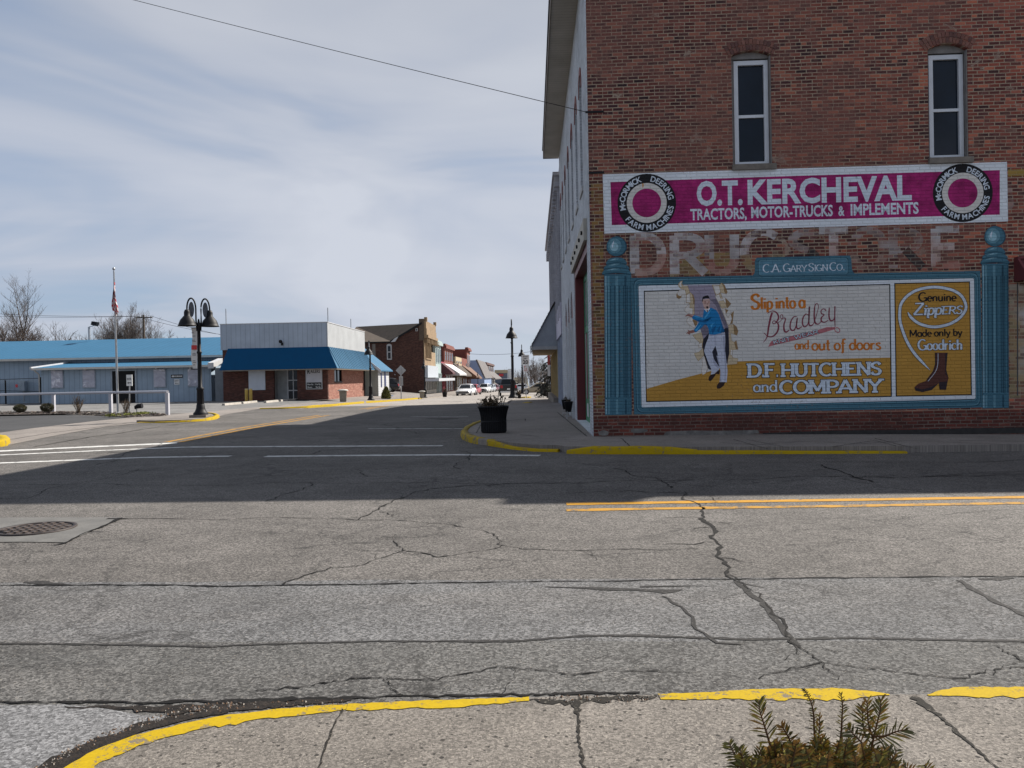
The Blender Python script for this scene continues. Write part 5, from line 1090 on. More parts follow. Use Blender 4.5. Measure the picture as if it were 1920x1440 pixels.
# --- street front of the same building: white painted brick
FY = 32.6 - CW.y
def Fy(Y): return Y - CW.y
def Fz(z_): return z_ - CW.z
fh = []; fw = []
for Yc in (18.85, 20.75, 22.95, 25.2, 27.45, 29.7, 31.6):
    q = (Fy(Yc) - 0.40, Fy(Yc) + 0.40, Fz(5.75), Fz(8.05), Fz(8.42)); fw.append(q); fh.append(arch_poly(*q))
door = (Fy(17.62), Fy(22.95), 0.02, Fz(4.4)); fh.append([(door[0], door[2]), (door[1], door[2]), (door[1], door[3]), (door[0], door[3])])
shop = [(Fy(Yc) - 0.62, Fy(Yc) + 0.62, 0.02, Fz(3.1), Fz(4.0)) for Yc in (24.75, 26.7, 28.65)]
for s_ in shop: fh.append(arch_poly(*s_))
mb = MB(); mb.prism([(0.0, -0.3), (FY, -0.3), (FY, WT), (0.0, WT)], 'x', -0.015, 0.30, 0, fh)
ST = obj('street_wall', mb, M_wbrick, BL, rot=AW)
mb = MB(); mb.box(0.32, 0.36, 0.35, FY, -0.3, WT); obj('dark_interior', mb, M_dark, BL, rot=AW)
M_hood = simple('red_hood', (0.20, 0.05, 0.045), 0.7, var=0.2, scale=8, dirt=0.2)
for (y0, y1, z0, zs, zt) in fw:
    o_ = arch_poly(y0 - 0.08, y1 + 0.08, zs - 0.03, zs + 0.02, zt + 0.17, 10); i_ = arch_poly(y0 - 0.005, y1 + 0.005, zs - 0.05, zs, zt + 0.005, 10)
    mb = MB(); mb.prism([o_[1]] + o_[2:] + [o_[0]] + [i_[0]] + i_[2:][::-1] + [i_[1]], 'x', -0.035, -0.005)
    hood = obj('window', mb, M_hood, BL, rot=AW)
    mb = MB(); mb.box(0.14, 0.16, y0, y1, z0, zt); obj('pane', mb, M_glass, hood)
    mb = MB(); mb.box(-0.05, 0.1, y0 - 0.06, y1 + 0.06, z0 - 0.12, z0); obj('sill', mb, M_dullwhite, hood)
for (y0, y1, z0, zs, zt) in shop:
    mb = MB(); o_ = arch_poly(y0, y1, 2.65, zs, zt, 12); mb.prism(o_, 'x', 0.02, 0.10); sw = obj('shop_window', mb, M_hood, BL, rot=AW)
    mb = MB(); mb.box(0.13, 0.15, y0, y1, 0.5, 2.65); obj('pane', mb, M_glass, sw)
    mb = MB(); mb.box(0.05, 0.28, y0, y1, 0.0, 0.5); obj('stall_riser', mb, M_dullwhite, sw)
    mb = MB(); mb.box(-0.06, 0.03, y0 - 0.14, y0 - 0.02, 0.0, 3.0); mb.box(-0.09, 0.05, y0 - 0.18, y0 + 0.02, 0, 0.18); mb.box(-0.09, 0.05, y0 - 0.18, y0 + 0.02, 2.85, 3.0); obj('pilaster', mb, M_white, sw)
# corner doorway, recessed, with a bolted timber lintel
M_green = simple('green_paint', (0.03, 0.20, 0.10), 0.5, var=0.15); M_dred = simple('dark_red_paint', (0.125, 0.012, 0.017), 0.5, var=0.15); M_beige = simple('lintel_paint', (0.40, 0.38, 0.33), 0.7, var=0.1, dirt=0.2)
y0, y1, z0, z1 = door
mb = MB(); mb.box(0.0, 0.30, y1 - 0.22, y1 - 0.003, z0, z1 - 0.003); mb.box(0.0, 0.30, y0 + 0.003, y1 - 0.22, z1 - 0.25, z1 - 0.003); ent = obj('doorway', mb, M_dred, BL, rot=AW)
mb = MB(); mb.box(-0.09, -0.018, y0 - 0.15, y1 + 0.25, z1 - 0.05, z1 + 0.42)
for k in range(6): mb.tube([(-0.13, y0 + 0.3 + k * 0.95, z1 + 0.18), (-0.09, y0 + 0.3 + k * 0.95, z1 + 0.18)], 0.045, 8, 1)
obj('lintel', mb, [M_beige, M_black], ent)
for k in range(4):
    a = y0 + 0.15 + k * 1.23; c_ = a + 1.2; lf = MB()
    for q in ((a, a + 0.13, z0, z1 - 0.25), (c_ - 0.13, c_, z0, z1 - 0.25), (a + .13, c_ - .13, z0, z0 + 0.12), (a + .13, c_ - .13, z0 + 0.5, z0 + 0.62), (a + .13, c_ - .13, 2.45, 2.62), (a + .13, c_ - .13, z1 - 0.4, z1 - 0.25)): lf.box(0.235, 0.285, q[0], q[1], q[2], q[3])
    dr = obj('door_leaf', lf, M_green, ent)
    pn = MB(); pn.box(0.255, 0.275, a + .13, c_ - .13, z0 + .12, z0 + .5); pn.box(0.25, 0.27, a + .13, a + .30, z0 + .62, 2.45); pn.box(0.25, 0.27, c_ - .30, c_ - .13, z0 + .62, 2.45); obj('door_panel', pn, M_white, dr)
    pn = MB(); pn.box(0.252, 0.268, a + .34, c_ - .34, z0 + .62, 2.45); obj('red_panel', pn, M_dred, dr)
    pn = MB(); pn.box(0.258, 0.268, a + .13, c_ - .13, 2.62, z1 - .4); obj('pane', pn, simple('milky_glass', (0.3, 0.31, 0.33), 0.2), dr)
# corner board, eaves with a slatted soffit
mb = MB(); mb.box(-0.035, 0.0, -0.012, 0.13, 0.0, WT - 0.05)
M_soffit = None
m_, b_, pr = new_mat('soffit_vinyl'); oc = b_.n('ShaderNodeTexCoord').outputs['Object']; sx = b_.sep(oc); fr_ = b_.m('FRACT', b_.m('MULTIPLY', sx[1], 6.5))
gr = b_.m('LESS_THAN', fr_, 0.16); n_ = b_.noise(oc, 1.5, 4)
b_.set(pr.inputs['Base Color'], b_.mix(b_.m('MULTIPLY', gr, 0.45), b_.ramp(n_, [(0.3, (0.36, 0.335, 0.29)), (0.7, (0.46, 0.43, 0.385))]), (0.2, 0.18, 0.155))); pr.inputs['Roughness'].default_value = 0.7
bump(b_, pr, b_.m('MULTIPLY', gr, -1.0), 0.5, 0.01); M_soffit = m_
EZ = Fz(10.28); EX = -0.63
mb = MB(); mb.box(EX, -0.018, -0.30, FY + 0.1, EZ, EZ + 0.03); ea = obj('eaves', mb, M_soffit, BL, rot=AW)
mb = MB(); mb.box(EX - 0.03, EX, -0.33, FY + 0.13, EZ - 0.02, EZ + 0.36); mb.box(EX, -0.018, -0.33, -0.30, EZ - 0.02, EZ + 0.36); mb.box(EX, -0.018, FY + 0.1, FY + 0.13, EZ - 0.02, EZ + 0.36)
obj('fascia', mb, simple('fascia_brown', (0.2, 0.17, 0.14), 0.8, var=0.2, dirt=0.3), ea)
mb = MB(); mb.prism([(EX - 0.06, EZ + 0.36), (-0.0, EZ + 0.5), (-0.0, EZ + 0.4), (EX - 0.06, EZ + 0.31)], 'y', -0.36, FY + 0.15); obj('roof_edge', mb, simple('roof_felt', (0.05, 0.05, 0.052), 0.9), ea)
# iron wall anchors at the corner
mb = MB(); a = W(1100, 210.5); c_ = W(1132, 211); mb.box(a[0] - 0.03, c_[0], -0.02, 0.0, a[1] - 0.02, a[1] + 0.02); obj('wall_anchor', mb, M_black, BL); mb = MB(); q = W(1120, 323.5); mb.box(0.0, q[0] + 0.14, -0.02, 0.0, q[1] - 0.025, q[1] + 0.02); obj('wall_anchor', mb, M_black, BL)
# maroon awning of the next opening along the wall
aw = W(1896, 487); aw2 = W(1990, 484); mb = MB(); zt_, zb_ = aw[1], W(1900, 526)[1]
x0, x1 = aw[0] + 0.06, aw2[0] + 0.6
mb.prism([(0.0, zt_), (-0.10, zt_), (-0.42, zb_ + 0.10), (-0.42, zb_), (0, zb_)], 'x', x0, x1); obj('awning', mb, simple('maroon_canvas', (0.085, 0.014, 0.018), 0.8, var=0.2, scale=4), BL)
mb = MB()
for xx in (x0 - 0.01, x1 - 0.04): mb.prism([(0.0, zt_ + 0.02), (-0.12, zt_ + 0.02), (-0.45, zb_ + 0.08), (-0.45, zb_ - 0.02), (0, zb_ - 0.02)], 'x', xx, xx + 0.05)
mb.box(x0, x1, -0.455, -0.415, zb_ - 0.03, zb_ + 0.10); mb.box(x0, x1, -0.14, -0.0, zt_, zt_ + 0.045); obj('awning_frame', mb, simple('maroon_frame', (0.12, 0.022, 0.026), 0.7), BL)
# cable to the corner
mb = MB(); pA = at(1097, 209.5, CW.y - 0.02); pB = at(-420, -179, 26.0); pts = []
for k in range(41):
    t = k / 40; p = pA.lerp(pB, t); p.z -= 0.10 * 4 * t * (1 - t); pts.append(p)
mb.tube(pts, 0.0075, 5); tag(obj('overhead_cable', mb, M_black), 'thin black cable stretched through the sky to the brick corner', 'cable')

# ================================================================== far corner on the left: blue-roofed buildings
def metal_roof(name, col, axis=0, pitch=0.3):
    if name in MATS: return MATS[name]
    m_, b_, pr = new_mat(name); oc = b_.n('ShaderNodeTexCoord').outputs['Object']; s_ = b_.sep(oc)
    f = b_.m('FRACT', b_.m('DIVIDE', s_[axis], pitch)); rib = b_.m('LESS_THAN', f, 0.13); n = b_.noise(oc, 0.6, 4)
    c_ = b_.ramp(n, [(0.3, tuple(k * 0.95 for k in col)), (0.7, tuple(k * 1.05 for k in col))])
    c_ = b_.mix(b_.m('MULTIPLY', b_.m('GREATER_THAN', f, 0.87), 0.4), c_, tuple(k * 0.5 for k in col))
    b_.set(pr.inputs['Base Color'], c_); pr.inputs['Roughness'].default_value = 0.6; pr.inputs['Specular IOR Level'].default_value = 0.12
    bump(b_, pr, rib, 0.6, 0.03); MATS[name] = m_; return m_
def siding(name, col, axis, pitch=0.2, depth=0.4):
    if name in MATS: return MATS[name]
    m_, b_, pr = new_mat(name); oc = b_.n('ShaderNodeTexCoord').outputs['Object']; s_ = b_.sep(oc)
    f = b_.m('FRACT', b_.m('DIVIDE', s_[axis], pitch)); g = b_.m('LESS_THAN', f, 0.12); n = b_.noise(oc, 0.8, 5, 0.6)
    c_ = b_.ramp(n, [(0.3, tuple(k * 0.86 for k in col)), (0.7, tuple(min(1, k * 1.08) for k in col))])
    b_.set(pr.inputs['Base Color'], b_.mix(b_.m('MULTIPLY', g, depth), c_, tuple(k * 0.4 for k in col))); pr.inputs['Roughness'].default_value = 0.7
    bump(b_, pr, b_.m('MULTIPLY', g, -1), 0.5, 0.02); MATS[name] = m_; return m_
RF_x = metal_roof('blue_roof', (0.04, 0.135, 0.235), 0, 0.55); RF_y = metal_roof('blue_roof_side', (0.045, 0.13, 0.22), 1, 0.4); RF_f = simple('blue_roof_plain', (0.002, 0.062, 0.155), 0.6, var=0.06, spec=0.12)
SD_x = siding('grey_siding', (0.29, 0.37, 0.455), 0, 0.4); SD_par = siding('parapet_siding', (0.36, 0.42, 0.50), 0, 0.35, 0.4); SD_pary = siding('parapet_siding_side', (0.36, 0.375, 0.385), 1, 0.3, 0.45)
M_gutter = simple('gutter', (0.50, 0.48, 0.44), 0.6, var=0.1, dirt=0.2); M_trim = simple('white_trim', (0.5, 0.5, 0.51), 0.5, var=0.05)
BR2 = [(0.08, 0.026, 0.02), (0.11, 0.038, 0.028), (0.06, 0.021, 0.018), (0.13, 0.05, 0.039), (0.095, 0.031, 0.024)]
M_br2 = brick('shop_brick', BR2, mortar=(0.15, 0.10, 0.08), header=False); M_br2y = brick('shop_brick_side', [(0.24, 0.08, 0.056), (0.29, 0.11, 0.08), (0.2, 0.066, 0.047), (0.36, 0.17, 0.125)], mortar=(0.36, 0.25, 0.2), face='yz', header=False)  # shade and sun put into the colours: darker front brick, paler side brick

# --- long metal building
Y1, Y2 = 60.0, 64.5
xr = at(397, 745, Y1).x; xl = at(78, 745, Y1).x; zE = at(200, 687.5, Y1).z; zM = at(100, 671.5, Y2).z; xr2 = at(412, 660, Y2).x
MB1 = thing('metal_building', 'long low grey metal building with a bright blue ridged roof', 'building', ((xl + xr) / 2, Y1, 0)); ox, oy = (xl + xr) / 2, Y1
mb = MB(); mb.box(xl - ox, xr - ox, 0, 4.5, -0.2, zE - 0.05); obj('front_wall', mb, SD_x, MB1)
mb = MB(); mb.box(-62 - ox, xr2 - ox, 4.5, 16, -0.2, zM - 0.05); obj('wall', mb, SD_x, MB1)
# lean-to roof
mb = MB(); zT = zM - 0.45
mb.prism([(-0.45, zE - 0.02), (4.5, zT + 0.02), (4.5, zT - 0.08), (-0.45, zE - 0.1)], 'x', xl - ox - 0.35, xr - ox + 0.05); obj('porch_roof', mb, RF_x, MB1)
mb = MB(); mb.box(xl - ox - 0.4, xr - ox + 0.1, -0.6, -0.455, zE - 0.18, zE - 0.02); gt = obj('gutter', mb, M_gutter, MB1)
mb = MB(); mb.prism([(-0.6, zE - 0.12), (4.5, zT - 0.05), (4.5, zT + 0.12), (-0.6, zE + 0.06)], 'x', xl - ox - 0.5, xl - ox - 0.36); obj('roof_trim', mb, M_trim, MB1)
mb = MB(); mb.prism([(-0.75, zE - 0.3), (1.2, zE + 0.2), (1.2, zE + 0.5), (-0.75, zE + 0.12)], 'x', xr - ox + 0.06, xr - ox + 0.5); obj('roof_trim', mb, M_trim, MB1)
mb = MB(); mb.tube([(xl - ox - 0.25, -0.5, zE - 0.15), (xl - ox - 0.1, -0.1, zE - 0.5), (xl - ox - 0.1, -0.08, 0.15)], 0.055, 8); obj('downpipe', mb, M_gutter, MB1)
# main roof
zR = at(200, 636.5, 73.0).z
mb = MB(); mb.prism([(4.0, zM - 0.02), (13.0, zR), (22, zM), (22, zM - 0.1), (13.0, zR - 0.1), (4.0, zM - 0.12)], 'x', -62 - ox, xr2 - ox + 0.9); obj('roof', mb, RF_x, MB1)
mb = MB(); mb.box(-62 - ox, xr2 - ox + 0.6, 3.84, 3.995, zM - 0.2, zM - 0.03); obj('gutter', mb, M_gutter, MB1)
mb = MB(); k = 0
x_ = -62 - ox
while x_ < xr2 - ox:
    mb.box(x_, x_ + 0.45, 5.1, 5.35, zM + 0.12, zM + 0.20); x_ += 0.7
mb.box(-62 - ox, xr2 - ox, 5.15, 5.3, zM + 0.1, zM + 0.17); obj('snow_guard', mb, M_dark, MB1)
# windows under plastic film, lamp over each
m_, b_, pr = new_mat('plastic_film'); oc = b_.n('ShaderNodeTexCoord').outputs['Object']; n = b_.noise(oc, 1.1, 3, 0.5, 2.2)
b_.set(pr.inputs['Base Color'], b_.ramp(n, [(0.35, (0.36, 0.36, 0.43)), (0.58, (0.46, 0.46, 0.53)), (0.66, (0.72, 0.72, 0.78))])); pr.inputs['Roughness'].default_value = 0.25; bump(b_, pr, n, 0.9, 0.15); M_film = m_  # palest tones paint streaky shine into the film colour
def Fp(u, v, Y=Y1): p = at(u, v, Y); return p.x - ox, p.z
for (ua, va, ub, vb) in ((97, 695, 119, 726.5), (156, 694.5, 179, 726), (289, 692.5, 311, 725), (353, 692, 377, 723.5)):
    (xa, za), (xb, zb2) = Fp(ua, va), Fp(ub, vb)
    mb = MB(); mb.box(xa - 0.05, xb + 0.05, -0.06, -0.003, zb2 - 0.06, za + 0.04); wn = obj('window', mb, SD_x if False else simple('window_frame_grey', (0.3, 0.35, 0.4), 0.7), MB1)
    mb = MB(); mb.box(xa, xb, -0.09, -0.062, zb2, za); obj('plastic_sheet', mb, M_film, wn)
    mb = MB(); mb.ball((xa + 0.25 * (xb - xa), -0.14, za + 0.1), 0.12, 8); obj('wall_lamp', mb, M_trim, MB1)
(xa, za), (xb, zb2) = Fp(211, 696), Fp(255, 748)
mb = MB(); mb.box(xa, xb, -0.05, -0.003, 0.0, za); dd = obj('door', mb, M_dark, MB1)
mb = MB(); mb.box(xa - 0.12, xa, -0.09, -0.004, 0, za + 0.12); mb.box(xb, xb + 0.12, -0.09, -0.004, 0, za + 0.12); mb.box(xa, xb, -0.09, -0.004, za, za + 0.12); obj('door_frame', mb, simple('window_frame_grey', (0.3, 0.35, 0.4), 0.7), dd)
# street signs fixed to it
def flat_text(name, body, x0, x1, zb_, h, y, mat, parent, off=0.015):
    vs, fs = font_mesh(body, off); cap = max(v[1] for v in font_mesh('H')[0]); a0 = min(v[0] for v in vs); a1 = max(v[0] for v in vs); mb = MB()
    mb.v = [(x0 + (v[0] - a0) / (a1 - a0) * (x1 - x0), y, zb_ + v[1] / cap * h) for v in vs]; mb.f = fs; mb.mi = [0] * len(fs); mb.sm = [False] * len(fs)
    return obj(name, mb, mat, parent)
def rel(o, u, v, Y): p = at(u, v, Y); return p.x - o[0], p.z - o[2]
(xa, za), (xb, zb2) = Fp(321, 702.5), Fp(343, 708.5)
lo = ((xa + xb) / 2 + ox, Y1 - 0.02, (za + zb2) / 2)
sg = thing('one_way_sign', 'black one-way sign with a white arrow on the grey metal wall', 'sign', lo); w2, h2 = (xb - xa) / 2, (za - zb2) / 2
mb = MB(); mb.box(-w2, w2, -0.02, 0.019, -h2, h2); obj('board', mb, M_ink, sg)
mb = MB(); mb.prism([(-w2 * .92, 0), (-w2 * .62, h2 * .75), (-w2 * .62, h2 * .4), (w2 * .9, h2 * .4), (w2 * .9, -h2 * .4), (-w2 * .62, -h2 * .4), (-w2 * .62, -h2 * .75)], 'y', -0.026, -0.021); obj('arrow', mb, M_signwhite, sg)
flat_text('lettering', 'ONE WAY', -w2 * .5, w2 * .82, -h2 * .28, h2 * .56, -0.029, M_ink, sg)
(xa, za), (xb, zb2) = Fp(327, 711), Fp(337, 721)
lo = ((xa + xb) / 2 + ox, Y1 - 0.02, (za + zb2) / 2); sg = thing('exit_sign', 'small white exit sign under the one-way sign', 'sign', lo); w2, h2 = (xb - xa) / 2, (za - zb2) / 2
mb = MB(); mb.box(-w2, w2, -0.02, 0.019, -h2, h2); obj('board', mb, M_signwhite, sg)
flat_text('lettering', 'EXIT', -w2 * .75, w2 * .75, h2 * .1, h2 * .6, -0.025, M_ink, sg)
mb = MB(); mb.prism([(-w2 * .7, -h2 * .5), (-w2 * .3, -h2 * .2), (-w2 * .3, -h2 * .42), (w2 * .7, -h2 * .42), (w2 * .7, -h2 * .58), (-w2 * .3, -h2 * .58), (-w2 * .3, -h2 * .8)], 'y', -0.026, -0.021); obj('arrow', mb, M_ink, sg)
# flood light on its roof
fx_ = at(170, 640, 72); fl = thing('flood_light', 'black flood light on a short post above the blue roof', 'flood light', (fx_.x, 72, zR - 0.05))
mb = MB(); hP = at(166, 612, 72).z - zR; mb.tube([(-0.12, 0, 0), (-0.12, 0, hP)], 0.1, 8); mb.tube([(-0.12, 0, hP), (0.3, 0, hP + 0.1), (0.5, 0, hP + 0.22)], 0.035, 6); obj('post', mb, M_galv, fl)
mb = MB(); mb.prism([(0.15, hP + 0.18), (0.62, hP + 0.05), (0.75, hP + 0.42), (0.25, hP + 0.5)], 'y', -0.22, 0.22); obj('lamp_head', mb, M_black, fl)
# dark chain-link gate, meter box at the far left
gp = [(-60, 712), (-14, 713), (10, 713), (76, 708.5)]
fc = thing('chain_link_fence', 'dark chain-link fence in front of the grey metal wall', 'fence', (at(10, 748, 62.5).x, 62.5, 0)); fx0 = at(10, 748, 62.5).x
for u in (-60, 10, 76):
    mb = MB(); p = at(u, 713 if u < 70 else 707, 62.5); mb.tube([(p.x - fx0, 0, 0), (p.x - fx0, 0, p.z)], 0.06 if u > 0 else 0.04, 8); obj('post', mb, M_black, fc)
mb = MB()
for v0, v1 in ((713.5, 709), (731.5, 734)):
    a, c_ = at(-60, v0, 62.5), at(76, v1, 62.5); mb.tube([(a.x - fx0, 0, a.z), (c_.x - fx0, 0, c_.z)], 0.025, 6)
obj('rail', mb, M_black, fc)
mb = MB(); a, c_ = at(-60, 713, 62.5), at(76, 709, 62.5); L_ = c_.x - a.x; hh = (a.z + c_.z) / 2
k = -hh
while k < L_:
    for sgn in (0, 1):
        x0, x1 = (max(k, 0), min(k + hh, L_)); z0, z1 = (x0 - k, x1 - k)
        if sgn: z0, z1 = hh - z0, hh - z1
        mb.tube([(a.x - fx0 + x0, 0.0, z0), (a.x - fx0 + x1, 0.0, z1)], 0.004, 3, cap=False)
    k += 0.16
obj('mesh', mb, simple('dull_wire', (0.10, 0.11, 0.12), 0.6), fc)
mx = at(44, 714, 64.3); bx_ = thing('meter_box', 'grey electrical box on the metal wall behind the fence', 'electrical box', (mx.x, 64.3, at(46, 733, 64.3).z))
mb = MB(); w_, h_ = at(51, 714, 64.3).x - at(41, 714, 64.3).x, at(46, 714.5, 64.3).z - at(46, 733, 64.3).z; mb.box(-w_ / 2, w_ / 2, -0.25, 0.15, 0, h_); mb.box(-w_ / 2 - .02, w_ / 2 + .02, -0.27, -0.252, -0.02, h_ + .02); obj('box', mb, simple('box_grey', (0.3, 0.36, 0.42), 0.5), bx_)
mb = MB(); mb.tube([(0, 0, 0), (0, 0, -1.0)], 0.03, 6); obj('conduit', mb, M_galv, bx_)
rx_ = at(30.5, 723.5, 62.4); o = MB(); o.box(-0.09, 0.09, -0.01, 0.01, -0.12, 0.12); q = obj('fence_tag', o, M_red, loc=(rx_.x, 62.44, rx_.z)); tag(q, 'small red tag fixed to the chain-link fence', 'tag')

# --- brick shop with the blue mansard awning
YB = 58.0; pc = at(615, 750, YB); xc = pc.x; zg = gz(xc, YB) + 0.0; xL = at(398, 745, YB).x
RB = thing('brick_shop', 'low brick restaurant with a blue metal awning and pale panelled parapet', 'building', (xc, YB, zg)); o3 = (xc, YB, zg)
YE = 70.7; LE = YE - YB
def Fq(u, v, Y=YB): p = at(u, v, Y); return p.x - xc, p.z - zg
def Sq(u, v, X=None): p = onx(u, v, xc); return p.y - YB, p.z - zg
hT = Fq(600, 652)[1]
xi0, xi1 = Fq(513, 700)[0], Fq(557, 700)[0]; zi = Fq(535, 694)[1]
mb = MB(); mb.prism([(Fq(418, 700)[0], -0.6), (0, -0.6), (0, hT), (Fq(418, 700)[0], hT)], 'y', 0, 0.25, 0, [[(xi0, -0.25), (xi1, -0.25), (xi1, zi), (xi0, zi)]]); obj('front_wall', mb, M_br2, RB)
sw0, sw1 = Sq(627, 700)[0], Sq(641, 700)[0]; zw0, zw1 = Sq(634, 715)[1], Sq(634, 691)[1]
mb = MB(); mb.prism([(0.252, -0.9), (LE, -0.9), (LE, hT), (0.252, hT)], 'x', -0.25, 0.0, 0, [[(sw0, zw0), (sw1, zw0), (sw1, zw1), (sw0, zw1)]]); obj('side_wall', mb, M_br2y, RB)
mb = MB(); mb.box(xL - xc, Fq(418, 700)[0] - 0.01, 0.6, 0.8, -0.5, 2.55); obj('recess_wall', mb, simple('grey_panel', (0.17, 0.19, 0.21), 0.8, var=0.15), RB); mb = MB(); mb.box(Fq(418, 700)[0], -0.3, LE - 0.2, LE, -0.9, hT); obj('rear_wall', mb, simple('grey_panel', (0.17, 0.19, 0.21), 0.8, var=0.15), RB)  # plain grey panels in one even tone
mb = MB(); mb.box(sw0 * 0 - 0.14, -0.11, sw0, sw1, zw0, zw1); sw_ = obj('window', mb, M_glass, RB); sw_.location = (0, 0, 0)
mb = MB(); mb.box(-0.105, -0.06, (sw0 + sw1) / 2 - 0.04, (sw0 + sw1) / 2 + 0.04, zw0, zw1); mb.box(-0.105, 0.05, sw0, sw1, zw0 - 0.1, zw0 - 0.002); mb.box(-0.105, -0.04, sw0, sw0 + 0.06, zw0, zw1); mb.box(-0.105, -0.04, sw1 - 0.06, sw1, zw0, zw1); obj('frame', mb, M_black, sw_)
(xa, za), (xb, zb2) = Fq(466, 692), Fq(498, 731); mb = MB(); mb.box(xa, xb, -0.05, -0.003, zb2, za); obj('window_board', mb, simple('board_white', (0.56, 0.60, 0.66), 0.6, var=0.05), RB)
# recessed entrance
mb = MB(); mb.box(xi0 - 0.1, xi0, 0.26, 0.9, -0.25, zi + 0.1); mb.box(xi0, xi1, 0.82, 0.9, -0.25, zi + 0.1); mb.box(xi1, xi1 + 0.1, 0.26, 0.9, -0.25, zi + 0.1); en = obj('entrance', mb, simple('porch_panel', (0.3, 0.31, 0.31), 0.7), RB)
xd0, xd1 = Fq(532, 700)[0] + 0.1, Fq(553, 700)[0] + 0.02
mb = MB(); mb.box(xd0, xd1, 0.75, 0.79, -0.2, zi); obj('door_glass', mb, M_glass, en)
mb = MB()
for q in ((xd0 - 0.08, xd0), (xd1, xd1 + 0.1), ((xd0 + xd1) / 2 - 0.03, (xd0 + xd1) / 2 + 0.03)): mb.box(q[0], q[1], 0.70, 0.80, -0.2, zi)
for q in (-0.2, 0.75, 1.5): mb.box(xd0, xd1, 0.71, 0.77, q, q + 0.07)
obj('door_frame', mb, M_trim, en)
# sign board
(xa, za), (xb, zb2) = Fq(573.5, 690), Fq(605, 729.5); zm = Fq(590, 716.5)[1]; w2 = (xb - xa) / 2
sb = thing('notice_board', 'white lettered board above a black hours panel on the brick shop front', 'sign', (xc + (xa + xb) / 2, YB - 0.03, zg + zb2)); h2 = za - zb2
mb = MB(); mb.box(-w2, w2, -0.05, 0.027, 0, h2); obj('frame', mb, M_galv, sb)
mb = MB(); mb.box(-w2 + .06, w2 - .06, -0.07, -0.051, zm - zb2, h2 - .04); obj('white_panel', mb, M_film if False else simple('notice_white', (0.48, 0.48, 0.52), 0.5, var=0.12, scale=2), sb)
mb = MB(); mb.box(-w2 + .06, w2 - .06, -0.07, -0.051, .05, zm - zb2 - .02); obj('hours_panel', mb, M_ink, sb)
flat_text('lettering', 'R', -w2 + .12, -w2 + .34, h2 - .42, .32, -0.074, M_ink, sb, 0.03); flat_text('lettering', 'AILERS', -w2 + .36, w2 - .14, h2 - .38, .24, -0.074, M_ink, sb, 0.02)
hz = (zm - zb2)
flat_text('lettering', 'Mon-Sat', -w2 + .12, -.05, hz * .60, hz * .2, -0.074, M_signwhite, sb); flat_text('lettering', '11a-9p', .08, w2 - .12, hz * .60, hz * .2, -0.074, M_signwhite, sb)
flat_text('lettering', 'Sun', -w2 + .12, -w2 + .45, hz * .2, hz * .2, -0.074, M_signwhite, sb); flat_text('lettering', '9a-2p', .12, w2 - .12, hz * .2, hz * .2, -0.074, M_signwhite, sb)
# mansard
OV = 0.95; zb_ = Fq(560, 691, YB - OV)[1]; zt_ = Fq(520, 652)[1]; xl_ = Fq(411, 690, YB - OV)[0]
mb = MB()
mb.face([(xl_, -OV, zb_), (OV, -OV, zb_), (0.12, -0.12, zt_), (xl_ + 0.35, -0.12, zt_)]); mb.face([(xl_, -OV, zb_), (xl_ + 0.35, -0.12, zt_), (xl_ + .35, -0.0, zb_)])
mb.face([(xl_, -OV, zb_ - 0.03), (OV, -OV, zb_ - 0.03), (OV, -OV, zb_), (xl_, -OV, zb_)]); aw1 = obj('awning', mb, RF_f, RB)
mb = MB(); mb.face([(OV, -OV, zb_), (OV, LE + 0.2, zb_ - 0.02), (0.12, LE + 0.2, zt_ - 0.02), (0.12, -0.12, zt_)]); mb.face([(OV, -OV, zb_ - 0.03), (OV, LE + 0.2, zb_ - 0.05), (OV, LE + 0.2, zb_ - 0.02), (OV, -OV, zb_)])
y_ = -0.6
while y_ < LE:
    t0 = 0.0; mb.prism([(OV - 0.02, zb_ + 0.01), (OV + 0.03, zb_ + 0.01), (0.17, zt_), (0.12, zt_)], 'y', max(y_, -0.2), max(y_, -0.2) + 0.05); y_ += 0.55
obj('side_awning', mb, RF_y, RB)
mb = MB(); mb.box(xl_ + .2, OV - 0.03, -OV + 0.03, -0.004, zb_ - 0.1, zb_ - 0.035); mb.box(0.004, OV - 0.03, 0, LE, zb_ - 0.1, zb_ - 0.04); obj('awning_soffit', mb, simple('soffit_tan', (0.28, 0.24, 0.19), 0.8), RB)
zp = Fq(500, 607)[1]; xp = Fq(414, 620)[0]
mb = MB(); mb.box(xp, 0.06, -0.115, 0.1, zt_ - 0.1, zp); pr1 = obj('parapet', mb, SD_par, RB)
mb = MB(); mb.box(-0.1, 0.10, -0.112, LE + 0.1, zt_ - 0.1, zp - 0.003); obj('side_parapet', mb, SD_pary, RB)
mb = MB(); mb.box(xp - 0.02, 0.13, -0.14, 0.12, zp, zp + 0.05); mb.box(-0.12, 0.13, 0.12, LE + 0.12, zp, zp + 0.05); mb.box(xp, -0.1, LE, LE + .1, 0, zp); obj('coping', mb, M_trim, RB)
mb = MB(); mb.box(xp, -0.1, 0.1, LE, hT, hT + 0.1); obj('flat_roof', mb, simple('roof_felt', (0.05, 0.05, 0.052), 0.9), RB)
mb = MB(); q = Fq(530, 644); mb.tube([(q[0], -0.12, q[1] + 0.1), (q[0], -0.5, q[1] + 0.2)], 0.03, 6); mb.ball((q[0], -0.5, q[1] + 0.12), 0.13, 8); mb.box(q[0] - .08, q[0] + .08, -0.16, -0.116, q[1] - .15, q[1] + .05); obj('wall_lamp', mb, M_black, RB)
mb = MB(); q = Sq(683, 740); mb.tube([(0.08, LE - 0.25, -0.5), (0.08, LE - 0.25, hT)], 0.06, 8); obj('downpipe', mb, M_black, RB)
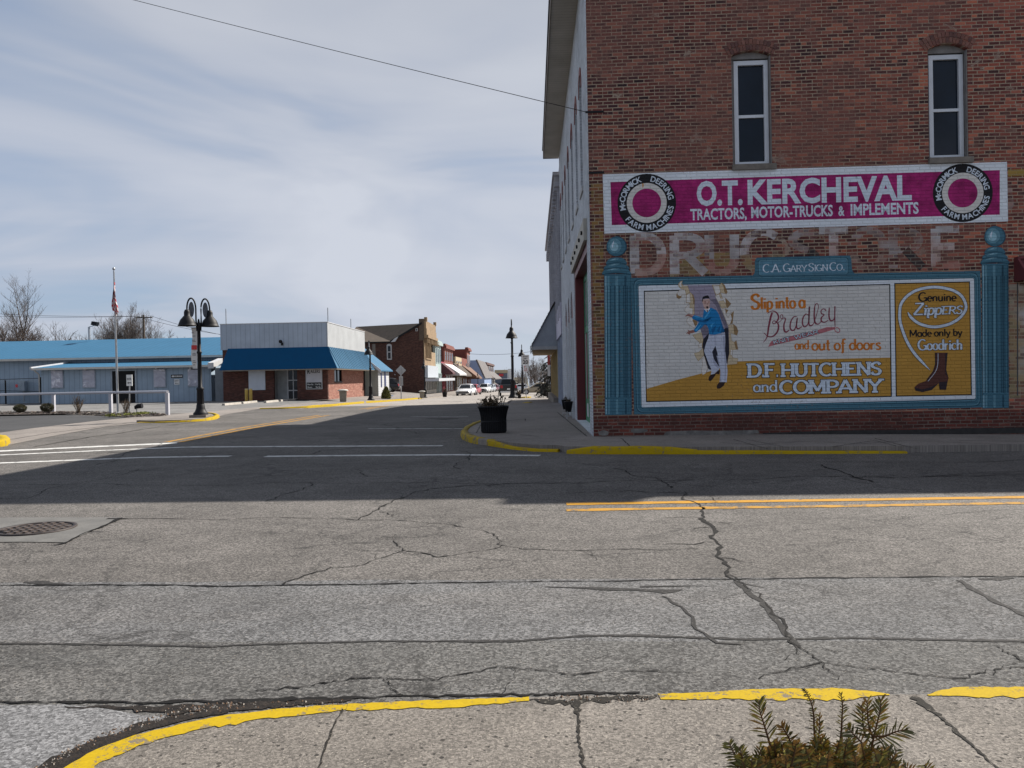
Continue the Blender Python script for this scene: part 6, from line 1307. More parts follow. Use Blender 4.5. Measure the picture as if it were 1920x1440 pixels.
for u, v0, v1, nm in ((424, 579, 607, 'left'), (615, 577, 606, 'corner')):
    p = at(u, v1, YB + 2.0 if u < 500 else YB + 0.4); q = at(u, v0, p.y); mb = MB(); zz_ = zg + zp + 0.02 if u > 500 else zg + hT + 0.09
    mb.tube([(0, 0, 0), (0, 0, q.z - zz_)], 0.035, 6); tag(obj('antenna_rod', mb, M_galv, loc=(p.x, p.y, zz_)), 'thin antenna rod on the %s' % ('left end of the pale parapet' if nm == 'left' else 'right corner of the pale parapet'), 'antenna', 'rods on the shop roof')
p = at(680, 625, 66.0); q = at(680, 597.5, 66); mb = MB(); zz_ = zg + zp + 0.05; mb.tube([(0, 0, 0), (0, 0, q.z - zz_)], 0.035, 6); tag(obj('antenna_rod', mb, M_galv, loc=(xc - 0.02, 66, zz_)), 'thin antenna rod on the side of the pale parapet before the brown roof', 'antenna', 'rods on the shop roof')
# --- small white clapboard house
HY = 71.6; hx1 = at(709.5, 720, HY + 0.2).x
HY1 = 77.0; hg = gz(hx1, HY) - 0.0
WH = thing('white_house', 'tiny white clapboard house with a blue roof beside the brick shop', 'house', (hx1, HY, hg))
CL_shade = siding('clapboard_shaded', (0.34, 0.37, 0.34), 2, 0.16); CLW = siding('clapboard_white', (0.46, 0.47, 0.48), 2, 0.16)  # gable boards coloured grey-green as shade on the white siding
he = at(712, 690, HY).z - hg; hr = at(700, 650, HY).z - hg
mb = MB(); mb.prism([(-5.0, -0.5), (0, -0.5), (0, he), (-2.5, hr), (-5.0, he)], 'y', 0, HY1 - HY); obj('wall', mb, [CL_shade], WH)
mb = MB(); mb.box(0.003, 0.03, 0.02, HY1 - HY, -0.4, he); sw2 = obj('street_wall', mb, CLW, WH)
mb = MB(); mb.box(0.032, 0.06, 1.2, 1.7, 0.9, he - 0.15); mb.box(0.032, 0.06, 2.9, 3.7, -0.1, he - 0.3); obj('shutter', mb, simple('navy', (0.01, 0.02, 0.09), 0.5), sw2)
mb = MB(); mb.prism([(0.35, he - 0.30), (-2.5, hr + 0.12), (-5.35, he - 0.30), (-5.35, he - 0.2), (-2.5, hr + 0.24), (0.35, he - 0.2)], 'y', -0.5, HY1 - HY + 0.4); obj('roof', mb, RF_y, WH)
mb = MB(); mb.prism([(0.40, he - 0.45), (-2.5, hr), (-5.4, he - 0.45), (-5.4, he - 0.17), (-2.5, hr + 0.27), (0.40, he - 0.17)], 'y', -0.56, -0.505); obj('bargeboard', mb, M_trim, WH)
mb = MB(); mb.box(0.05, 1.1, 2.6, 4.0, -0.4, -0.1); mb.box(0.05, 0.7, 2.8, 3.8, -0.1, 0.08); obj('steps', mb, simple('step_blue', (0.05, 0.10, 0.2), 0.7), WH)

# ================================================================== the row down the left side of the street
XR = -12.7
def Yu(u): return XR * 1500 / (u - 998.0)          # where a street front at XR shows at picture column u
M_brn = brick('row_brown', [(0.066, 0.029, 0.023), (0.09, 0.038, 0.029), (0.052, 0.024, 0.02), (0.11, 0.05, 0.037)], mortar=(0.085, 0.057, 0.045), header=False)
M_tan = simple('limestone', (0.25, 0.17, 0.095), 0.85, var=0.2, scale=1.2, dirt=0.25); M_tan2 = simple('limestone_pale', (0.27, 0.19, 0.11), 0.85, var=0.2, scale=1.2)  # second stone tone, slightly lighter, for window surrounds and the lower front
M_shingle = simple('brown_shingle', (0.075, 0.058, 0.045), 0.95, var=0.25, scale=2.5, bmp=0.5, bscale=8)
y0, y1 = Yu(796.5), Yu(808.5); g0 = gz(XR, y0)
BB = thing('brown_brick_store', 'two-storey dark brown brick store with an ornate tan stone street front', 'building', (XR, y0, g0))
def Bq(u, v): p = at(u, v, y0); return p.x - XR, p.z - g0
xE, zE_ = Bq(732, 640.5); xF, zF = Bq(791, 606); xLf = -9.4
mb = MB(); mb.prism([(xLf, -0.5), (0, -0.5), (0, zF), (xF, zF), (xE, zE_), (xLf, zE_)], 'y', 0, 0.4); obj('side_wall', mb, M_brn, BB)
zRg = at(700, 612, y0 + 6).z - g0
mb = MB(); mb.face([(xLf, -0.15, zE_ + 0.02), (xE + 0.1, -0.15, zE_ + 0.02), (xF, 0.6, zF + 0.04), (xF - 0.6, 6, zRg), (xLf, 6, zRg)]); mb.face([(xLf, 6, zRg), (xF, 6, zRg), (xF, 13, zE_), (xLf, 13, zE_)])
mb.prism([(-0.05, 0.0)] + [(0.05, 0.0), (0.05, 0.2), (-0.05, 0.2)], 'x', 0, 0.1) if False else None
obj('roof', mb, M_shingle, BB)
mb = MB(); mb.box(xLf, xE, -0.22, -0.03, zE_ - 0.12, zE_ + 0.0); 
n = 10
for k in range(n):
    t0, t1 = k / n, (k + 1) / n
mb.prism([(xE, zE_ - 0.12), (xF, zF - 0.1), (xF, zF + 0.12), (xE, zE_ + 0.1)], 'y', -0.2, -0.003); obj('eaves_board', mb, M_black, BB)
mb = MB(); q = Bq(740, 636); mb.prism([(q[0] - .4, q[1] - .35), (q[0] + 0.1, q[1] - .3), (q[0] + .5, q[1] + .3), (q[0] + .1, q[1] + .1)], 'y', -0.4, -0.22); obj('loose_flashing', mb, M_trim, BB)
(xa, za), (xb, zb2) = Bq(725, 645), Bq(735, 674.5)
mb = MB(); mb.prism(arch_poly(xa, xb, zb2, za - 0.12, za + 0.02), 'y', -0.06, -0.003); wn = obj('window', mb, M_dullwhite, BB)
mb = MB(); mb.box(xa + .14, xb - .14, -0.09, -0.062, zb2 + .15, (za + zb2) / 2 - .08); mb.box(xa + .14, xb - .14, -0.09, -0.062, (za + zb2) / 2 + .05, za - .25); obj('pane', mb, M_glass, wn)
(xa, za), (xb, zb2) = Bq(779, 615.5), Bq(783.5, 621); mb = MB(); mb.box(xa, xb, -0.05, -0.003, zb2, za); v_ = obj('vent', mb, M_dullwhite, BB)
mb = MB(); mb.box(xa + .08, xb - .08, -0.07, -0.052, zb2 + .08, za - .08); obj('grille', mb, M_dark, v_)
mb = MB(); q = Bq(740.5, 702.5); mb.ball((q[0], -0.06, q[1]), 0.07, 6); obj('wall_lamp', mb, M_trim, BB)
(xa, za), (xb, zb2) = Bq(698, 645), Bq(704, 652); mb = MB(); mb.box(xa, xb, -0.04, -0.003, zb2 - 1.0, za); obj('blocked_window', mb, M_stone, BB)
zP = Bq(796, 600)[1]; LF = y1 - y0
mb = MB(); mb.box(-0.10, 0.002, -0.05, LF, -0.5, zP - 0.9); fr = obj('street_front', mb, M_tan, BB)
mb = MB(); mb.box(-0.6, -0.003, -0.09, 0.5, zP - 2.4, zP + 0.15); obj('parapet_return', mb, simple('parapet_brown', (0.10, 0.072, 0.05), 0.9, var=0.2), BB)
mb = MB(); mb.box(0.0, 0.25, -0.1, LF + 3.5, zP - 1.0, zP - 0.1); mb.box(0.0, 0.5, -0.15, LF + 3.6, zP - 2.1, zP - 1.75); mb.box(0.0, 0.32, -0.12, LF + 3.5, zP - 1.75, zP - 1.0)
for k in range(9): mb.box(0.03, 0.4, 0.2 + k * 1.4, 0.5 + k * 1.4, zP - 2.7, zP - 2.1)
for k in (0.1, LF + 3.0): mb.box(0.0, 0.35, k, k + 0.5, zP - 0.1, zP + 0.35)
obj('cornice', mb, M_tan, BB)
for k in range(7):
    a = 0.7 + k * (LF - 0.8) / 7; mb = MB(); mb.box(0.004, 0.12, a, a + 0.62, 4.2, 4.35); mb.box(0.004, 0.10, a - 0.05, a, 4.2, 7.0); mb.box(0.004, 0.10, a + 0.57, a + 0.62, 4.2, 7.0); mb.box(0.004, 0.16, a - 0.1, a + 0.67, 7.0, 7.3); wq = obj('window', mb, M_tan2, BB); mb = MB(); mb.box(0.004, 0.02, a, a + 0.57, 4.35, 7.0); obj('pane', mb, simple('dim_glass', (0.05, 0.045, 0.042), 0.3), wq)
mb = MB(); mb.box(-0.4, 0.0, LF + 0.0, LF + 4.5, -0.5, zP - 3.6); obj('street_front', mb, M_tan2, BB)
zs0, zs1 = at(800, 708, y0).z - g0, at(800, 685, y0).z - g0
mb = MB(); mb.box(0.02, 0.35, -0.05, LF + 4.4, zs0, zs1); obj('fascia_sign', mb, simple('pale_fascia', (0.38, 0.41, 0.44), 0.6, var=0.06), BB)
mb = MB(); mb.box(0.0, 1.7, -0.4, LF + 13, zs0 - 0.45, zs0 - 0.1); obj('canopy', mb, simple('canopy_grey', (0.45, 0.46, 0.48), 0.6, var=0.1), BB)
mb = MB(); mb.box(0.02, 0.06, 0.3, LF + 4, 0.1, zs0 - 0.5); sf = obj('shop_window', mb, simple('shop_glass', (0.06, 0.06, 0.06), 0.15), BB)
mb = MB()
for k in range(8): mb.box(0.06, 0.14, 0.2 + k * 1.6, 0.42 + k * 1.6, 0, zs0 - 0.5)
mb.box(0.06, 0.12, 0.2, LF + 4, 0, 0.5); obj('frame', mb, simple('shopfront_pale', (0.45, 0.42, 0.36), 0.7, var=0.2), sf)

def store(name, label, u0, u1, vt, wall_m, side_m, xdepth=22.0, cornice=None, wins=0, wincol=None, xoff=0.0, ground=(0.09, 0.085, 0.08), wz=(4.2, 7.0), awn=None, flat_top=True):
    y0, y1 = Yu(u0), Yu(u1); g0 = gz(XR, y0); L_ = y1 - y0; H = at(u0, vt, y0).z - g0
    t = thing(name, label, 'building', (XR + xoff, y0, g0))
    mb = MB(); mb.box(-xdepth, -0.35, 0.0, L_ - 0.05, -1.0, H - 0.25); obj('side_wall', mb, side_m, t)
    mb = MB(); mb.box(-0.347, 0.0, -0.03, L_ - 0.02, -1.0, H); fr = obj('street_front', mb, wall_m, t)
    if cornice is not None:
        mb = MB(); mb.box(-0.3, 0.35, -0.06, L_, H - 0.55, H - 0.15); mb.box(-0.3, 0.2, -0.06, L_, H - 0.15, H + 0.1); obj('cornice', mb, cornice, t)
    for k in range(wins):
        a = L_ * (k + 0.22) / wins; c_ = L_ * (k + 0.78) / wins; mb = MB(); mb.box(0.004, 0.06, a, c_, wz[0], min(wz[1], H - 0.9)); w = obj('window', mb, wincol or M_dullwhite, t)
        mb = MB(); mb.box(0.062, 0.075, a + .12, c_ - .12, wz[0] + .12, min(wz[1], H - .9) - .12); obj('pane', mb, M_glass, w)
    mb = MB(); mb.box(0.003, 0.05, L_ * .08, L_ * .92, 0.15, 2.6); sw = obj('shop_window', mb, simple('shop_glass_%d' % int(ground[0] * 1000), ground, 0.25), t)
    for k in range(4):
        mb = MB(); mb.box(0.05, 0.12, L_ * (.08 + .27 * k), L_ * (.08 + .27 * k) + 0.25, 0.0, 2.7); obj('frame', mb, wall_m, sw)
    if awn:
        m_, zt, zb, out = awn; mb = MB(); mb.prism([(0.0, zt), (out, zb), (out, zb - 0.25), (0.0, zb - 0.25)], 'y', 0.1, L_ - 0.1); obj('awning', mb, m_, t)
    return t, H, L_
M_mint = simple('mint_paint', (0.33, 0.41, 0.40), 0.7, var=0.08); M_redb = simple('red_brick_far', (0.17, 0.05, 0.036), 0.9, var=0.25, scale=0.8); M_redside = simple('dark_brick_far', (0.075, 0.052, 0.045), 0.9, var=0.25, scale=0.6)
M_redwall = simple('red_wall_far', (0.15, 0.04, 0.028), 0.9, var=0.2, scale=0.6); M_steel = simple('blue_steel', (0.22, 0.30, 0.46), 0.6, var=0.08, scale=0.3); M_lblue = simple('light_blue_block', (0.33, 0.44, 0.56), 0.8, var=0.08, scale=0.3)
M_brnfar = simple('brown_brick_far', (0.10, 0.052, 0.046), 0.9, var=0.3, scale=0.4); M_greysh = simple('grey_shingle', (0.13, 0.12, 0.118), 0.9, var=0.3, scale=1.0)
M_brown_aw = simple('brown_awning', (0.13, 0.062, 0.035), 0.8, var=0.15, scale=1); M_maroon = simple('maroon_awning', (0.06, 0.014, 0.018), 0.8); M_whiteaw = simple('white_awning', (0.46, 0.46, 0.46), 0.6); M_pink = simple('rose_red', (0.28, 0.035, 0.06), 0.7); M_cream2 = simple('cream_far', (0.42, 0.34, 0.22), 0.85, var=0.15)
store('mint_store', 'narrow mint green two-storey storefront in the far row', 817, 827, 638.5, M_mint, M_redside, cornice=M_mint, wins=3, wincol=M_mint, ground=(0.10, 0.10, 0.09), wz=(4.0, 7.8))
store('rose_shop', 'low rose-red shop squeezed between the mint and brick storefronts', 827.3, 833, 678, M_pink, M_redside, awn=(M_maroon, 4.2, 2.8, 1.6), ground=(0.08, 0.05, 0.05))
store('red_brick_store', 'tall red brick storefront with white upper windows past the mint store', 833.2, 849.5, 645.5, M_redb, M_redside, cornice=M_redb, wins=5, wincol=M_redwall, wz=(4.6, 8.6), awn=(M_whiteaw, 4.2, 2.7, 2.2))
store('dark_shop', 'low dark shop with a brown sloping awning in the far row', 849.7, 854.5, 690, M_redside, M_redside, awn=(M_shingle, 4.6, 2.7, 2.0))
store('tan_store', 'tan two-storey storefront between two red brick stores', 854.8, 866, 668.5, M_cream2, M_redside, wins=3, wincol=M_cream2, awn=(M_shingle, 4.4, 2.7, 1.8), wz=(5.0, 8.0))
store('small_red_store', 'small red brick storefront with a white square sign', 866.2, 875.8, 671, M_redb, M_redside, awn=(M_brown_aw, 4.6, 2.6, 2.6))
t, H, L_ = store('tall_red_store', 'tallest red brick building, its bare red side wall above lower shops', 876, 882, 652, M_redb, M_redwall, xdepth=16, cornice=M_redb, wins=2, awn=(M_brown_aw, 4.6, 2.4, 2.4))
sg = at(875, 688.5, Yu(874)); mb = MB(); mb.box(-0.55, 0.55, -0.08, 0.08, -0.75, 0.75); o = obj('square_sign', mb, M_signwhite, loc=(sg.x - 0.1, Yu(874), sg.z)); o.scale = (1.0, 1, 1); tag(o, 'blank white square sign projecting from the small red storefront', 'sign')
yb = Yu(889); g0 = gz(XR, yb); t = thing('blue_steel_building', 'pale blue steel building with a grey shingled front down the street', 'building', (XR, yb, g0)); H = at(890, 675.5, yb).z - g0
mb = MB(); mb.prism([(-20, -1), (2.2, -1), (2.2, 2.5), (0.4, H), (-20, H)], 'y', 0, Yu(905) - yb); obj('wall', mb, M_steel, t)
mb = MB(); mb.prism([(2.2, 2.4), (2.5, 2.4), (0.7, H + 0.15), (0.4, H + 0.15)], 'y', -0.1, Yu(905) - yb + .1); obj('shingled_front', mb, M_greysh, t)
store('light_blue_store', 'light blue block storefront further down the left row', 905.3, 910, 682, M_lblue, M_lblue, ground=(0.2, 0.14, 0.08), awn=(M_redside, 4.8, 2.8, 2.4))
store('far_brown_store', 'far brown brick storefront before the street bends', 911, 926, 679.5, M_brnfar, M_brnfar, cornice=M_brnfar, wins=4, awn=(M_greysh, 4.8, 2.6, 2.6))
p = at(940, 720, 330); g0 = gz(p.x, 330); t = thing('far_diner', 'low cream building with a red sign at the end of the street', 'building', (p.x, 330, g0)); H = at(940, 694.5, 330).z - g0
mb = MB(); mb.box(-2.6, 2.6, 0, 8, 0, H); obj('wall', mb, simple('far_blue_wall', (0.12, 0.14, 0.18), 0.8), t); mb = MB(); mb.box(-2.7, 2.7, -0.2, -0.01, H - 1.1, H + .2); obj('fascia', mb, M_cream2, t); mb = MB(); mb.box(-0.9, 0.9, -0.4, -0.21, H - 2.4, H - 1.4); obj('red_sign', mb, M_red, t)
p = at(956, 720, 335); t = thing('white_block', 'plain white building at the far end of the street', 'building', (p.x, 335, gz(p.x, 335))); mb = MB(); H = at(956, 692.5, 335).z - gz(p.x, 335); mb.box(-0.75, 0.75, 0, 6, 0, H); obj('wall', mb, M_signwhite, t); mb = MB(); mb.box(-0.8, 0.8, -0.05, 6.05, H, H + 0.15); obj('coping', mb, M_dullwhite, t)

# ================================================================== second building on the right
XS = CW.x; Ya, Yb = 32.75, 52.6
g0 = 0.12; RBd = thing('white_brick_store', 'greyish-white two-storey brick store with a shingled awning past the corner building', 'building', (XS, Ya, g0)); LS = Yb - Ya; HS = 9.9
M_wb2 = brick('grey_white_brick', BR, paint=(0.42, 0.42, 0.46), face='yz', bm=0.8, paint_grime=0.4)
hl = [arch_poly(0.8 + k * 1.9, 1.5 + k * 1.9, 4.9, 7.6, 8.0) for k in range(10)]
mb = MB(); mb.prism([(0, 3.6), (LS, 3.6), (LS, HS - 0.4), (0, HS)], 'x', 0.0, 0.3, 0, hl); obj('upper_wall', mb, M_wb2, RBd)
for k in range(10):
    mb = MB(); mb.box(0.14, 0.16, 0.8 + k * 1.9, 1.5 + k * 1.9, 4.9, 8.0); wn = obj('window', mb, M_glass, RBd)
    mb = MB(); mb.box(-0.09, 0.0, 0.35 + k * 1.9 - .0, 0.62 + k * 1.9, 3.7, HS - .9); obj('pilaster', mb, M_wb2, wn)
mb = MB()
for k in range(26): mb.box(-0.22, 0.0, 0.1 + k * 0.75, 0.4 + k * 0.75, HS - 0.85 - k * .014, HS - 0.4 - k * .014)
mb.box(-0.28, 0.1, 0.02, LS, HS - 0.42, HS - 0.28); obj('cornice', mb, M_wb2, RBd)
mb = MB(); mb.box(0.3, 12, 0.05, LS, -0.4, HS - 1.2); obj('body', mb, M_redside, RBd)
mb = MB(); mb.box(-0.06, 0.29, 0.02, 6.2, 3.0, 4.3); obj('sign_panel', mb, simple('lavender_panel', (0.5, 0.48, 0.58), 0.6), RBd)
M_sblue = simple('storefront_blue', (0.16, 0.25, 0.40), 0.6, var=0.15); M_yel = simple('storefront_yellow', (0.42, 0.32, 0.15), 0.7, var=0.12)
mb = MB(); mb.box(0.10, 0.29, 0.02, 6.2, -0.1, 3.0); sfb = obj('blue_shopfront', mb, M_sblue, RBd)
for k in range(4):
    mb = MB(); mb.box(-0.02, 0.1, 0.05 + k * 1.9, 0.3 + k * 1.9, -0.1, 3.0); obj('pilaster', mb, simple('storefront_pale', (0.32, 0.35, 0.42), 0.6), sfb)
for k in range(3):
    mb = MB(); mb.box(0.08, 0.099, 0.5 + k * 1.9, 1.8 + k * 1.9, 0.5, 2.7); obj('pane', mb, M_glass, sfb)
mb = MB(); mb.box(0.10, 0.29, 6.25, LS, -0.4, 3.6); yf = obj('yellow_shopfront', mb, M_yel, RBd)
for k in range(7):
    mb = MB(); mb.box(0.02, 0.099, 6.6 + k * 1.85, 7.9 + k * 1.85, 0.3, 2.5); obj('red_panel', mb, M_dred, yf)
for k in range(8):
    mb = MB(); mb.box(-0.03, 0.099, 6.28 + k * 1.85, 6.55 + k * 1.85, -0.3, 2.6); obj('post', mb, M_yel, yf)
mb = MB(); mb.box(-0.25, 0.10, 6.25, LS, -0.4, 0.22); obj('plinth', mb, K_kerb, yf)
# shingled awning with grey gable end
ya = 6.3; za0, za1, xo = 2.72, 4.95, -1.25
mb = MB(); mb.prism([(0.0, za0), (xo, za0), (xo, za0 + 0.1), (xo * .72, za0 + 0.75), (xo * .38, za0 + 1.45), (0.0, za1)], 'y', ya, LS - 1); aw_ = obj('awning', mb, simple('gable_grey', (0.30, 0.33, 0.37), 0.7, var=0.1), RBd)
mb = MB()
rr = random.Random(5); m = 14
for j in range(m):
    t0 = j / m; x0 = xo * (1 - t0) - 0.07; z0 = za0 + 0.05 + (za1 - za0) * t0; x1 = xo * (1 - (j + 1.25) / m) - 0.03; z1 = za0 + 0.05 + (za1 - za0) * (j + 1.25) / m
    y_ = ya - 0.12
    while y_ < LS - 1:
        w = rr.uniform(0.12, 0.2); d = rr.uniform(0, 0.04); mb.face([(x0 - d, y_, z0 - d), (x0 - d, y_ + w - .01, z0 - d), (x1, y_ + w - .01, z1), (x1, y_, z1)]); mb.face([(x0 - d, y_, z0 - d), (x0 - d, y_ + w - .01, z0 - d), (x0 - d + .04, y_ + w - .01, z0 - d - .03), (x0 - d + .04, y_, z0 - d - .03)]); y_ += w
obj('shingles', mb, simple('cedar_shingle', (0.085, 0.062, 0.05), 0.95, var=0.4, scale=6), aw_)
mb = MB(); mb.box(xo + 0.05, 0.0, ya + 0.03, LS - 1.1, za0 - 0.1, za0 - 0.003); obj('soffit', mb, M_yel, aw_); mb = MB(); mb.box(xo - 0.01, 0.0, ya - 0.05, ya - 0.003, za0 - 0.14, za0 + 0.02); obj('trim', mb, M_dullwhite, aw_)

# ================================================================== street furniture
def lamp_parts(t, arms, banner=None):
    """black column with goose-neck arms; arms = list of headings (radians)"""
    mb = MB(); mb.lathe([(0.28, 0.0), (0.28, 0.07), (0.22, 0.12), (0.17, 0.25), (0.15, 0.4), (0.135, 0.42)], n=20); obj('base', mb, M_black, t)
    mb = MB(); mb.lathe([(0.135, 0.42), (0.12, 0.95), (0.14, 0.97), (0.14, 1.05), (0.085, 1.10), (0.075, 2.4), (0.095, 2.42), (0.095, 2.48), (0.07, 2.5), (0.062, 3.45), (0.085, 3.47), (0.085, 3.6), (0.05, 3.62), (0.03, 3.75), (0.001, 3.78)], n=16)
    for k in range(10):
        a = k * math.pi / 5; mb.tube([(0.13 * math.cos(a), 0.13 * math.sin(a), 0.42), (0.118 * math.cos(a), 0.118 * math.sin(a), 0.95)], 0.013, 5)
    obj('pole', mb, M_black, t)
    for a in arms:
        c_, s_ = math.cos(a), math.sin(a); D = 0.34
        pts = [(0.07, 3.3), (0.10, 3.7), (0.10, 4.15)] + [(0.10 + D / 2 - D / 2 * math.cos(math.pi * k / 12), 4.15 + 0.42 * math.sin(math.pi * k / 12)) for k in range(1, 13)] + [(0.10 + D, 4.0)]
        mb = MB(); mb.tube([(r * c_, r * s_, z) for r, z in pts], 0.032, 8); arm = obj('arm', mb, M_black, t)
        mb = MB(); o_ = 0.10 + D / 2
        ring = [((o_ + 0.105 * math.cos(q)) , 4.13 + 0.30 * math.sin(q)) for q in [2 * math.pi * k / 20 for k in range(20)]]
        A = [(r * c_ - 0.012 * s_, r * s_ + 0.012 * c_, z) for r, z in ring]; B = [(r * c_ + 0.012 * s_, r * s_ - 0.012 * c_, z) for r, z in ring]
        mb.grid([A, B], 0, False, True); mb.face(A); mb.face(B[::-1]); obj('medallion', mb, simple('medallion_grey', (0.10, 0.11, 0.13), 0.6, var=0.4, scale=12), arm)
        e = 0.10 + D; mb = MB(); mb.lathe([(0.001, 4.14), (0.08, 4.11), (0.115, 4.02), (0.115, 3.88), (0.14, 3.86), (0.17, 3.82), (0.255, 3.72), (0.305, 3.60), (0.335, 3.50), (0.365, 3.475), (0.345, 3.485), (0.30, 3.58), (0.2, 3.68)], (e * c_, e * s_, 0), 28); sh = obj('lamp_shade', mb, M_black, t)
        mb = MB(); mb.lathe([(0.001, 3.52), (0.14, 3.53), (0.22, 3.6), (0.1, 3.66)], (e * c_, e * s_, 0), 20); obj('lens', mb, simple('lamp_lens', (0.5, 0.48, 0.38), 0.3), sh)
        mb = MB(); br = [(0.05, 2.98), (-0.35, 3.12)]
    mb = MB(); mb.tube([(0.0, 0, 3.05), (-0.28 * math.sin(arms[0]) - 0.18, -0.1, 3.28)], 0.018, 5); obj('banner_bracket', mb, M_black, t)
    return t
p = gnd(376.5, 782.5, 0.085)
t = thing('street_lamp', 'black street lamp with two bell shades on the yellow-edged island', 'street lamp', (p.x, p.y, 0.085), 0, 'black street lamps along the street'); lamp_parts(t, [R(222), R(42)]); sA = p.y / 31.0
t.scale = (0.97,) * 3
mb = MB(); rows = []
for k in range(13):
    f = k / 12; z = 3.42 - 1.62 * f; bow = 0.05 * math.sin(f * 7) ; rows.append([(-0.29 + bow * .3, -0.02 + bow, z), (-0.19, 0.03 + bow * .8, z), (-0.07 + 0.02 * math.sin(f * 5), -0.01, z)])
mb.grid(rows, 0); bn = obj('banner', mb, simple('banner_white', (0.68, 0.68, 0.68), 0.7, var=0.05), t)
mb = MB()
for f, h, w in ((0.475, 0.17, 1.0),): mb.face([(-0.285, -0.065, 3.42 - 1.62 * f + h / 2), (-0.075, -0.045, 3.42 - 1.62 * f + h / 2), (-0.075, -0.045, 3.42 - 1.62 * f - h / 2), (-0.285, -0.065, 3.42 - 1.62 * f - h / 2)])
obj('red_band', mb, M_red, bn)
mb = MB()
for f, a, c_ in ((0.12, .1, .5), (0.2, .2, .8), (0.30, .15, .7), (0.33, .3, .85), (0.62, .2, .75), (0.66, .15, .85), (0.80, .2, .7), (0.84, .25, .8), (0.90, .2, .6)):
    z = 3.42 - 1.62 * f; mb.face([(-0.285 + .21 * a, -0.068, z + .016), (-0.285 + .21 * c_, -0.058, z + .016), (-0.285 + .21 * c_, -0.058, z - .016), (-0.285 + .21 * a, -0.068, z - .016)])
obj('print', mb, simple('print_grey', (0.25, 0.25, 0.27), 0.7), bn)
mb = MB(); mb.box(-0.32, 0.0, -0.015, 0.015, 3.41, 3.44); mb.box(-0.34, 0.08, -0.015, 0.015, 1.78, 1.81); obj('banner_rod', mb, M_black, t)
mb = MB(); mb.box(-0.32, 0.32, -0.3, 0.3, 0, 0.10); tag(obj('lamp_plinth', mb, K_kerb, loc=(p.x, p.y, 0.0865)), 'low concrete plinth under the double lamp on the island', 'plinth'); t.location.z = 0.187
lm = None
def one_lamp(u, v, dz, lab, sc_=1.0, head=R(268)):
    global lm
    p = gnd(u, v, dz)
    if lm is None:
        lm = thing('street_lamp', lab, 'street lamp', p, 0, 'black street lamps along the street'); lamp_parts(lm, [0.0]); lm.rotation_euler = (0, R(-0.7), head); lm.scale = (sc_,) * 3
        return lm
    q = dup(lm, p, None, lab, sc_); q.rotation_euler = (0, 0, head); return q
q = one_lamp(962, 746.5, 0.112, 'black single street lamp on the right pavement, tallest against the sky', 0.97)
def fit(u, v0, v1, Y): return (at(u, v0, Y).z - at(u, v1, Y).z) / 4.57
pz = gnd(962, 746.5, 0.112); q.scale = (fit(961, 598, 745, pz.y),) * 3
for u, v, vt, lab in ((980, 738.5, 646.5, 'black single street lamp behind the speed limit sign'), (695.5, 750.5, 638.5, 'black street lamp in front of the white clapboard house'), (797, 745.8, 674, 'black street lamp at the corner of the brown brick store'), (896.5, 735.5, 697, 'farthest black street lamp before the blue steel building')):
    p = gnd(u, v, 0.1); one_lamp(u, v, 0.1, lab, (at(u, vt, p.y).z - p.z) / 4.57, R(268) if u < 900 or u > 950 else R(280))

# white pipe rail by the planting bed
ends = [(-150, 770.5), (-8, 772), (101, 773.5), (208, 775.2), (314.5, 778.5)]
P = px(ends); tops = [(-150, 741.5), (-8, 740), (101, 738), (208, 736), (313, 734.5)]
rl = thing('guard_rail', 'white pipe guard rail along the planting bed', 'guard rail', P[2])
TP = [at(u, v, q.y) - P[2] for (u, v), q in zip(tops, P)]
M_railw = simple('rail_white', (0.46, 0.46, 0.50), 0.5, var=0.06, dirt=0.15, dirtcol=(0.4, 0.4, 0.42))
mb = MB(); mb.tube([TP[0]] + TP[1:] + [TP[-1] + (TP[-1] - TP[-2]).normalized() * 0.06], 0.065, 10); obj('rail', mb, M_railw, rl)
for k in range(5):
    mb = MB(); a = P[k] - P[2]; mb.box(a.x - 0.07, a.x + 0.07, a.y - 0.07, a.y + 0.07, -0.05, TP[k].z - 0.05); obj('post', mb, M_railw, rl)
# flag pole
p = gnd(221.5, 775.5); fp = thing('flagpole', 'tall silver flagpole in the mulch bed by the white rail', 'flagpole', p); H = at(218.5, 503, p.y).z
mb = MB(); mb.tube([(0, 0, 0), (0, 0, H * .5), (0, 0, H - 0.1)], [0.055, 0.048, 0.032], 12); obj('pole', mb, M_galv, fp)
mb = MB(); mb.lathe([(0.19, 0.0), (0.19, 0.03), (0.10, 0.06), (0.07, 0.08)], n=20); obj('base_collar', mb, M_galv, fp); mb = MB(); mb.ball((0, 0, H - 0.02), 0.07, 10); obj('finial', mb, M_galv, fp)
mb = MB(); mb.tube([(0.05, -0.02, 1.2), (0.06, -0.03, 3), (0.045, -0.02, H - .2)], 0.006, 4); obj('halyard', mb, M_dullwhite, fp); fp.rotation_euler = (0, R(-0.4), 0)
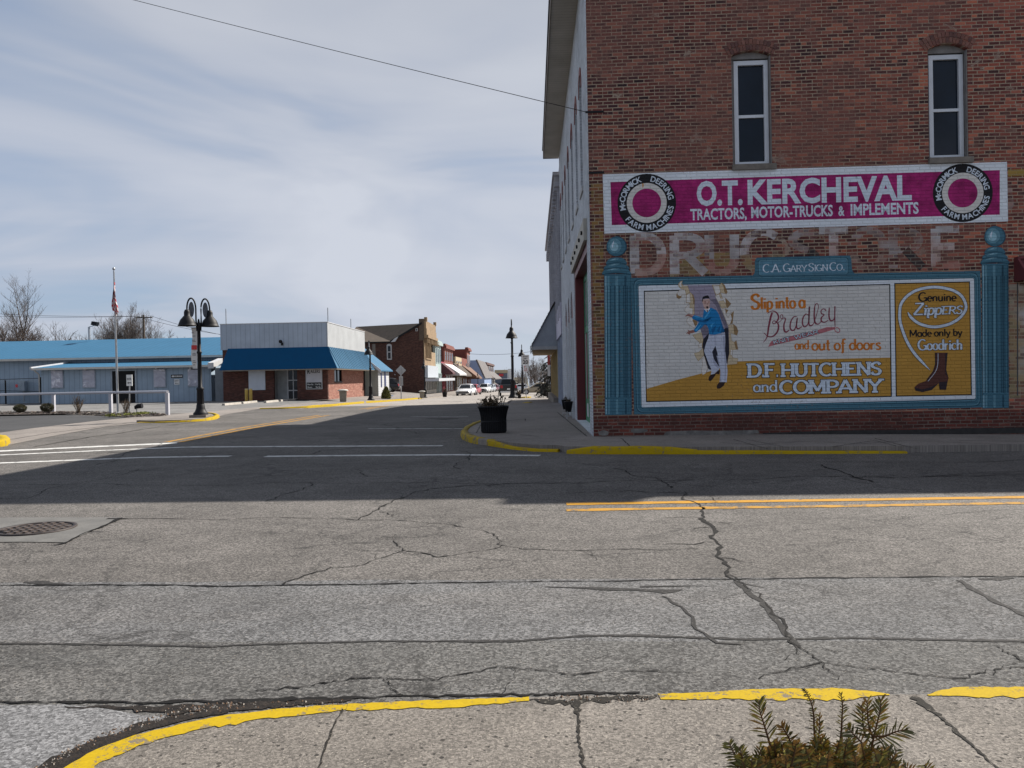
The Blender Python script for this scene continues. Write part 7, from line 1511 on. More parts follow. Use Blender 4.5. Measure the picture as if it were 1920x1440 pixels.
# limp flag: cloth hanging in deep folds, stripes run down the folds
zt = at(218, 530, p.y).z; zb = at(221, 584, p.y).z; n = 22; rows = []; m = 9
for k in range(n + 1):
    f = k / n; z = zt - (zt - zb) * f; r = []
    for j in range(m):
        g = j / (m - 1); w = 0.02 + 0.135 * smooth(0.0, 0.55, f) * (0.75 + 0.3 * math.sin(f * 9)) ; r.append((-w * .75 + g * w * 1.7 + 0.03 * math.sin(f * 7 + g * 3), -0.09 - 0.05 * math.sin(g * 14 + f * 3), z - 0.28 * g * f + 0.1 * f * math.sin(g * 9)))
    rows.append(r)
mb = MB(); i0 = 0
for k in range(n):
    for j in range(m - 1):
        blue = k < n * .46 and j < 4; s_ = (j * 1.0 + k * 0.55)
        mb.face([rows[k][j], rows[k][j + 1], rows[k + 1][j + 1], rows[k + 1][j]], 2 if (blue and (j + k) % 5) else (0 if int(s_) % 2 else 1), True)
q = obj('flag', mb, [simple('flag_red', (0.40, 0.02, 0.03), 0.8), simple('flag_white', (0.6, 0.58, 0.58), 0.8), simple('flag_blue', (0.03, 0.035, 0.10), 0.8)], loc=(p.x, p.y, 0)); tag(q, 'striped red, white and blue flag hanging limp on the pole', 'flag')
# entrance sign on a post
p = gnd(242, 774.5); es = thing('entrance_sign', 'white entrance sign with an arrow on a thin post in the bed', 'sign', p, R(10)); zt, zb = at(246, 702.5, p.y).z, at(246, 723.5, p.y).z
mb = MB(); mb.tube([(0, 0.03, 0), (0.06, 0.03, zt - 0.05)], 0.03, 8); obj('post', mb, M_galv, es); w = 0.13
mb = MB(); mb.box(0.06 - w, 0.06 + w, -0.06, -0.002, zb, zt); obj('board', mb, M_signwhite, es); flat_text('lettering', 'ENTER', 0.06 - w * .8, 0.06 + w * .8, zb + (zt - zb) * .52, (zt - zb) * .18, -0.064, M_ink, es)
mb = MB(); zz_ = zb + (zt - zb) * .27; mb.prism([(0.06 - w * .7, zz_), (0.06 - w * .3, zz_ + .05), (0.06 - w * .3, zz_ + .02), (0.06 + w * .7, zz_ + .02), (0.06 + w * .7, zz_ - .02), (0.06 - w * .3, zz_ - .02), (0.06 - w * .3, zz_ - .05)], 'y', -0.066, -0.061); obj('arrow', mb, M_ink, es)
# ground flood light
p = gnd(256.5, 775); gl = thing('ground_light', 'small black ground spotlight in the mulch bed', 'spotlight', p); mb = MB(); mb.tube([(0, 0, 0), (0, 0, 0.26)], 0.025, 6); obj('stake', mb, M_galv, gl)
mb = MB(); mb.tube([(-0.09, 0, 0.30), (0.05, 0, 0.33), (0.27, 0, 0.36)], [0.06, 0.11, 0.12], 14); mb.ball((-0.05, 0, 0.25), 0.06, 8); obj('lamp_head', mb, M_black, gl); mb = MB(); mb.lathe([(0.001, 0.0), (0.085, 0.0), (0.085, 0.02)], (0.08, 0, 0.445), 14); obj('glass', mb, simple('light_glass', (0.45, 0.55, 0.6), 0.2), gl)
# yellow bollards and wheel stops
M_bol = simple('bollard_yellow', (0.46, 0.30, 0.05), 0.6, var=0.12, dirt=0.2)
bo = None
for u, v, lab in ((462.5, 754, 'left one of the two yellow bollards on the lot'), (470.5, 754, 'right one of the two yellow bollards on the lot')):
    p = gnd(u, v); Hb = at(u, 728.5, p.y).z - p.z
    if bo is None:
        bo = thing('bollard', lab, 'bollard', p, 0, 'yellow bollards'); mb = MB(); mb.lathe([(0.11, 0), (0.11, Hb - 0.03), (0.08, Hb - 0.005), (0.001, Hb)], n=16); obj('pipe', mb, M_bol, bo); mb = MB(); mb.lathe([(0.113, Hb * .93), (0.113, Hb * .98)], n=16); obj('cap_band', mb, simple('cap_cream', (0.5, 0.45, 0.3), 0.6), bo)
    else: dup(bo, p, label=lab)
ws = None
for (u0, v0, u1, v1, lab) in ((419, 760.5, 450, 757.5, 'leftmost concrete wheel stop, long and pale'), (454, 757.3, 480, 754.6, 'concrete wheel stop right in front of the yellow bollards'), (497, 755.6, 520, 753.2, 'concrete wheel stop to the right of the bollards'), (525, 753, 545, 751, 'concrete wheel stop before the shop doorway'), (548, 751, 567, 749.3, 'rightmost concrete wheel stop nearest the brick corner')):
    a, c_ = gnd(u0, v0), gnd(u1, v1); L_ = (c_ - a).length; mb = MB(); mb.prism([(-0.1, 0.0), (0.1, 0.0), (0.075, 0.13), (-0.075, 0.13)], 'x', 0, L_)
    q = obj('wheel_stop', mb, simple('wheel_stop_concrete', (0.38, 0.35, 0.31), 0.9, var=0.2, scale=3), loc=(a.x, a.y, min(a.z, c_.z)), rot=(0, 0, math.atan2(c_.y - a.y, c_.x - a.x))); tag(q, lab, 'wheel stop', 'concrete wheel stops on the lot')
# litter bins
def bin_(u, v, vt, wpx, lab):
    p = gnd(u, v, 0.1); k = p.y / F; H = (v - vt) * k; w = wpx * k / 2; t = thing('litter_bin', lab, 'litter bin', p, R(12), 'pebbled litter bins'); mb = MB(); mb.prism([(-w * .86, 0.03), (w * .86, 0.03), (w, H * .86), (-w, H * .86)], 'y', -w * .8, w * .8); mb.box(-w * .7, w * .7, -w * .7, w * .7, 0, 0.03); obj('body', mb, simple('pebble_dash', (0.24, 0.215, 0.175), 0.9, var=0.25, scale=14, bmp=0.5), t)
    mb = MB(); mb.lathe([(w * 1.38, H * .86), (w * 1.45, H * .90), (w * 1.2, H * .96), (w * .5, H), (0.001, H)], n=4 * 6); obj('lid', mb, simple('bin_lid', (0.42, 0.40, 0.36), 0.6), t); return t
bin_(643.5, 753.5, 729.5, 14, 'beige litter bin against the sunlit brick shop wall'); bin_(791.5, 746.2, 732.5, 9, 'beige litter bin at the brown brick store corner')
# back of a diamond sign
p = gnd(752.5, 748, 0.1); ds = thing('diamond_sign', 'diamond road sign seen from behind on a post by the brown wall', 'sign', p); k = p.y / F
zc = at(752.5, 694.5, p.y).z - p.z; r = 9.8 * k
mb = MB(); mb.tube([(0, -0.03, 0), (0, -0.03, zc + r * .4)], 0.045, 8); obj('post', mb, M_galv, ds); mb = MB(); mb.prism([(0, zc - r), (r, zc), (0, zc + r), (-r, zc)], 'y', 0.02, 0.035); obj('diamond_plate', mb, M_signback, ds)
mb = MB(); mb.box(-0.17, 0.17, 0.02, 0.03, at(752, 723, p.y).z - p.z, at(752, 705.5, p.y).z - p.z); obj('lower_plate', mb, M_signback, ds)
# speed limit sign
p = gnd(986, 741, 0.0); Ys = 62.0; p = at(986.5, 744, Ys); zg = gz(p.x, Ys) + 0.1; ss = thing('speed_limit_sign', 'white speed limit 20 sign with a small red-lettered sign below', 'sign', (p.x, Ys, zg))
w = (at(993.3, 676, Ys).x - at(979.2, 676, Ys).x) / 2; zt, zb = at(986, 665.5, Ys).z - zg, at(986, 684, Ys).z - zg
mb = MB(); mb.tube([(0, 0.04, -.1), (0, 0.04, zt)], 0.03, 8); obj('post', mb, M_galv, ss); mb = MB(); mb.box(-w, w, -0.01, 0.008, zb, zt); obj('plate', mb, M_signback if False else simple('sign_dull_white', (0.62, 0.62, 0.62), 0.5), ss)  # plate in a slightly duller, even white
hh = zt - zb
flat_text('lettering', 'SPEED', -w * .72, w * .72, zb + hh * .78, hh * .13, -0.014, M_ink, ss); flat_text('lettering', 'LIMIT', -w * .6, w * .6, zb + hh * .56, hh * .13, -0.014, M_ink, ss); flat_text('lettering', '20', -w * .72, w * .72, zb + hh * .1, hh * .36, -0.014, M_ink, ss, 0.03)
mb = MB(); mb.box(-w * .58, w * .58, -0.01, 0.008, zb - hh * .72, zb - hh * .04); mb2 = obj('parking_plate', mb, simple('sign_dull_white', (0.62, 0.62, 0.62), 0.5), ss)
M_pinkink = simple('red_ink', (0.42, 0.05, 0.08), 0.6)
flat_text('lettering', 'P', -w * .35, 0, zb - hh * .30, hh * .2, -0.014, M_pinkink, ss); flat_text('lettering', '2 HR', -w * .45, w * .45, zb - hh * .48, hh * .12, -0.014, M_pinkink, ss); flat_text('lettering', 'PARKING', -w * .5, w * .5, zb - hh * .64, hh * .09, -0.014, M_pinkink, ss)

# ---------------------------------------------------------------- plants in pots
def sprays(mb, n, r0, H, lean, rr, mi=0, leaf=0.035, base=(0, 0, 0), stemr=0.006, dens=16, droop=0.25):
    for _ in range(n):
        a = rr.uniform(0, 6.283); l = rr.uniform(0.5, 1.0) * H; ln = rr.uniform(0.2, 1.0) * lean; bx, by = base[0] + r0 * rr.uniform(-.8, .8), base[1] + r0 * rr.uniform(-.8, .8); pts = []
        for k in range(6):
            f = k / 5; pts.append((bx + math.cos(a) * ln * f * f * l, by + math.sin(a) * ln * f * f * l, base[2] + l * f - droop * ln * l * f ** 3))
        mb.tube(pts, [stemr * (1 - .6 * k / 5) for k in range(6)], 4, 1, cap=False)
        for _ in range(dens):
            f = rr.uniform(.15, 1); k = min(int(f * 5), 4); p = V(pts[k]).lerp(V(pts[k + 1]), f * 5 - k); d = V((rr.uniform(-1, 1), rr.uniform(-1, 1), rr.uniform(-.6, .8))).normalized() * leaf * rr.uniform(.6, 1.5); s_ = d.cross(V((rr.uniform(-1, 1), rr.uniform(-1, 1), rr.uniform(-1, 1)))).normalized() * leaf * .28
            mb.face([p, p + d * .5 + s_, p + d, p + d * .5 - s_], mi)
M_dry = simple('dry_leaf', (0.075, 0.05, 0.025), 0.9, var=0.5, scale=15); M_dry2 = simple('dry_stem', (0.10, 0.07, 0.045), 0.9, var=0.4, scale=9)
p = gnd(926, 811, 0.115); pl = thing('planter', 'large black ribbed planter with dried plants on the corner pavement', 'planter', p); k = p.y / F
r0, r1, Hh = 23.0 * k, 28.5 * k, (811 - 760.5) * k
mb = MB(); prof = [(0.001, 0), (r0 * .97, 0.0), (r0, 0.03), (r0 * 1.0, Hh * .45), (r0 * 1.02, Hh * .62), (r0 * 1.10, Hh * .8), (r1 * .98, Hh * .95), (r1, Hh * .96), (r1, Hh), (r1 * .94, Hh), (r1 * .9, Hh * .9), (0.001, Hh * .88)]; mb.lathe(prof, n=40)
obj('pot', mb, M_black, pl); mb = MB()
for j in range(36):
    a = j * 2 * math.pi / 36; c_, s_ = math.cos(a), math.sin(a); mb.tube([(c_ * (r + .004), s_ * (r + .004), z) for r, z in prof[2:8]], 0.012, 5)
for z in (Hh * .42,): mb.lathe([(r0 * 1.0 + .012, z - .02), (r0 + .02, z), (r0 * 1.0 + .012, z + .02)], n=40)
obj('slats', mb, M_black, pl)
mb = MB(); rr = random.Random(11); sprays(mb, 34, r1 * .55, 0.33, 0.95, rr, 0, 0.04, (-0.06, 0, Hh * .92), dens=26, droop=.35); sprays(mb, 7, r1 * .3, 0.30, 1.3, rr, 0, 0.04, (-r1 * .7, 0, Hh * .9), dens=20, droop=.9)
for x_, h in ((0.12, .36), (.17, .20), (.21, .22), (.26, .17)): mb.tube([(x_ * .8, -.05, Hh * .9), (x_, -.06, Hh + h * .6), (x_ + .02, -.06, Hh + h)], 0.009, 5, 1); mb.ball((x_ + .02, -.06, Hh + h), 0.022, 5, 1)
obj('dried_plants', mb, [M_dry, M_dry2], pl)
pb = None
for Yp, lab in ((24.0, 'small black pot of dead flowers by the arched window nearest the red doorway'), (26.0, 'small black pot of dead flowers by the farther arched window'),):
    x_ = CW.x - 0.2
    if pb is None:
        pb = thing('flower_pot', lab, 'flower pot', (x_, Yp, 0.119), 0, 'pots along the painted front'); mb = MB(); mb.lathe([(.001, .3), (.13, .3), (.2, .74), (.215, .76), (.2, .78), (.001, .74)], n=20); obj('pot', mb, M_black, pb); mb = MB()
        for a in range(3): mb.tube([(.16 * math.cos(a * 2.1), .16 * math.sin(a * 2.1), 0), (.12 * math.cos(a * 2.1), .12 * math.sin(a * 2.1), .4)], .015, 5)
        mb.lathe([(.15, .1), (.16, .12), (.15, .14)], n=16); obj('stand', mb, M_dullwhite, pb); mb = MB(); sprays(mb, 16, .12, .26, .8, rr, 0, .03, (0, 0, .74), dens=12); obj('dead_flowers', mb, [M_dry, M_dry2], pb)
    else: dup(pb, (x_, Yp, .119), 1.0, lab, .66)
pb.scale = (.66,) * 3
# dark tubs further along
for u, v, s_, lab in ((1029.5, 746, .75, 'dark tub with an evergreen by the yellow shopfront'), (1024, 743, 1.0, 'taller dark tub next to the yellow shopfront'), (974, 747, .5, 'low dark pot at the foot of the right lamp'), (834, 744.5, .9, 'dark round planter in front of the red-brick row on the left')):
    p = gnd(u, v, .11); q = thing('tub_planter', lab, 'planter', p, 0, 'small tubs down the street'); mb = MB(); mb.lathe([(.001, 0), (.2 * s_, 0), (.28 * s_, .5 * s_), (.3 * s_, .52 * s_), (.27 * s_, .55 * s_), (.001, .5 * s_)], n=16); obj('tub', mb, M_black, q); mb = MB(); sprays(mb, 20, .18 * s_, .5 * s_, .5, rr, 0, .06, (0, 0, .5 * s_), dens=18); obj('plant', mb, [simple('dark_evergreen', (0.02, 0.03, 0.018), .9, var=.4, scale=8) if u > 1000 else M_dry, M_dry2], q)
# dark bin on the right
p = gnd(1017.5, 741, 0.0); q = thing('dark_bin', 'dark green wheeled bin at the end of the right pavement', 'bin', (p.x, p.y, p.z)); k = p.y / F; w, h = 4.6 * k, 14 * k
mb = MB(); mb.prism([(-w * .9, 0.05), (w * .9, .05), (w, h), (-w, h)], 'y', -w, w); obj('body', mb, simple('bin_dark', (0.012, 0.015, 0.014), .6), q); mb = MB(); mb.prism([(-w * 1.06, h), (w * 1.06, h), (w * 1.0, h * 1.1), (-w, h * 1.06)], 'y', -w * 1.06, w * 1.06); obj('lid', mb, M_black, q)
for s_ in (-1, 1):
    mb = MB(); mb.tube([(s_ * w * .8 - .04, w * .7, .1), (s_ * w * .8 + .04, w * .7, .1)], .1, 12); obj('wheel', mb, M_black, q)

# ================================================================== vehicles
M_tyre = simple('tyre_rubber', (0.012, 0.012, 0.013), .85); M_rim = simple('alloy_rim', (0.35, 0.36, 0.37), .35, metal=.8); M_lens = simple('headlight_lens', (0.6, 0.62, 0.65), .15); M_tail = simple('tail_lens', (0.4, 0.015, 0.02), .25); M_chrome = simple('chrome', (0.55, 0.56, 0.58), .2, metal=.9); M_plast = simple('black_plastic', (0.015, 0.015, 0.016), .6)
def paintm(name, col):
    if name in MATS: return MATS[name]
    m_, b_, pr = new_mat(name); oc = b_.n('ShaderNodeTexCoord').outputs['Object']; n = b_.noise(oc, 2.0, 4)
    b_.set(pr.inputs['Base Color'], b_.mix(b_.m('MULTIPLY', n, .3), col, tuple(k * .7 for k in col))); pr.inputs['Roughness'].default_value = .3; pr.inputs['Coat Weight'].default_value = .25; pr.inputs['Coat Roughness'].default_value = .05; MATS[name] = m_; return m_
def vehicle(kind, col, label, loc, rot, group='cars parked along the street'):
    """nose towards +x before turning; stations along the length carry a rounded cross-section"""
    L_, Wd, H = {'sedan': (4.8, 1.85, 1.45), 'suv': (4.6, 1.88, 1.72), 'pickup': (5.8, 2.0, 1.9), 'hatch': (4.1, 1.75, 1.5)}[kind]
    nm = {'sedan': 'parked_car', 'suv': 'parked_car', 'hatch': 'parked_car', 'pickup': 'pickup_truck'}[kind]
    t = thing(nm, label, 'pickup truck' if kind == 'pickup' else 'car', loc, rot, group); h = L_ / 2; w = Wd / 2; g = 0.22
    belt = H * .60
    if kind == 'sedan': prof = [(-h, .45, .78), (-h + .12, .28, belt + .02), (-h + 1.0, .22, belt + .06), (-.9, g, belt + .04), (.8, g, belt), (h - 1.25, g, belt - .02), (h - .35, .24, belt - .18), (h - .05, .3, belt - .3), (h, .42, .55)]
    elif kind == 'pickup': prof = [(-h, .6, 1.1), (-h + .04, .5, belt + .12), (-.9, .4, belt + .12), (.9, .4, belt + .1), (h - 1.3, .4, belt + .05), (h - .25, .42, belt - .06), (h - .02, .5, belt - .2), (h, .55, .8)]
    else: prof = [(-h, .45, .9), (-h + .1, .3, belt), (-.9, g, belt + .05), (.8, g, belt), (h - 1.1, g, belt - .02), (h - .3, .26, belt - .16), (h - .04, .32, belt - .32), (h, .45, .6)]
    rows = []
    for i, (x_, z0, z1) in enumerate(prof):
        ww = w * (.86 if i in (0, len(prof) - 1) else (.95 if i in (1, len(prof) - 2) else 1.0)); m = (z0 + z1) / 2; r = .09
        rows.append([(x_, -ww + .08, z0), (x_, -ww, z0 + .14), (x_, -ww * 1.0, m), (x_, -ww * .97, z1 - r), (x_, -ww * .88, z1), (x_, 0, z1 + .02), (x_, ww * .88, z1), (x_, ww * .97, z1 - r), (x_, ww, m), (x_, ww, z0 + .14), (x_, ww - .08, z0)])
    mb = MB(); mb.grid(rows, 0, True, True); mb.face(rows[0]); mb.face(rows[-1][::-1])
    # cabin pillars and roof
    if kind == 'sedan': c0, c1, r0, r1 = -h + .75, h - 1.35, -1.15, .25
    elif kind == 'pickup': c0, c1, r0, r1 = -.75, h - 1.55, -.6, .55
    elif kind == 'hatch': c0, c1, r0, r1 = -h + .12, h - 1.0, -h + .55, .2
    else: c0, c1, r0, r1 = -h + .1, h - 1.15, -h + .4, .35
    zb = belt + (.1 if kind == 'pickup' else .03); zr = H; wb, wr = w * .90, w * .70
    top = [(r0, zr - .03), ((r0 + r1) / 2, zr + .01), (r1, zr - .02)]
    mb.grid([[(x_, -wr * s1, z + dz) for s1, dz in ((1, -.05), (.9, 0), (0, .02), (-.9, 0), (-1, -.05))] for x_, z in top], 0)
    B0 = [(c0, zb), (c1, zb)]; mb2 = MB()
    for s_ in (-1, 1):
        def pt(f, v): # along, up
            lo = c0 + (c1 - c0) * f; hi = r0 + (r1 - r0) * f; return (lo + (hi - lo) * v, s_ * (wb + (wr - wb) * v), zb + (zr - .05 - zb) * v)
        mb.face([pt(0, 0), pt(1, 0), pt(1, 1), pt(0, 1)])
        for f0, f1 in ((.06, .47), (.52, .90)):
            q = [pt(f0, .1), pt(f1 if f1 < .8 else f1 + .02, .1), pt(f1 - (.04 if f1 > .8 else 0), .88), pt(f0 + (.04 if f0 < .2 else 0), .88)]; mb2.face([(a, b_ + s_ * .012, c_) for a, b_, c_ in q])
    for x0, x1, sg in ((c0, r0, -1), (c1, r1, 1)):
        mb.face([(x0, -wb, zb), (x0, wb, zb), (x1, wr, zr - .05), (x1, -wr, zr - .05)])
        mb2.face([(x0 + (x1 - x0) * .1 + sg * .015, -wb * .88, zb + .06), (x0 + (x1 - x0) * .1 + sg * .015, wb * .88, zb + .06), (x0 + (x1 - x0) * .88 + sg * .015, wr * .9, zr - .1), (x0 + (x1 - x0) * .88 + sg * .015, -wr * .9, zr - .1)])
    obj('body', mb, col, t); obj('windows', mb2, M_carglass, t)
    rw = .40 if kind == 'pickup' else .33
    for x_ in (-h + .95 if kind != 'pickup' else -h + 1.2, h - .9):
        for s_ in (-1, 1):
            mb = MB(); y0 = s_ * (w - .20); y1 = s_ * (w + .012); mb.tube([(x_, y0, rw), (x_, y1, rw)], rw, 20, sm=False); wl = obj('wheel', mb, M_tyre, t)
            mb = MB(); mb.tube([(x_, s_ * (w - .02), rw), (x_, s_ * (w + .02), rw)], rw * .64, 16, sm=False); obj('rim', mb, M_rim, wl)
    for s_ in (-1, 1):
        mb = MB(); mb.box(h - .16, h + .005, s_ * w * .62 - .2, s_ * w * .62 + .2, belt - .38 if kind != 'pickup' else belt - .3, belt - .22 if kind != 'pickup' else belt - .06); obj('headlight', mb, M_lens, t)
        mb = MB(); mb.box(-h - .01, -h + .14, s_ * w * .74 - .13, s_ * w * .74 + .13, belt - .25, belt - .02 if kind != 'pickup' else belt + .05); obj('tail_light', mb, M_tail, t)
        mb = MB(); mb.box(c1 - .35, c1 - .2, s_ * (w + .02) - .09, s_ * (w + .02) + .09, zb + .02, zb + .16); obj('wing_mirror', mb, col, t)
    mb = MB(); mb.box(h - .05, h + .02, -.42, .42, belt - .48, belt - .24); obj('grille', mb, M_plast if kind != 'sedan' else M_chrome, t)
    mb = MB(); mb.box(h - .03, h + .03, -w * .84, w * .84, .34, .48); obj('bumper', mb, M_plast if kind != 'pickup' else M_chrome, t); mb = MB(); mb.box(-h - .05, -h + .03, -w * .88, w * .88, .4, .58); obj('bumper', mb, M_chrome if kind == 'pickup' else M_plast, t)
    mb = MB(); mb.box(-h - .06, -h - .012, -.16, .16, belt - .42, belt - .28); obj('number_plate', mb, M_signwhite, t)
    return t
CWh = paintm('car_white', (0.72, 0.73, 0.74)); CSi = paintm('car_silver', (0.42, 0.44, 0.46)); CBk = paintm('car_black', (0.010, 0.010, 0.012)); CMa = paintm('car_maroon', (0.14, 0.02, 0.03)); CTa = paintm('car_tan', (0.34, 0.28, 0.19)); CBl = paintm('car_blue', (0.05, 0.10, 0.2)); CRd = paintm('car_red', (0.35, 0.03, 0.035))
def car(kind, col, label, u, v, rotdeg, dz=0.005):
    p = gnd(u, v, dz); return vehicle(kind, col, label, (p.x, p.y + 0.0, p.z), R(rotdeg))
car('sedan', CWh, 'white sedan facing the camera, nearest car on the left side', 874.5, 741.5, -97)
car('sedan', CRd, 'red car tucked just behind the nearest white sedan', 886, 740.2, -96)
def lane(kind, col, label, u, X, rot):
    Y = X * 1500 / (u - 998.0); return vehicle(kind, col, label, (X, Y, gz(X, Y) + .012), R(rot))
lane('suv', CWh, 'white sport utility facing the camera, second of the parked line', 908, -9.0, -97); lane('sedan', CSi, 'silver car directly behind the white sport utility', 914.5, -9.2, -97); lane('suv', CSi, 'silver van-like car in the middle of the parked line', 919.5, -9.2, -97)
lane('suv', CMa, 'maroon car in the parked line on the far left', 927, -9.4, -97); lane('sedan', CBl, 'blue car at the far end of the parked line', 934.5, -9.6, -97)
car('pickup', CBk, 'black pickup truck seen from behind on the right side of the street', 953.5, 742, 92)
pq = at(714, 746, 83.0); vehicle('hatch', CBk, 'small black car half hidden by the conical shrub', (pq.x, 83.0, gz(pq.x, 83) + .105), R(178))
car('sedan', CTa, 'tan sedan parked crosswise beyond the right pavement', 1008.5, 739, 184); car('sedan', CSi, 'silver car behind the tan sedan', 1005, 732.5, 184); car('suv', CWh, 'white car deep in the lot on the right', 1011, 729.5, 184); car('suv', CSi, 'silver sport utility farthest back in the right lot', 1008, 727, 184); car('suv', CWh, 'white van between the two right lamps', 973, 733, 184)

# ================================================================== trees and shrubs
def bare_tree(name, label, loc, H, seed, spread=0.45, levels=5, mat=M_bark, trunks=1, lift=0.3, group='bare trees behind the blue roof', thick=0.028, kids=(3, 4)):
    rr = random.Random(seed); t = thing(name, label, 'tree', loc, 0, group); tr, br = MB(), MB()
    def grow(p, d, L_, r, lv):
        n = 4; pts = [p]; dd = d.copy()
        for k in range(n):
            dd = (dd + V((rr.uniform(-1, 1), rr.uniform(-1, 1), rr.uniform(-.3, .8))) * .16).normalized(); pts.append(pts[-1] + dd * L_ / n)
        rs = [r * (1 - .55 * k / n) for k in range(n + 1)]
        (tr if lv == 0 else br).tube(pts, rs, 6 if lv < 2 else 3, 0, cap=False)
        if lv >= levels: return
        for k in range(rr.choice(kids) + (2 if lv == 0 else 0)):
            f = rr.uniform(lift if lv == 0 else .25, 1.0); i = min(int(f * n), n - 1); q = pts[i].lerp(pts[i + 1], f * n - i); a = rr.uniform(0, 6.283)
            s_ = V((math.cos(a), math.sin(a), 0)); e = (dd * (1 - spread) + s_ * spread * 1.35 + V((0, 0, .28))).normalized()
            grow(q, e, L_ * rr.uniform(.48, .72), max(rs[i] * .56, .010), lv + 1)
        grow(pts[-1], dd, L_ * rr.uniform(.5, .65), rs[-1], lv + 1)
    for k in range(trunks):
        a = rr.uniform(0, 6.28); ln = .0 if trunks == 1 else .35
        grow(V((0, 0, -.1)), V((math.cos(a) * ln, math.sin(a) * ln, 1)).normalized(), H * .44, H * thick / (1 if trunks == 1 else 1.8), 0)
    obj('trunk', tr, mat, t); obj('branches', br, mat, t); return t
def tree_at(u, vt, Y, seed, label, **k):
    p = at(u, 640, Y); return bare_tree('bare_tree', label, (p.x, Y, 0), at(u, vt, Y).z * 1.0, seed, **k)
tree_at(42, 517, 98, 21, 'tallest bare tree at the far left above the blue roof', spread=.42, thick=.022)
tree_at(8, 556, 95, 4, 'bare tree at the left edge of the picture', spread=.4); tree_at(72, 588, 92, 9, 'short bare tree just right of the tallest one', spread=.5)
tree_at(112, 592, 90, 13, 'crooked small bare tree halfway to the flood light', spread=.6, levels=4); tree_at(20, 585, 105, 33, 'thin bare tree behind the tallest one', levels=4)
tree_at(243, 567, 96, 17, 'wide many-stemmed bare tree behind the flagpole', spread=.38, trunks=4, mat=M_bark2, thick=.02); tree_at(285, 598, 98, 29, 'rounded bare tree right of the utility pole', spread=.5, mat=M_bark2, trunks=2)
tree_at(190, 596, 104, 41, 'faint bare tree left of the flagpole', levels=4, mat=M_bark2)
def thicket(name, us, Y, vts, seed, n, mat):
    """a far bare wood: many thin upright twigs, nobody could count them"""
    rr = random.Random(seed); mb = MB()
    for _ in range(n):
        u = rr.uniform(*us); f = (u - us[0]) / (us[1] - us[0]); y_ = Y * rr.uniform(.95, 1.1); p = at(u, 700, y_); b0 = gz(p.x, y_) - .3; zt = at(u, lerp_list(vts, f), y_).z - b0; H = zt * rr.uniform(.55, 1.08)
        def g(q, d, L_, r, lv):
            e = q + d * L_; mb.tube([q, q.lerp(e, .5) + V((rr.uniform(-1, 1), rr.uniform(-1, 1), 0)) * L_ * .05, e], [r, r * .75, r * .45], 3, rr.choice((0, 0, 1)), cap=False)
            if lv < 3:
                for _ in range(4): g(q.lerp(e, rr.uniform(.3, 1)), (d + V((rr.uniform(-1, 1), rr.uniform(-1, 1), rr.uniform(-.2, .5))) * .75).normalized(), L_ * rr.uniform(.35, .6), r * .5, lv + 1)
        g(V((p.x, y_, b0)), V((rr.uniform(-.1, .1), 0, 1)), H * .62, H * .013, 0)
    o = obj(name, mb, mat); o['kind'] = 'stuff'; return o
thicket('far_wood', (-60, 330), 112, [600, 608, 610, 614, 618, 624, 628], 5, 75, [M_bark, M_bark2])
thicket('far_wood', (905, 1060), 420, [692, 696, 690, 694, 688, 668, 672, 678, 672], 6, 150, [M_bark2, simple('twig_haze', (0.14, 0.115, 0.115), .95, var=.3, scale=.5)])
p = at(1004, 700, 260); bare_tree('bare_tree', 'broad bare tree over the cars in the right lot', (p.x, 260, gz(p.x, 260)), at(1004, 664, 260).z - gz(p.x, 260), 51, spread=.5, mat=M_bark2, group='bare trees down the street', thick=.03)
p = at(1022, 700, 240); bare_tree('bare_tree', 'bare tree next to the dark spruce', (p.x, 240, gz(p.x, 240)), at(1018, 672, 240).z - gz(p.x, 240), 52, spread=.5, mat=M_bark2, group='bare trees down the street', thick=.03)
# spruce past the awning
p = at(1036, 740, 66.0); zg = gz(p.x, 66); sp = thing('spruce_tree', 'dark spruce with drooping boughs beyond the shingled awning', 'tree', (p.x + .3, 66, zg)); Ht = at(1030, 640, 66).z - zg + 1.5
mb = MB(); mb.tube([(0, 0, -.2), (0, 0, Ht)], [.16, .03], 8); obj('trunk', mb, M_bark, sp)
rr = random.Random(8); mb = MB()
for k in range(120):
    f = rr.uniform(.05, .98); z = Ht * f; l = (1 - f) * 1.9 + .25; a = rr.uniform(0, 6.283); d = V((math.cos(a), math.sin(a), 0)); pts = [V((0, 0, z)) + d * l * g_ + V((0, 0, .12 * l * g_ - .5 * l * g_ * g_)) for g_ in (0, .35, .7, 1)]
    mb.tube(pts, [.02, .015, .01, .006], 3, 1, cap=False)
    for _ in range(55):
        g_ = rr.uniform(.15, 1) * 3; i = min(int(g_), 2); q = pts[i].lerp(pts[i + 1], g_ - i); e = V((rr.uniform(-1, 1), rr.uniform(-1, 1), rr.uniform(-1.1, .2))).normalized() * rr.uniform(.1, .26); s_ = e.cross(V((rr.uniform(-1, 1), rr.uniform(-1, 1), 1))).normalized() * .03; mb.face([q, q + e * .5 + s_, q + e, q + e * .5 - s_])
obj('crown', mb, [simple('spruce_needles', (0.010, 0.015, 0.011), .9, var=.5, scale=3), M_bark], sp)
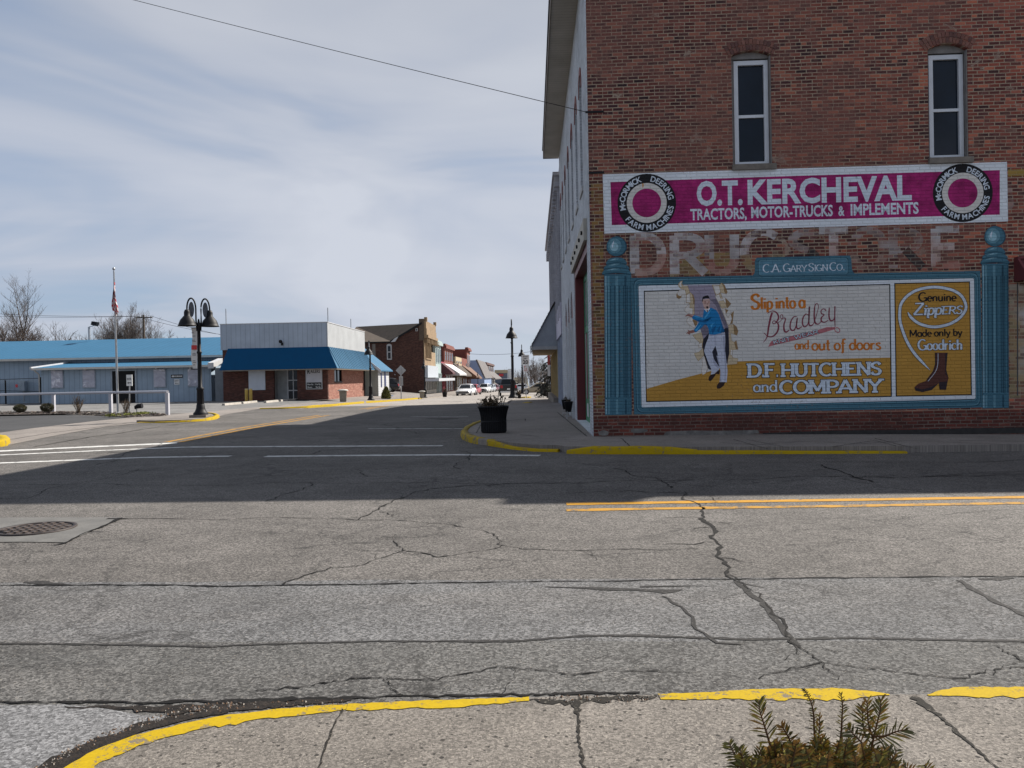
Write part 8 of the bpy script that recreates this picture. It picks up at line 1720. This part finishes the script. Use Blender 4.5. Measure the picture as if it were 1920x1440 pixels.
# conical shrub, clipped shrubs, twiggy shrubs in the bed
def leafy(mb, n, fn, leaf, rr, mi=2):
    for _ in range(n):
        q = V(fn(rr)); e = V((rr.uniform(-1, 1), rr.uniform(-1, 1), rr.uniform(-.4, 1))).normalized() * leaf * rr.uniform(.6, 1.5); s_ = e.cross(V((rr.uniform(-1, 1), rr.uniform(-1, 1), rr.uniform(-1, 1)))).normalized() * leaf * .3
        mb.face([q - e * .3, q + e * .3 + s_, q + e, q + e * .3 - s_], rr.randrange(mi))
p = gnd(724, 748, .1); cs = thing('conical_shrub', 'olive conical evergreen shrub in front of the small black car', 'shrub', p); k = p.y / F; Hh = 22 * k; Rr = 8.2 * k
mb = MB()
def cone(rr):
    f = rr.random() ** 1.3; a = rr.uniform(0, 6.28); r = Rr * 1.12 * (1 - f) ** .5 * (0.55 + .5 * rr.random()) * (1 if f > .12 else .75 + f * 2); return (r * math.cos(a), r * math.sin(a), Hh * f)
leafy(mb, 2600, cone, .11, rr); obj('foliage', mb, [simple('olive_needles', (0.17, 0.165, 0.04), .9, var=.4, scale=5), simple('olive_needles_dark', (0.085, 0.092, 0.026), .9, var=.4, scale=5)], cs); mb = MB(); mb.tube([(0, 0, 0), (0, 0, Hh * .8)], [.05, .01], 6); obj('trunk', mb, M_bark, cs)
M_box = simple('boxwood', (0.05, 0.055, 0.022), .9, var=.5, scale=12); M_box2 = simple('boxwood_brown', (0.07, 0.052, 0.025), .9, var=.4, scale=12)
for u, v, wd, ht, lab in ((38, 774, 22, 15.5, 'left one of the two small clipped evergreens in the bed'), (88.5, 773.5, 23, 17, 'right one of the two small clipped evergreens, by the rail post')):
    p = gnd(u, v, .03); k = p.y / F; cs = thing('clipped_shrub', lab, 'shrub', p, 0, 'clipped evergreens'); rx_, hz_ = wd * k / 2, ht * k; mb = MB()
    def blob(rr):
        d = V((rr.gauss(0, 1), rr.gauss(0, 1), rr.gauss(0, 1))).normalized() * (.55 + .5 * rr.random() ** .5); return (d.x * rx_, d.y * rx_, hz_ * .55 + d.z * hz_ * .48)
    leafy(mb, 2200, blob, .045, rr); obj('foliage', mb, [M_box, M_box2], cs); mb = MB(); mb.tube([(0, 0, -.02), (0, 0, hz_ * .5)], .03, 6); obj('stem', mb, M_bark, cs)
def twiggy(u, v, vt, lab, seed, n=26, sp_=.6):
    p = gnd(u, v, .03); k = p.y / F; H = (v - vt) * k; t = thing('twiggy_shrub', lab, 'shrub', p, 0, 'leafless shrubs in the bed'); r2 = random.Random(seed); mb = MB(); m2 = MB()
    for _ in range(n):
        a = r2.uniform(0, 6.28); l = H * r2.uniform(.6, 1.05); d = V((math.cos(a) * sp_ * r2.random(), math.sin(a) * sp_ * r2.random(), 1)).normalized(); q = V((r2.uniform(-.08, .08), r2.uniform(-.08, .08), -.02)); e = q + d * l; mid_ = q.lerp(e, .5) + V((r2.uniform(-.05, .05), 0, 0)); mb.tube([q, mid_, e], [.012, .009, .004], 4, 0, cap=False)
        for _ in range(5):
            b0 = q.lerp(e, r2.uniform(.35, .95)); e2 = b0 + (d + V((r2.uniform(-1, 1), r2.uniform(-1, 1), r2.uniform(-.2, .4))) * .8).normalized() * l * r2.uniform(.15, .35); m2.tube([b0, e2], [.006, .003], 3, 0, cap=False)
            if r2.random() < .5: s_ = V((.02, 0, .015)); m2.face([e2, e2 + s_, e2 + V((0, .02, .03)), e2 - s_], 0)
    obj('stems', mb, M_dry2, t); obj('twigs', m2, M_dry2, t)
twiggy(147, 774, 743, 'leafless twiggy shrub between two posts of the white rail', 1); twiggy(236, 774.5, 748, 'leafless twiggy shrub behind the flagpole', 2, 18, .5)
mb = MB(); M_yg = simple('yellow_green', (0.16, 0.17, 0.03), .9, var=.4, scale=9)
for u, v, w_ in ((207, 781.5, .25), (240, 779.5, .45), (272, 776.8, .4), (262, 777.5, .25)):
    p = gnd(u, v, .03)
    leafy(mb, 160, lambda rr: (p.x + rr.gauss(0, w_ * .5), p.y + rr.gauss(0, .12), .05 + rr.random() * .08), .06, rr, 1)
o = obj('ground_cover', mb, M_yg); o['kind'] = 'stuff'

# utility poles and wires on the far left
p = at(270, 634, 92); up = thing('utility_pole', 'wooden utility pole with a crossarm behind the blue roof', 'utility pole', (p.x, 92, 0)); zt = at(269.5, 590.5, 92).z
mb = MB(); mb.tube([(0, 0, -.2), (0, 0, zt)], [.16, .11], 8); obj('pole', mb, M_wood, up); za = at(269, 594.5, 92).z; mb = MB(); mb.box(-1.0, 1.0, -.06, .06, za - .12, za); obj('crossarm', mb, M_wood, up)
for x_ in (-.85, -.4, .4, .85):
    mb = MB(); mb.lathe([(.05, 0), (.06, .06), (.03, .14), (.001, .15)], (x_, 0, za), 8); obj('insulator', mb, M_dullwhite, up)
for j, (x_, lab) in enumerate(((-.85, 'upper'), (.85, 'lower'))):
    mb = MB(); a = V((p.x + x_, 92, za + .13)); L1 = at(-260, 566 + j * 10, 100); L2 = at(560, 640 + j * 6, 86); pts = []
    for e in (L1, L2):
        seg = [a.lerp(e, k / 14) + V((0, 0, -1.2 * 4 * (k / 14) * (1 - k / 14) * .5)) for k in range(15)]; pts = (seg[::-1] if not pts else pts + seg[1:])
    mb.tube(pts, .018, 4); tag(obj('power_line', mb, M_black), '%s thin power line running over the utility pole crossarm' % lab, 'wire')
mb = MB(); a = at(876, 663, 160); c_ = at(1015, 656, 160); pts = [a.lerp(c_, k / 10) + V((0, 0, -.5 * 4 * (k / 10) * (1 - k / 10))) for k in range(11)]; mb.tube(pts, .03, 4); tag(obj('street_wire', mb, M_black), 'faint wire crossing the sky at the far end of the street', 'wire')
# small flag on the row and banner beyond the awning
p = at(854.5, 694, Yu(854)); t = thing('shop_flag', 'small striped flag hanging from the dark shop in the far row', 'flag', (p.x, Yu(853.5), p.z)); mb = MB(); mb.tube([(-.2, 0, .9), (.7, -.1, 1.2)], .025, 5); obj('staff', mb, M_wood, t); mb = MB()
for k in range(4): mb.face([(.1 + .12 * k, -.02 - .03 * (k % 2), -.7), (.22 + .12 * k, -.05 + .03 * (k % 2), -.7), (.22 + .12 * k, -.05 + .03 * (k % 2), 1.0), (.1 + .12 * k, -.02 - .03 * (k % 2), 1.0)], k % 2)
obj('cloth', mb, [simple('flag_red', (0.40, 0.02, 0.03), 0.8), simple('flag_white', (0.6, 0.58, 0.58), 0.8)], t)
p = at(1029.5, 705, 54.0); t = thing('hanging_banner', 'narrow red and pale blue banner hanging past the awning', 'banner', (p.x, 54.0, gz(0, 54))); zt, zb = at(1029.5, 659, 54).z - gz(0, 54), at(1029.5, 705, 54).z - gz(0, 54); mb = MB(); mb.box(-.09, .09, -.02, .02, zb + (zt - zb) * .45, zt); obj('red_cloth', mb, simple('banner_red', (0.3, 0.06, 0.06), .8), t); mb = MB(); mb.box(-.09, .09, -.02, .02, zb, zb + (zt - zb) * .45); obj('pale_cloth', mb, simple('banner_pale', (0.5, 0.55, 0.62), .8), t); mb = MB(); mb.tube([(.12, 0, 0), (.12, 0, zt + .1)], .025, 6); mb.tube([(.12, 0, zt + .03), (-.1, 0, zt + .03)], .015, 5); obj('pole', mb, M_black, t)

# ================================================================== yew bush close to the camera
M_yew = simple('yew_needle', (0.085, 0.086, 0.022), .55, var=.5, scale=30); M_yew2 = simple('yew_needle_olive', (0.29, 0.25, 0.05), .55, var=.4, scale=30); M_yew3 = simple('yew_needle_rust', (0.27, 0.15, 0.03), .6, var=.4, scale=30); M_ystem = simple('yew_stem', (0.09, 0.045, 0.02), .8, var=.4, scale=20)
YD = 1.62
rr = random.Random(77); base = at(1545, 1700, YD + .05); yb_ = thing('yew_bush', 'dark green and rusty yew bush in the near foreground', 'shrub', (base.x, YD + .05, NZ)); o3 = V(yb_.location)
nd, stm = MB(), MB()
def needle(p, d, L_, w, mi, up):
    d = d.normalized(); s_ = d.cross(up)
    if s_.length < .05: s_ = d.cross(V((0, 1, 0)))
    s_.normalize(); s_ *= w; dr = V((0, 0, -1)) * L_ * .10; n_ = d.cross(s_).normalized() * w * .35
    a, m_, e = p, p + d * L_ * .55 + dr * .2, p + d * L_ + dr
    nd.face([a - s_ * .5, a + s_ * .5, m_ + s_ + n_, m_ - s_ + n_], mi); nd.face([m_ - s_ + n_, m_ + s_ + n_, e], mi)
def sprig(pts, Ys, nl, dens=1.0, rust=.15, flat_=True, w=.0019, tipb=.5):
    """pts: picture points from root to tip, Ys: depth of root and tip"""
    q = curve(pts, 8); n = len(q); P3 = [at(u, v, Ys[0] + (Ys[1] - Ys[0]) * k / (n - 1)) - o3 for k, (u, v) in enumerate(q)]
    stm.tube(P3, [.0026 - .0017 * k / (n - 1) for k in range(n)], 5, 0); tot = sum((P3[k + 1] - P3[k]).length for k in range(n - 1)); m = int(tot / .0048 * dens); nl *= 1.4
    for j in range(m):
        f = j / m * (n - 1); k = min(int(f), n - 2); p = P3[k].lerp(P3[k + 1], f - k); t = (P3[k + 1] - P3[k]).normalized(); side = 1 if j % 2 else -1
        lat = t.cross(V((0, 1, 0))).normalized() * side; dep = V((0, rr.uniform(-.55, .35), 0)); g = j / m; ang = .55 + .55 * (1 - g)
        d = lat * ang + t * (.55 + g * .6) + dep * (1.0 if flat_ else 1.6) + V((rr.uniform(-.12, .12), 0, rr.uniform(-.12, .12)))
        L_ = nl * (.75 + .25 * math.sin(math.pi * min(1, g * 1.15))) * rr.uniform(.8, 1.12) * (1 - tipb * max(0, g - .8) * 2.2)
        needle(p, d, L_, w * rr.uniform(.8, 1.2), 2 if rr.random() < rust * (1.6 if g > .85 else 1) else rr.choice((0, 0, 1)), V((0, -1, .3)))
def y2(L_): return [(1360 + a / 4.8, 1280 + c_ / 4.8) for a, c_ in L_]
sprig(y2([(425, 640), (380, 480), (340, 350), (310, 250), (300, 165)]), (YD, YD - .02), .027, 1.2)
sprig(y2([(810, 560), (800, 400), (795, 290), (775, 190), (740, 110), (708, 55)]), (YD + .05, YD), .012, 1.3, .05, False, .0013); sprig(y2([(1030, 600), (1045, 420), (1050, 300), (1055, 200), (1040, 100)]), (YD + .05, YD + .03), .013, 1.3, .05, False, .0013)
sprig(y2([(1290, 720), (1330, 520), (1370, 350), (1395, 240), (1400, 150)]), (YD, YD - .03), .024, 1.4, .25); sprig(y2([(1330, 480), (1430, 480), (1540, 440), (1640, 420)]), (YD - .01, YD - .06), .028, 1.5, .15)
sprig(y2([(1330, 500), (1290, 380), (1280, 260), (1275, 160)]), (YD, YD - .02), .022, 1.4, .35); sprig(y2([(1260, 480), (1240, 370), (1235, 290), (1225, 200)]), (YD, YD), .025, 1.3, .2); sprig(y2([(1310, 640), (1230, 540), (1150, 460), (1100, 400)]), (YD, YD - .04), .024, 1.3, .3)
sprig(y2([(590, 640), (580, 520), (545, 450), (505, 385)]), (YD, YD - .03), .020, 1.6, .7); sprig(y2([(840, 600), (835, 500), (850, 400), (845, 290)]), (YD, YD), .013, 1.5, .5, False)
sprig(y2([(120, 800), (95, 680), (60, 600), (30, 540)]), (YD - .05, YD - .1), .024, 1.2, .1); sprig(y2([(130, 800), (150, 700), (140, 640)]), (YD - .05, YD - .08), .022, 1.2, .4)
sprig(y2([(1560, 860), (1540, 780), (1520, 720)]), (YD - .05, YD - .08), .022, 1.4, .1); sprig(y2([(1700, 860), (1660, 790), (1590, 740)]), (YD - .05, YD - .1), .02, 1.4, .5); sprig(y2([(1820, 860), (1810, 780), (1790, 740)]), (YD - .05, YD - .08), .02, 1.4, .3); sprig(y2([(1380, 760), (1410, 680), (1415, 630)]), (YD, YD), .016, 1.2, .2)
for _ in range(150):
    a0 = rr.uniform(200, 1500); top = 470 + abs(a0 - 850) * .16 + rr.uniform(0, 230); a1 = a0 + rr.uniform(-130, 130)
    sprig(y2([(a0 + rr.uniform(-60, 60), top + 330), ((a0 + a1) / 2, top + 150), (a1, top)]), (YD + rr.uniform(-.10, .06), YD + rr.uniform(-.16, .02)), rr.uniform(.016, .023), 1.1, rr.choice((.06, .2, .55)), rr.random() < .6)
for _ in range(26):
    a0 = rr.uniform(-60, 1900); top = 800 + rr.uniform(0, 120) + abs(a0 - 850) * .05
    sprig(y2([(a0, top + 330), (a0 + rr.uniform(-60, 60), top + 150), (a0 + rr.uniform(-130, 130), top)]), (YD + rr.uniform(-.08, .06), YD + rr.uniform(-.14, .02)), .02, 1.1, .2)
obj('needles', nd, [M_yew, M_yew2, M_yew3], yb_)
for k in range(24):
    a = at(rr.uniform(1420, 1660), 1440, YD + rr.uniform(-.06, .04)) - o3; stm.tube([V((rr.uniform(-.05, .05), rr.uniform(-.04, .04), 0)), a * .5 + V((0, 0, .02)), a + V((0, 0, .02))], [.008, .005, .003], 5, 0)
obj('stems', stm, M_ystem, yb_)
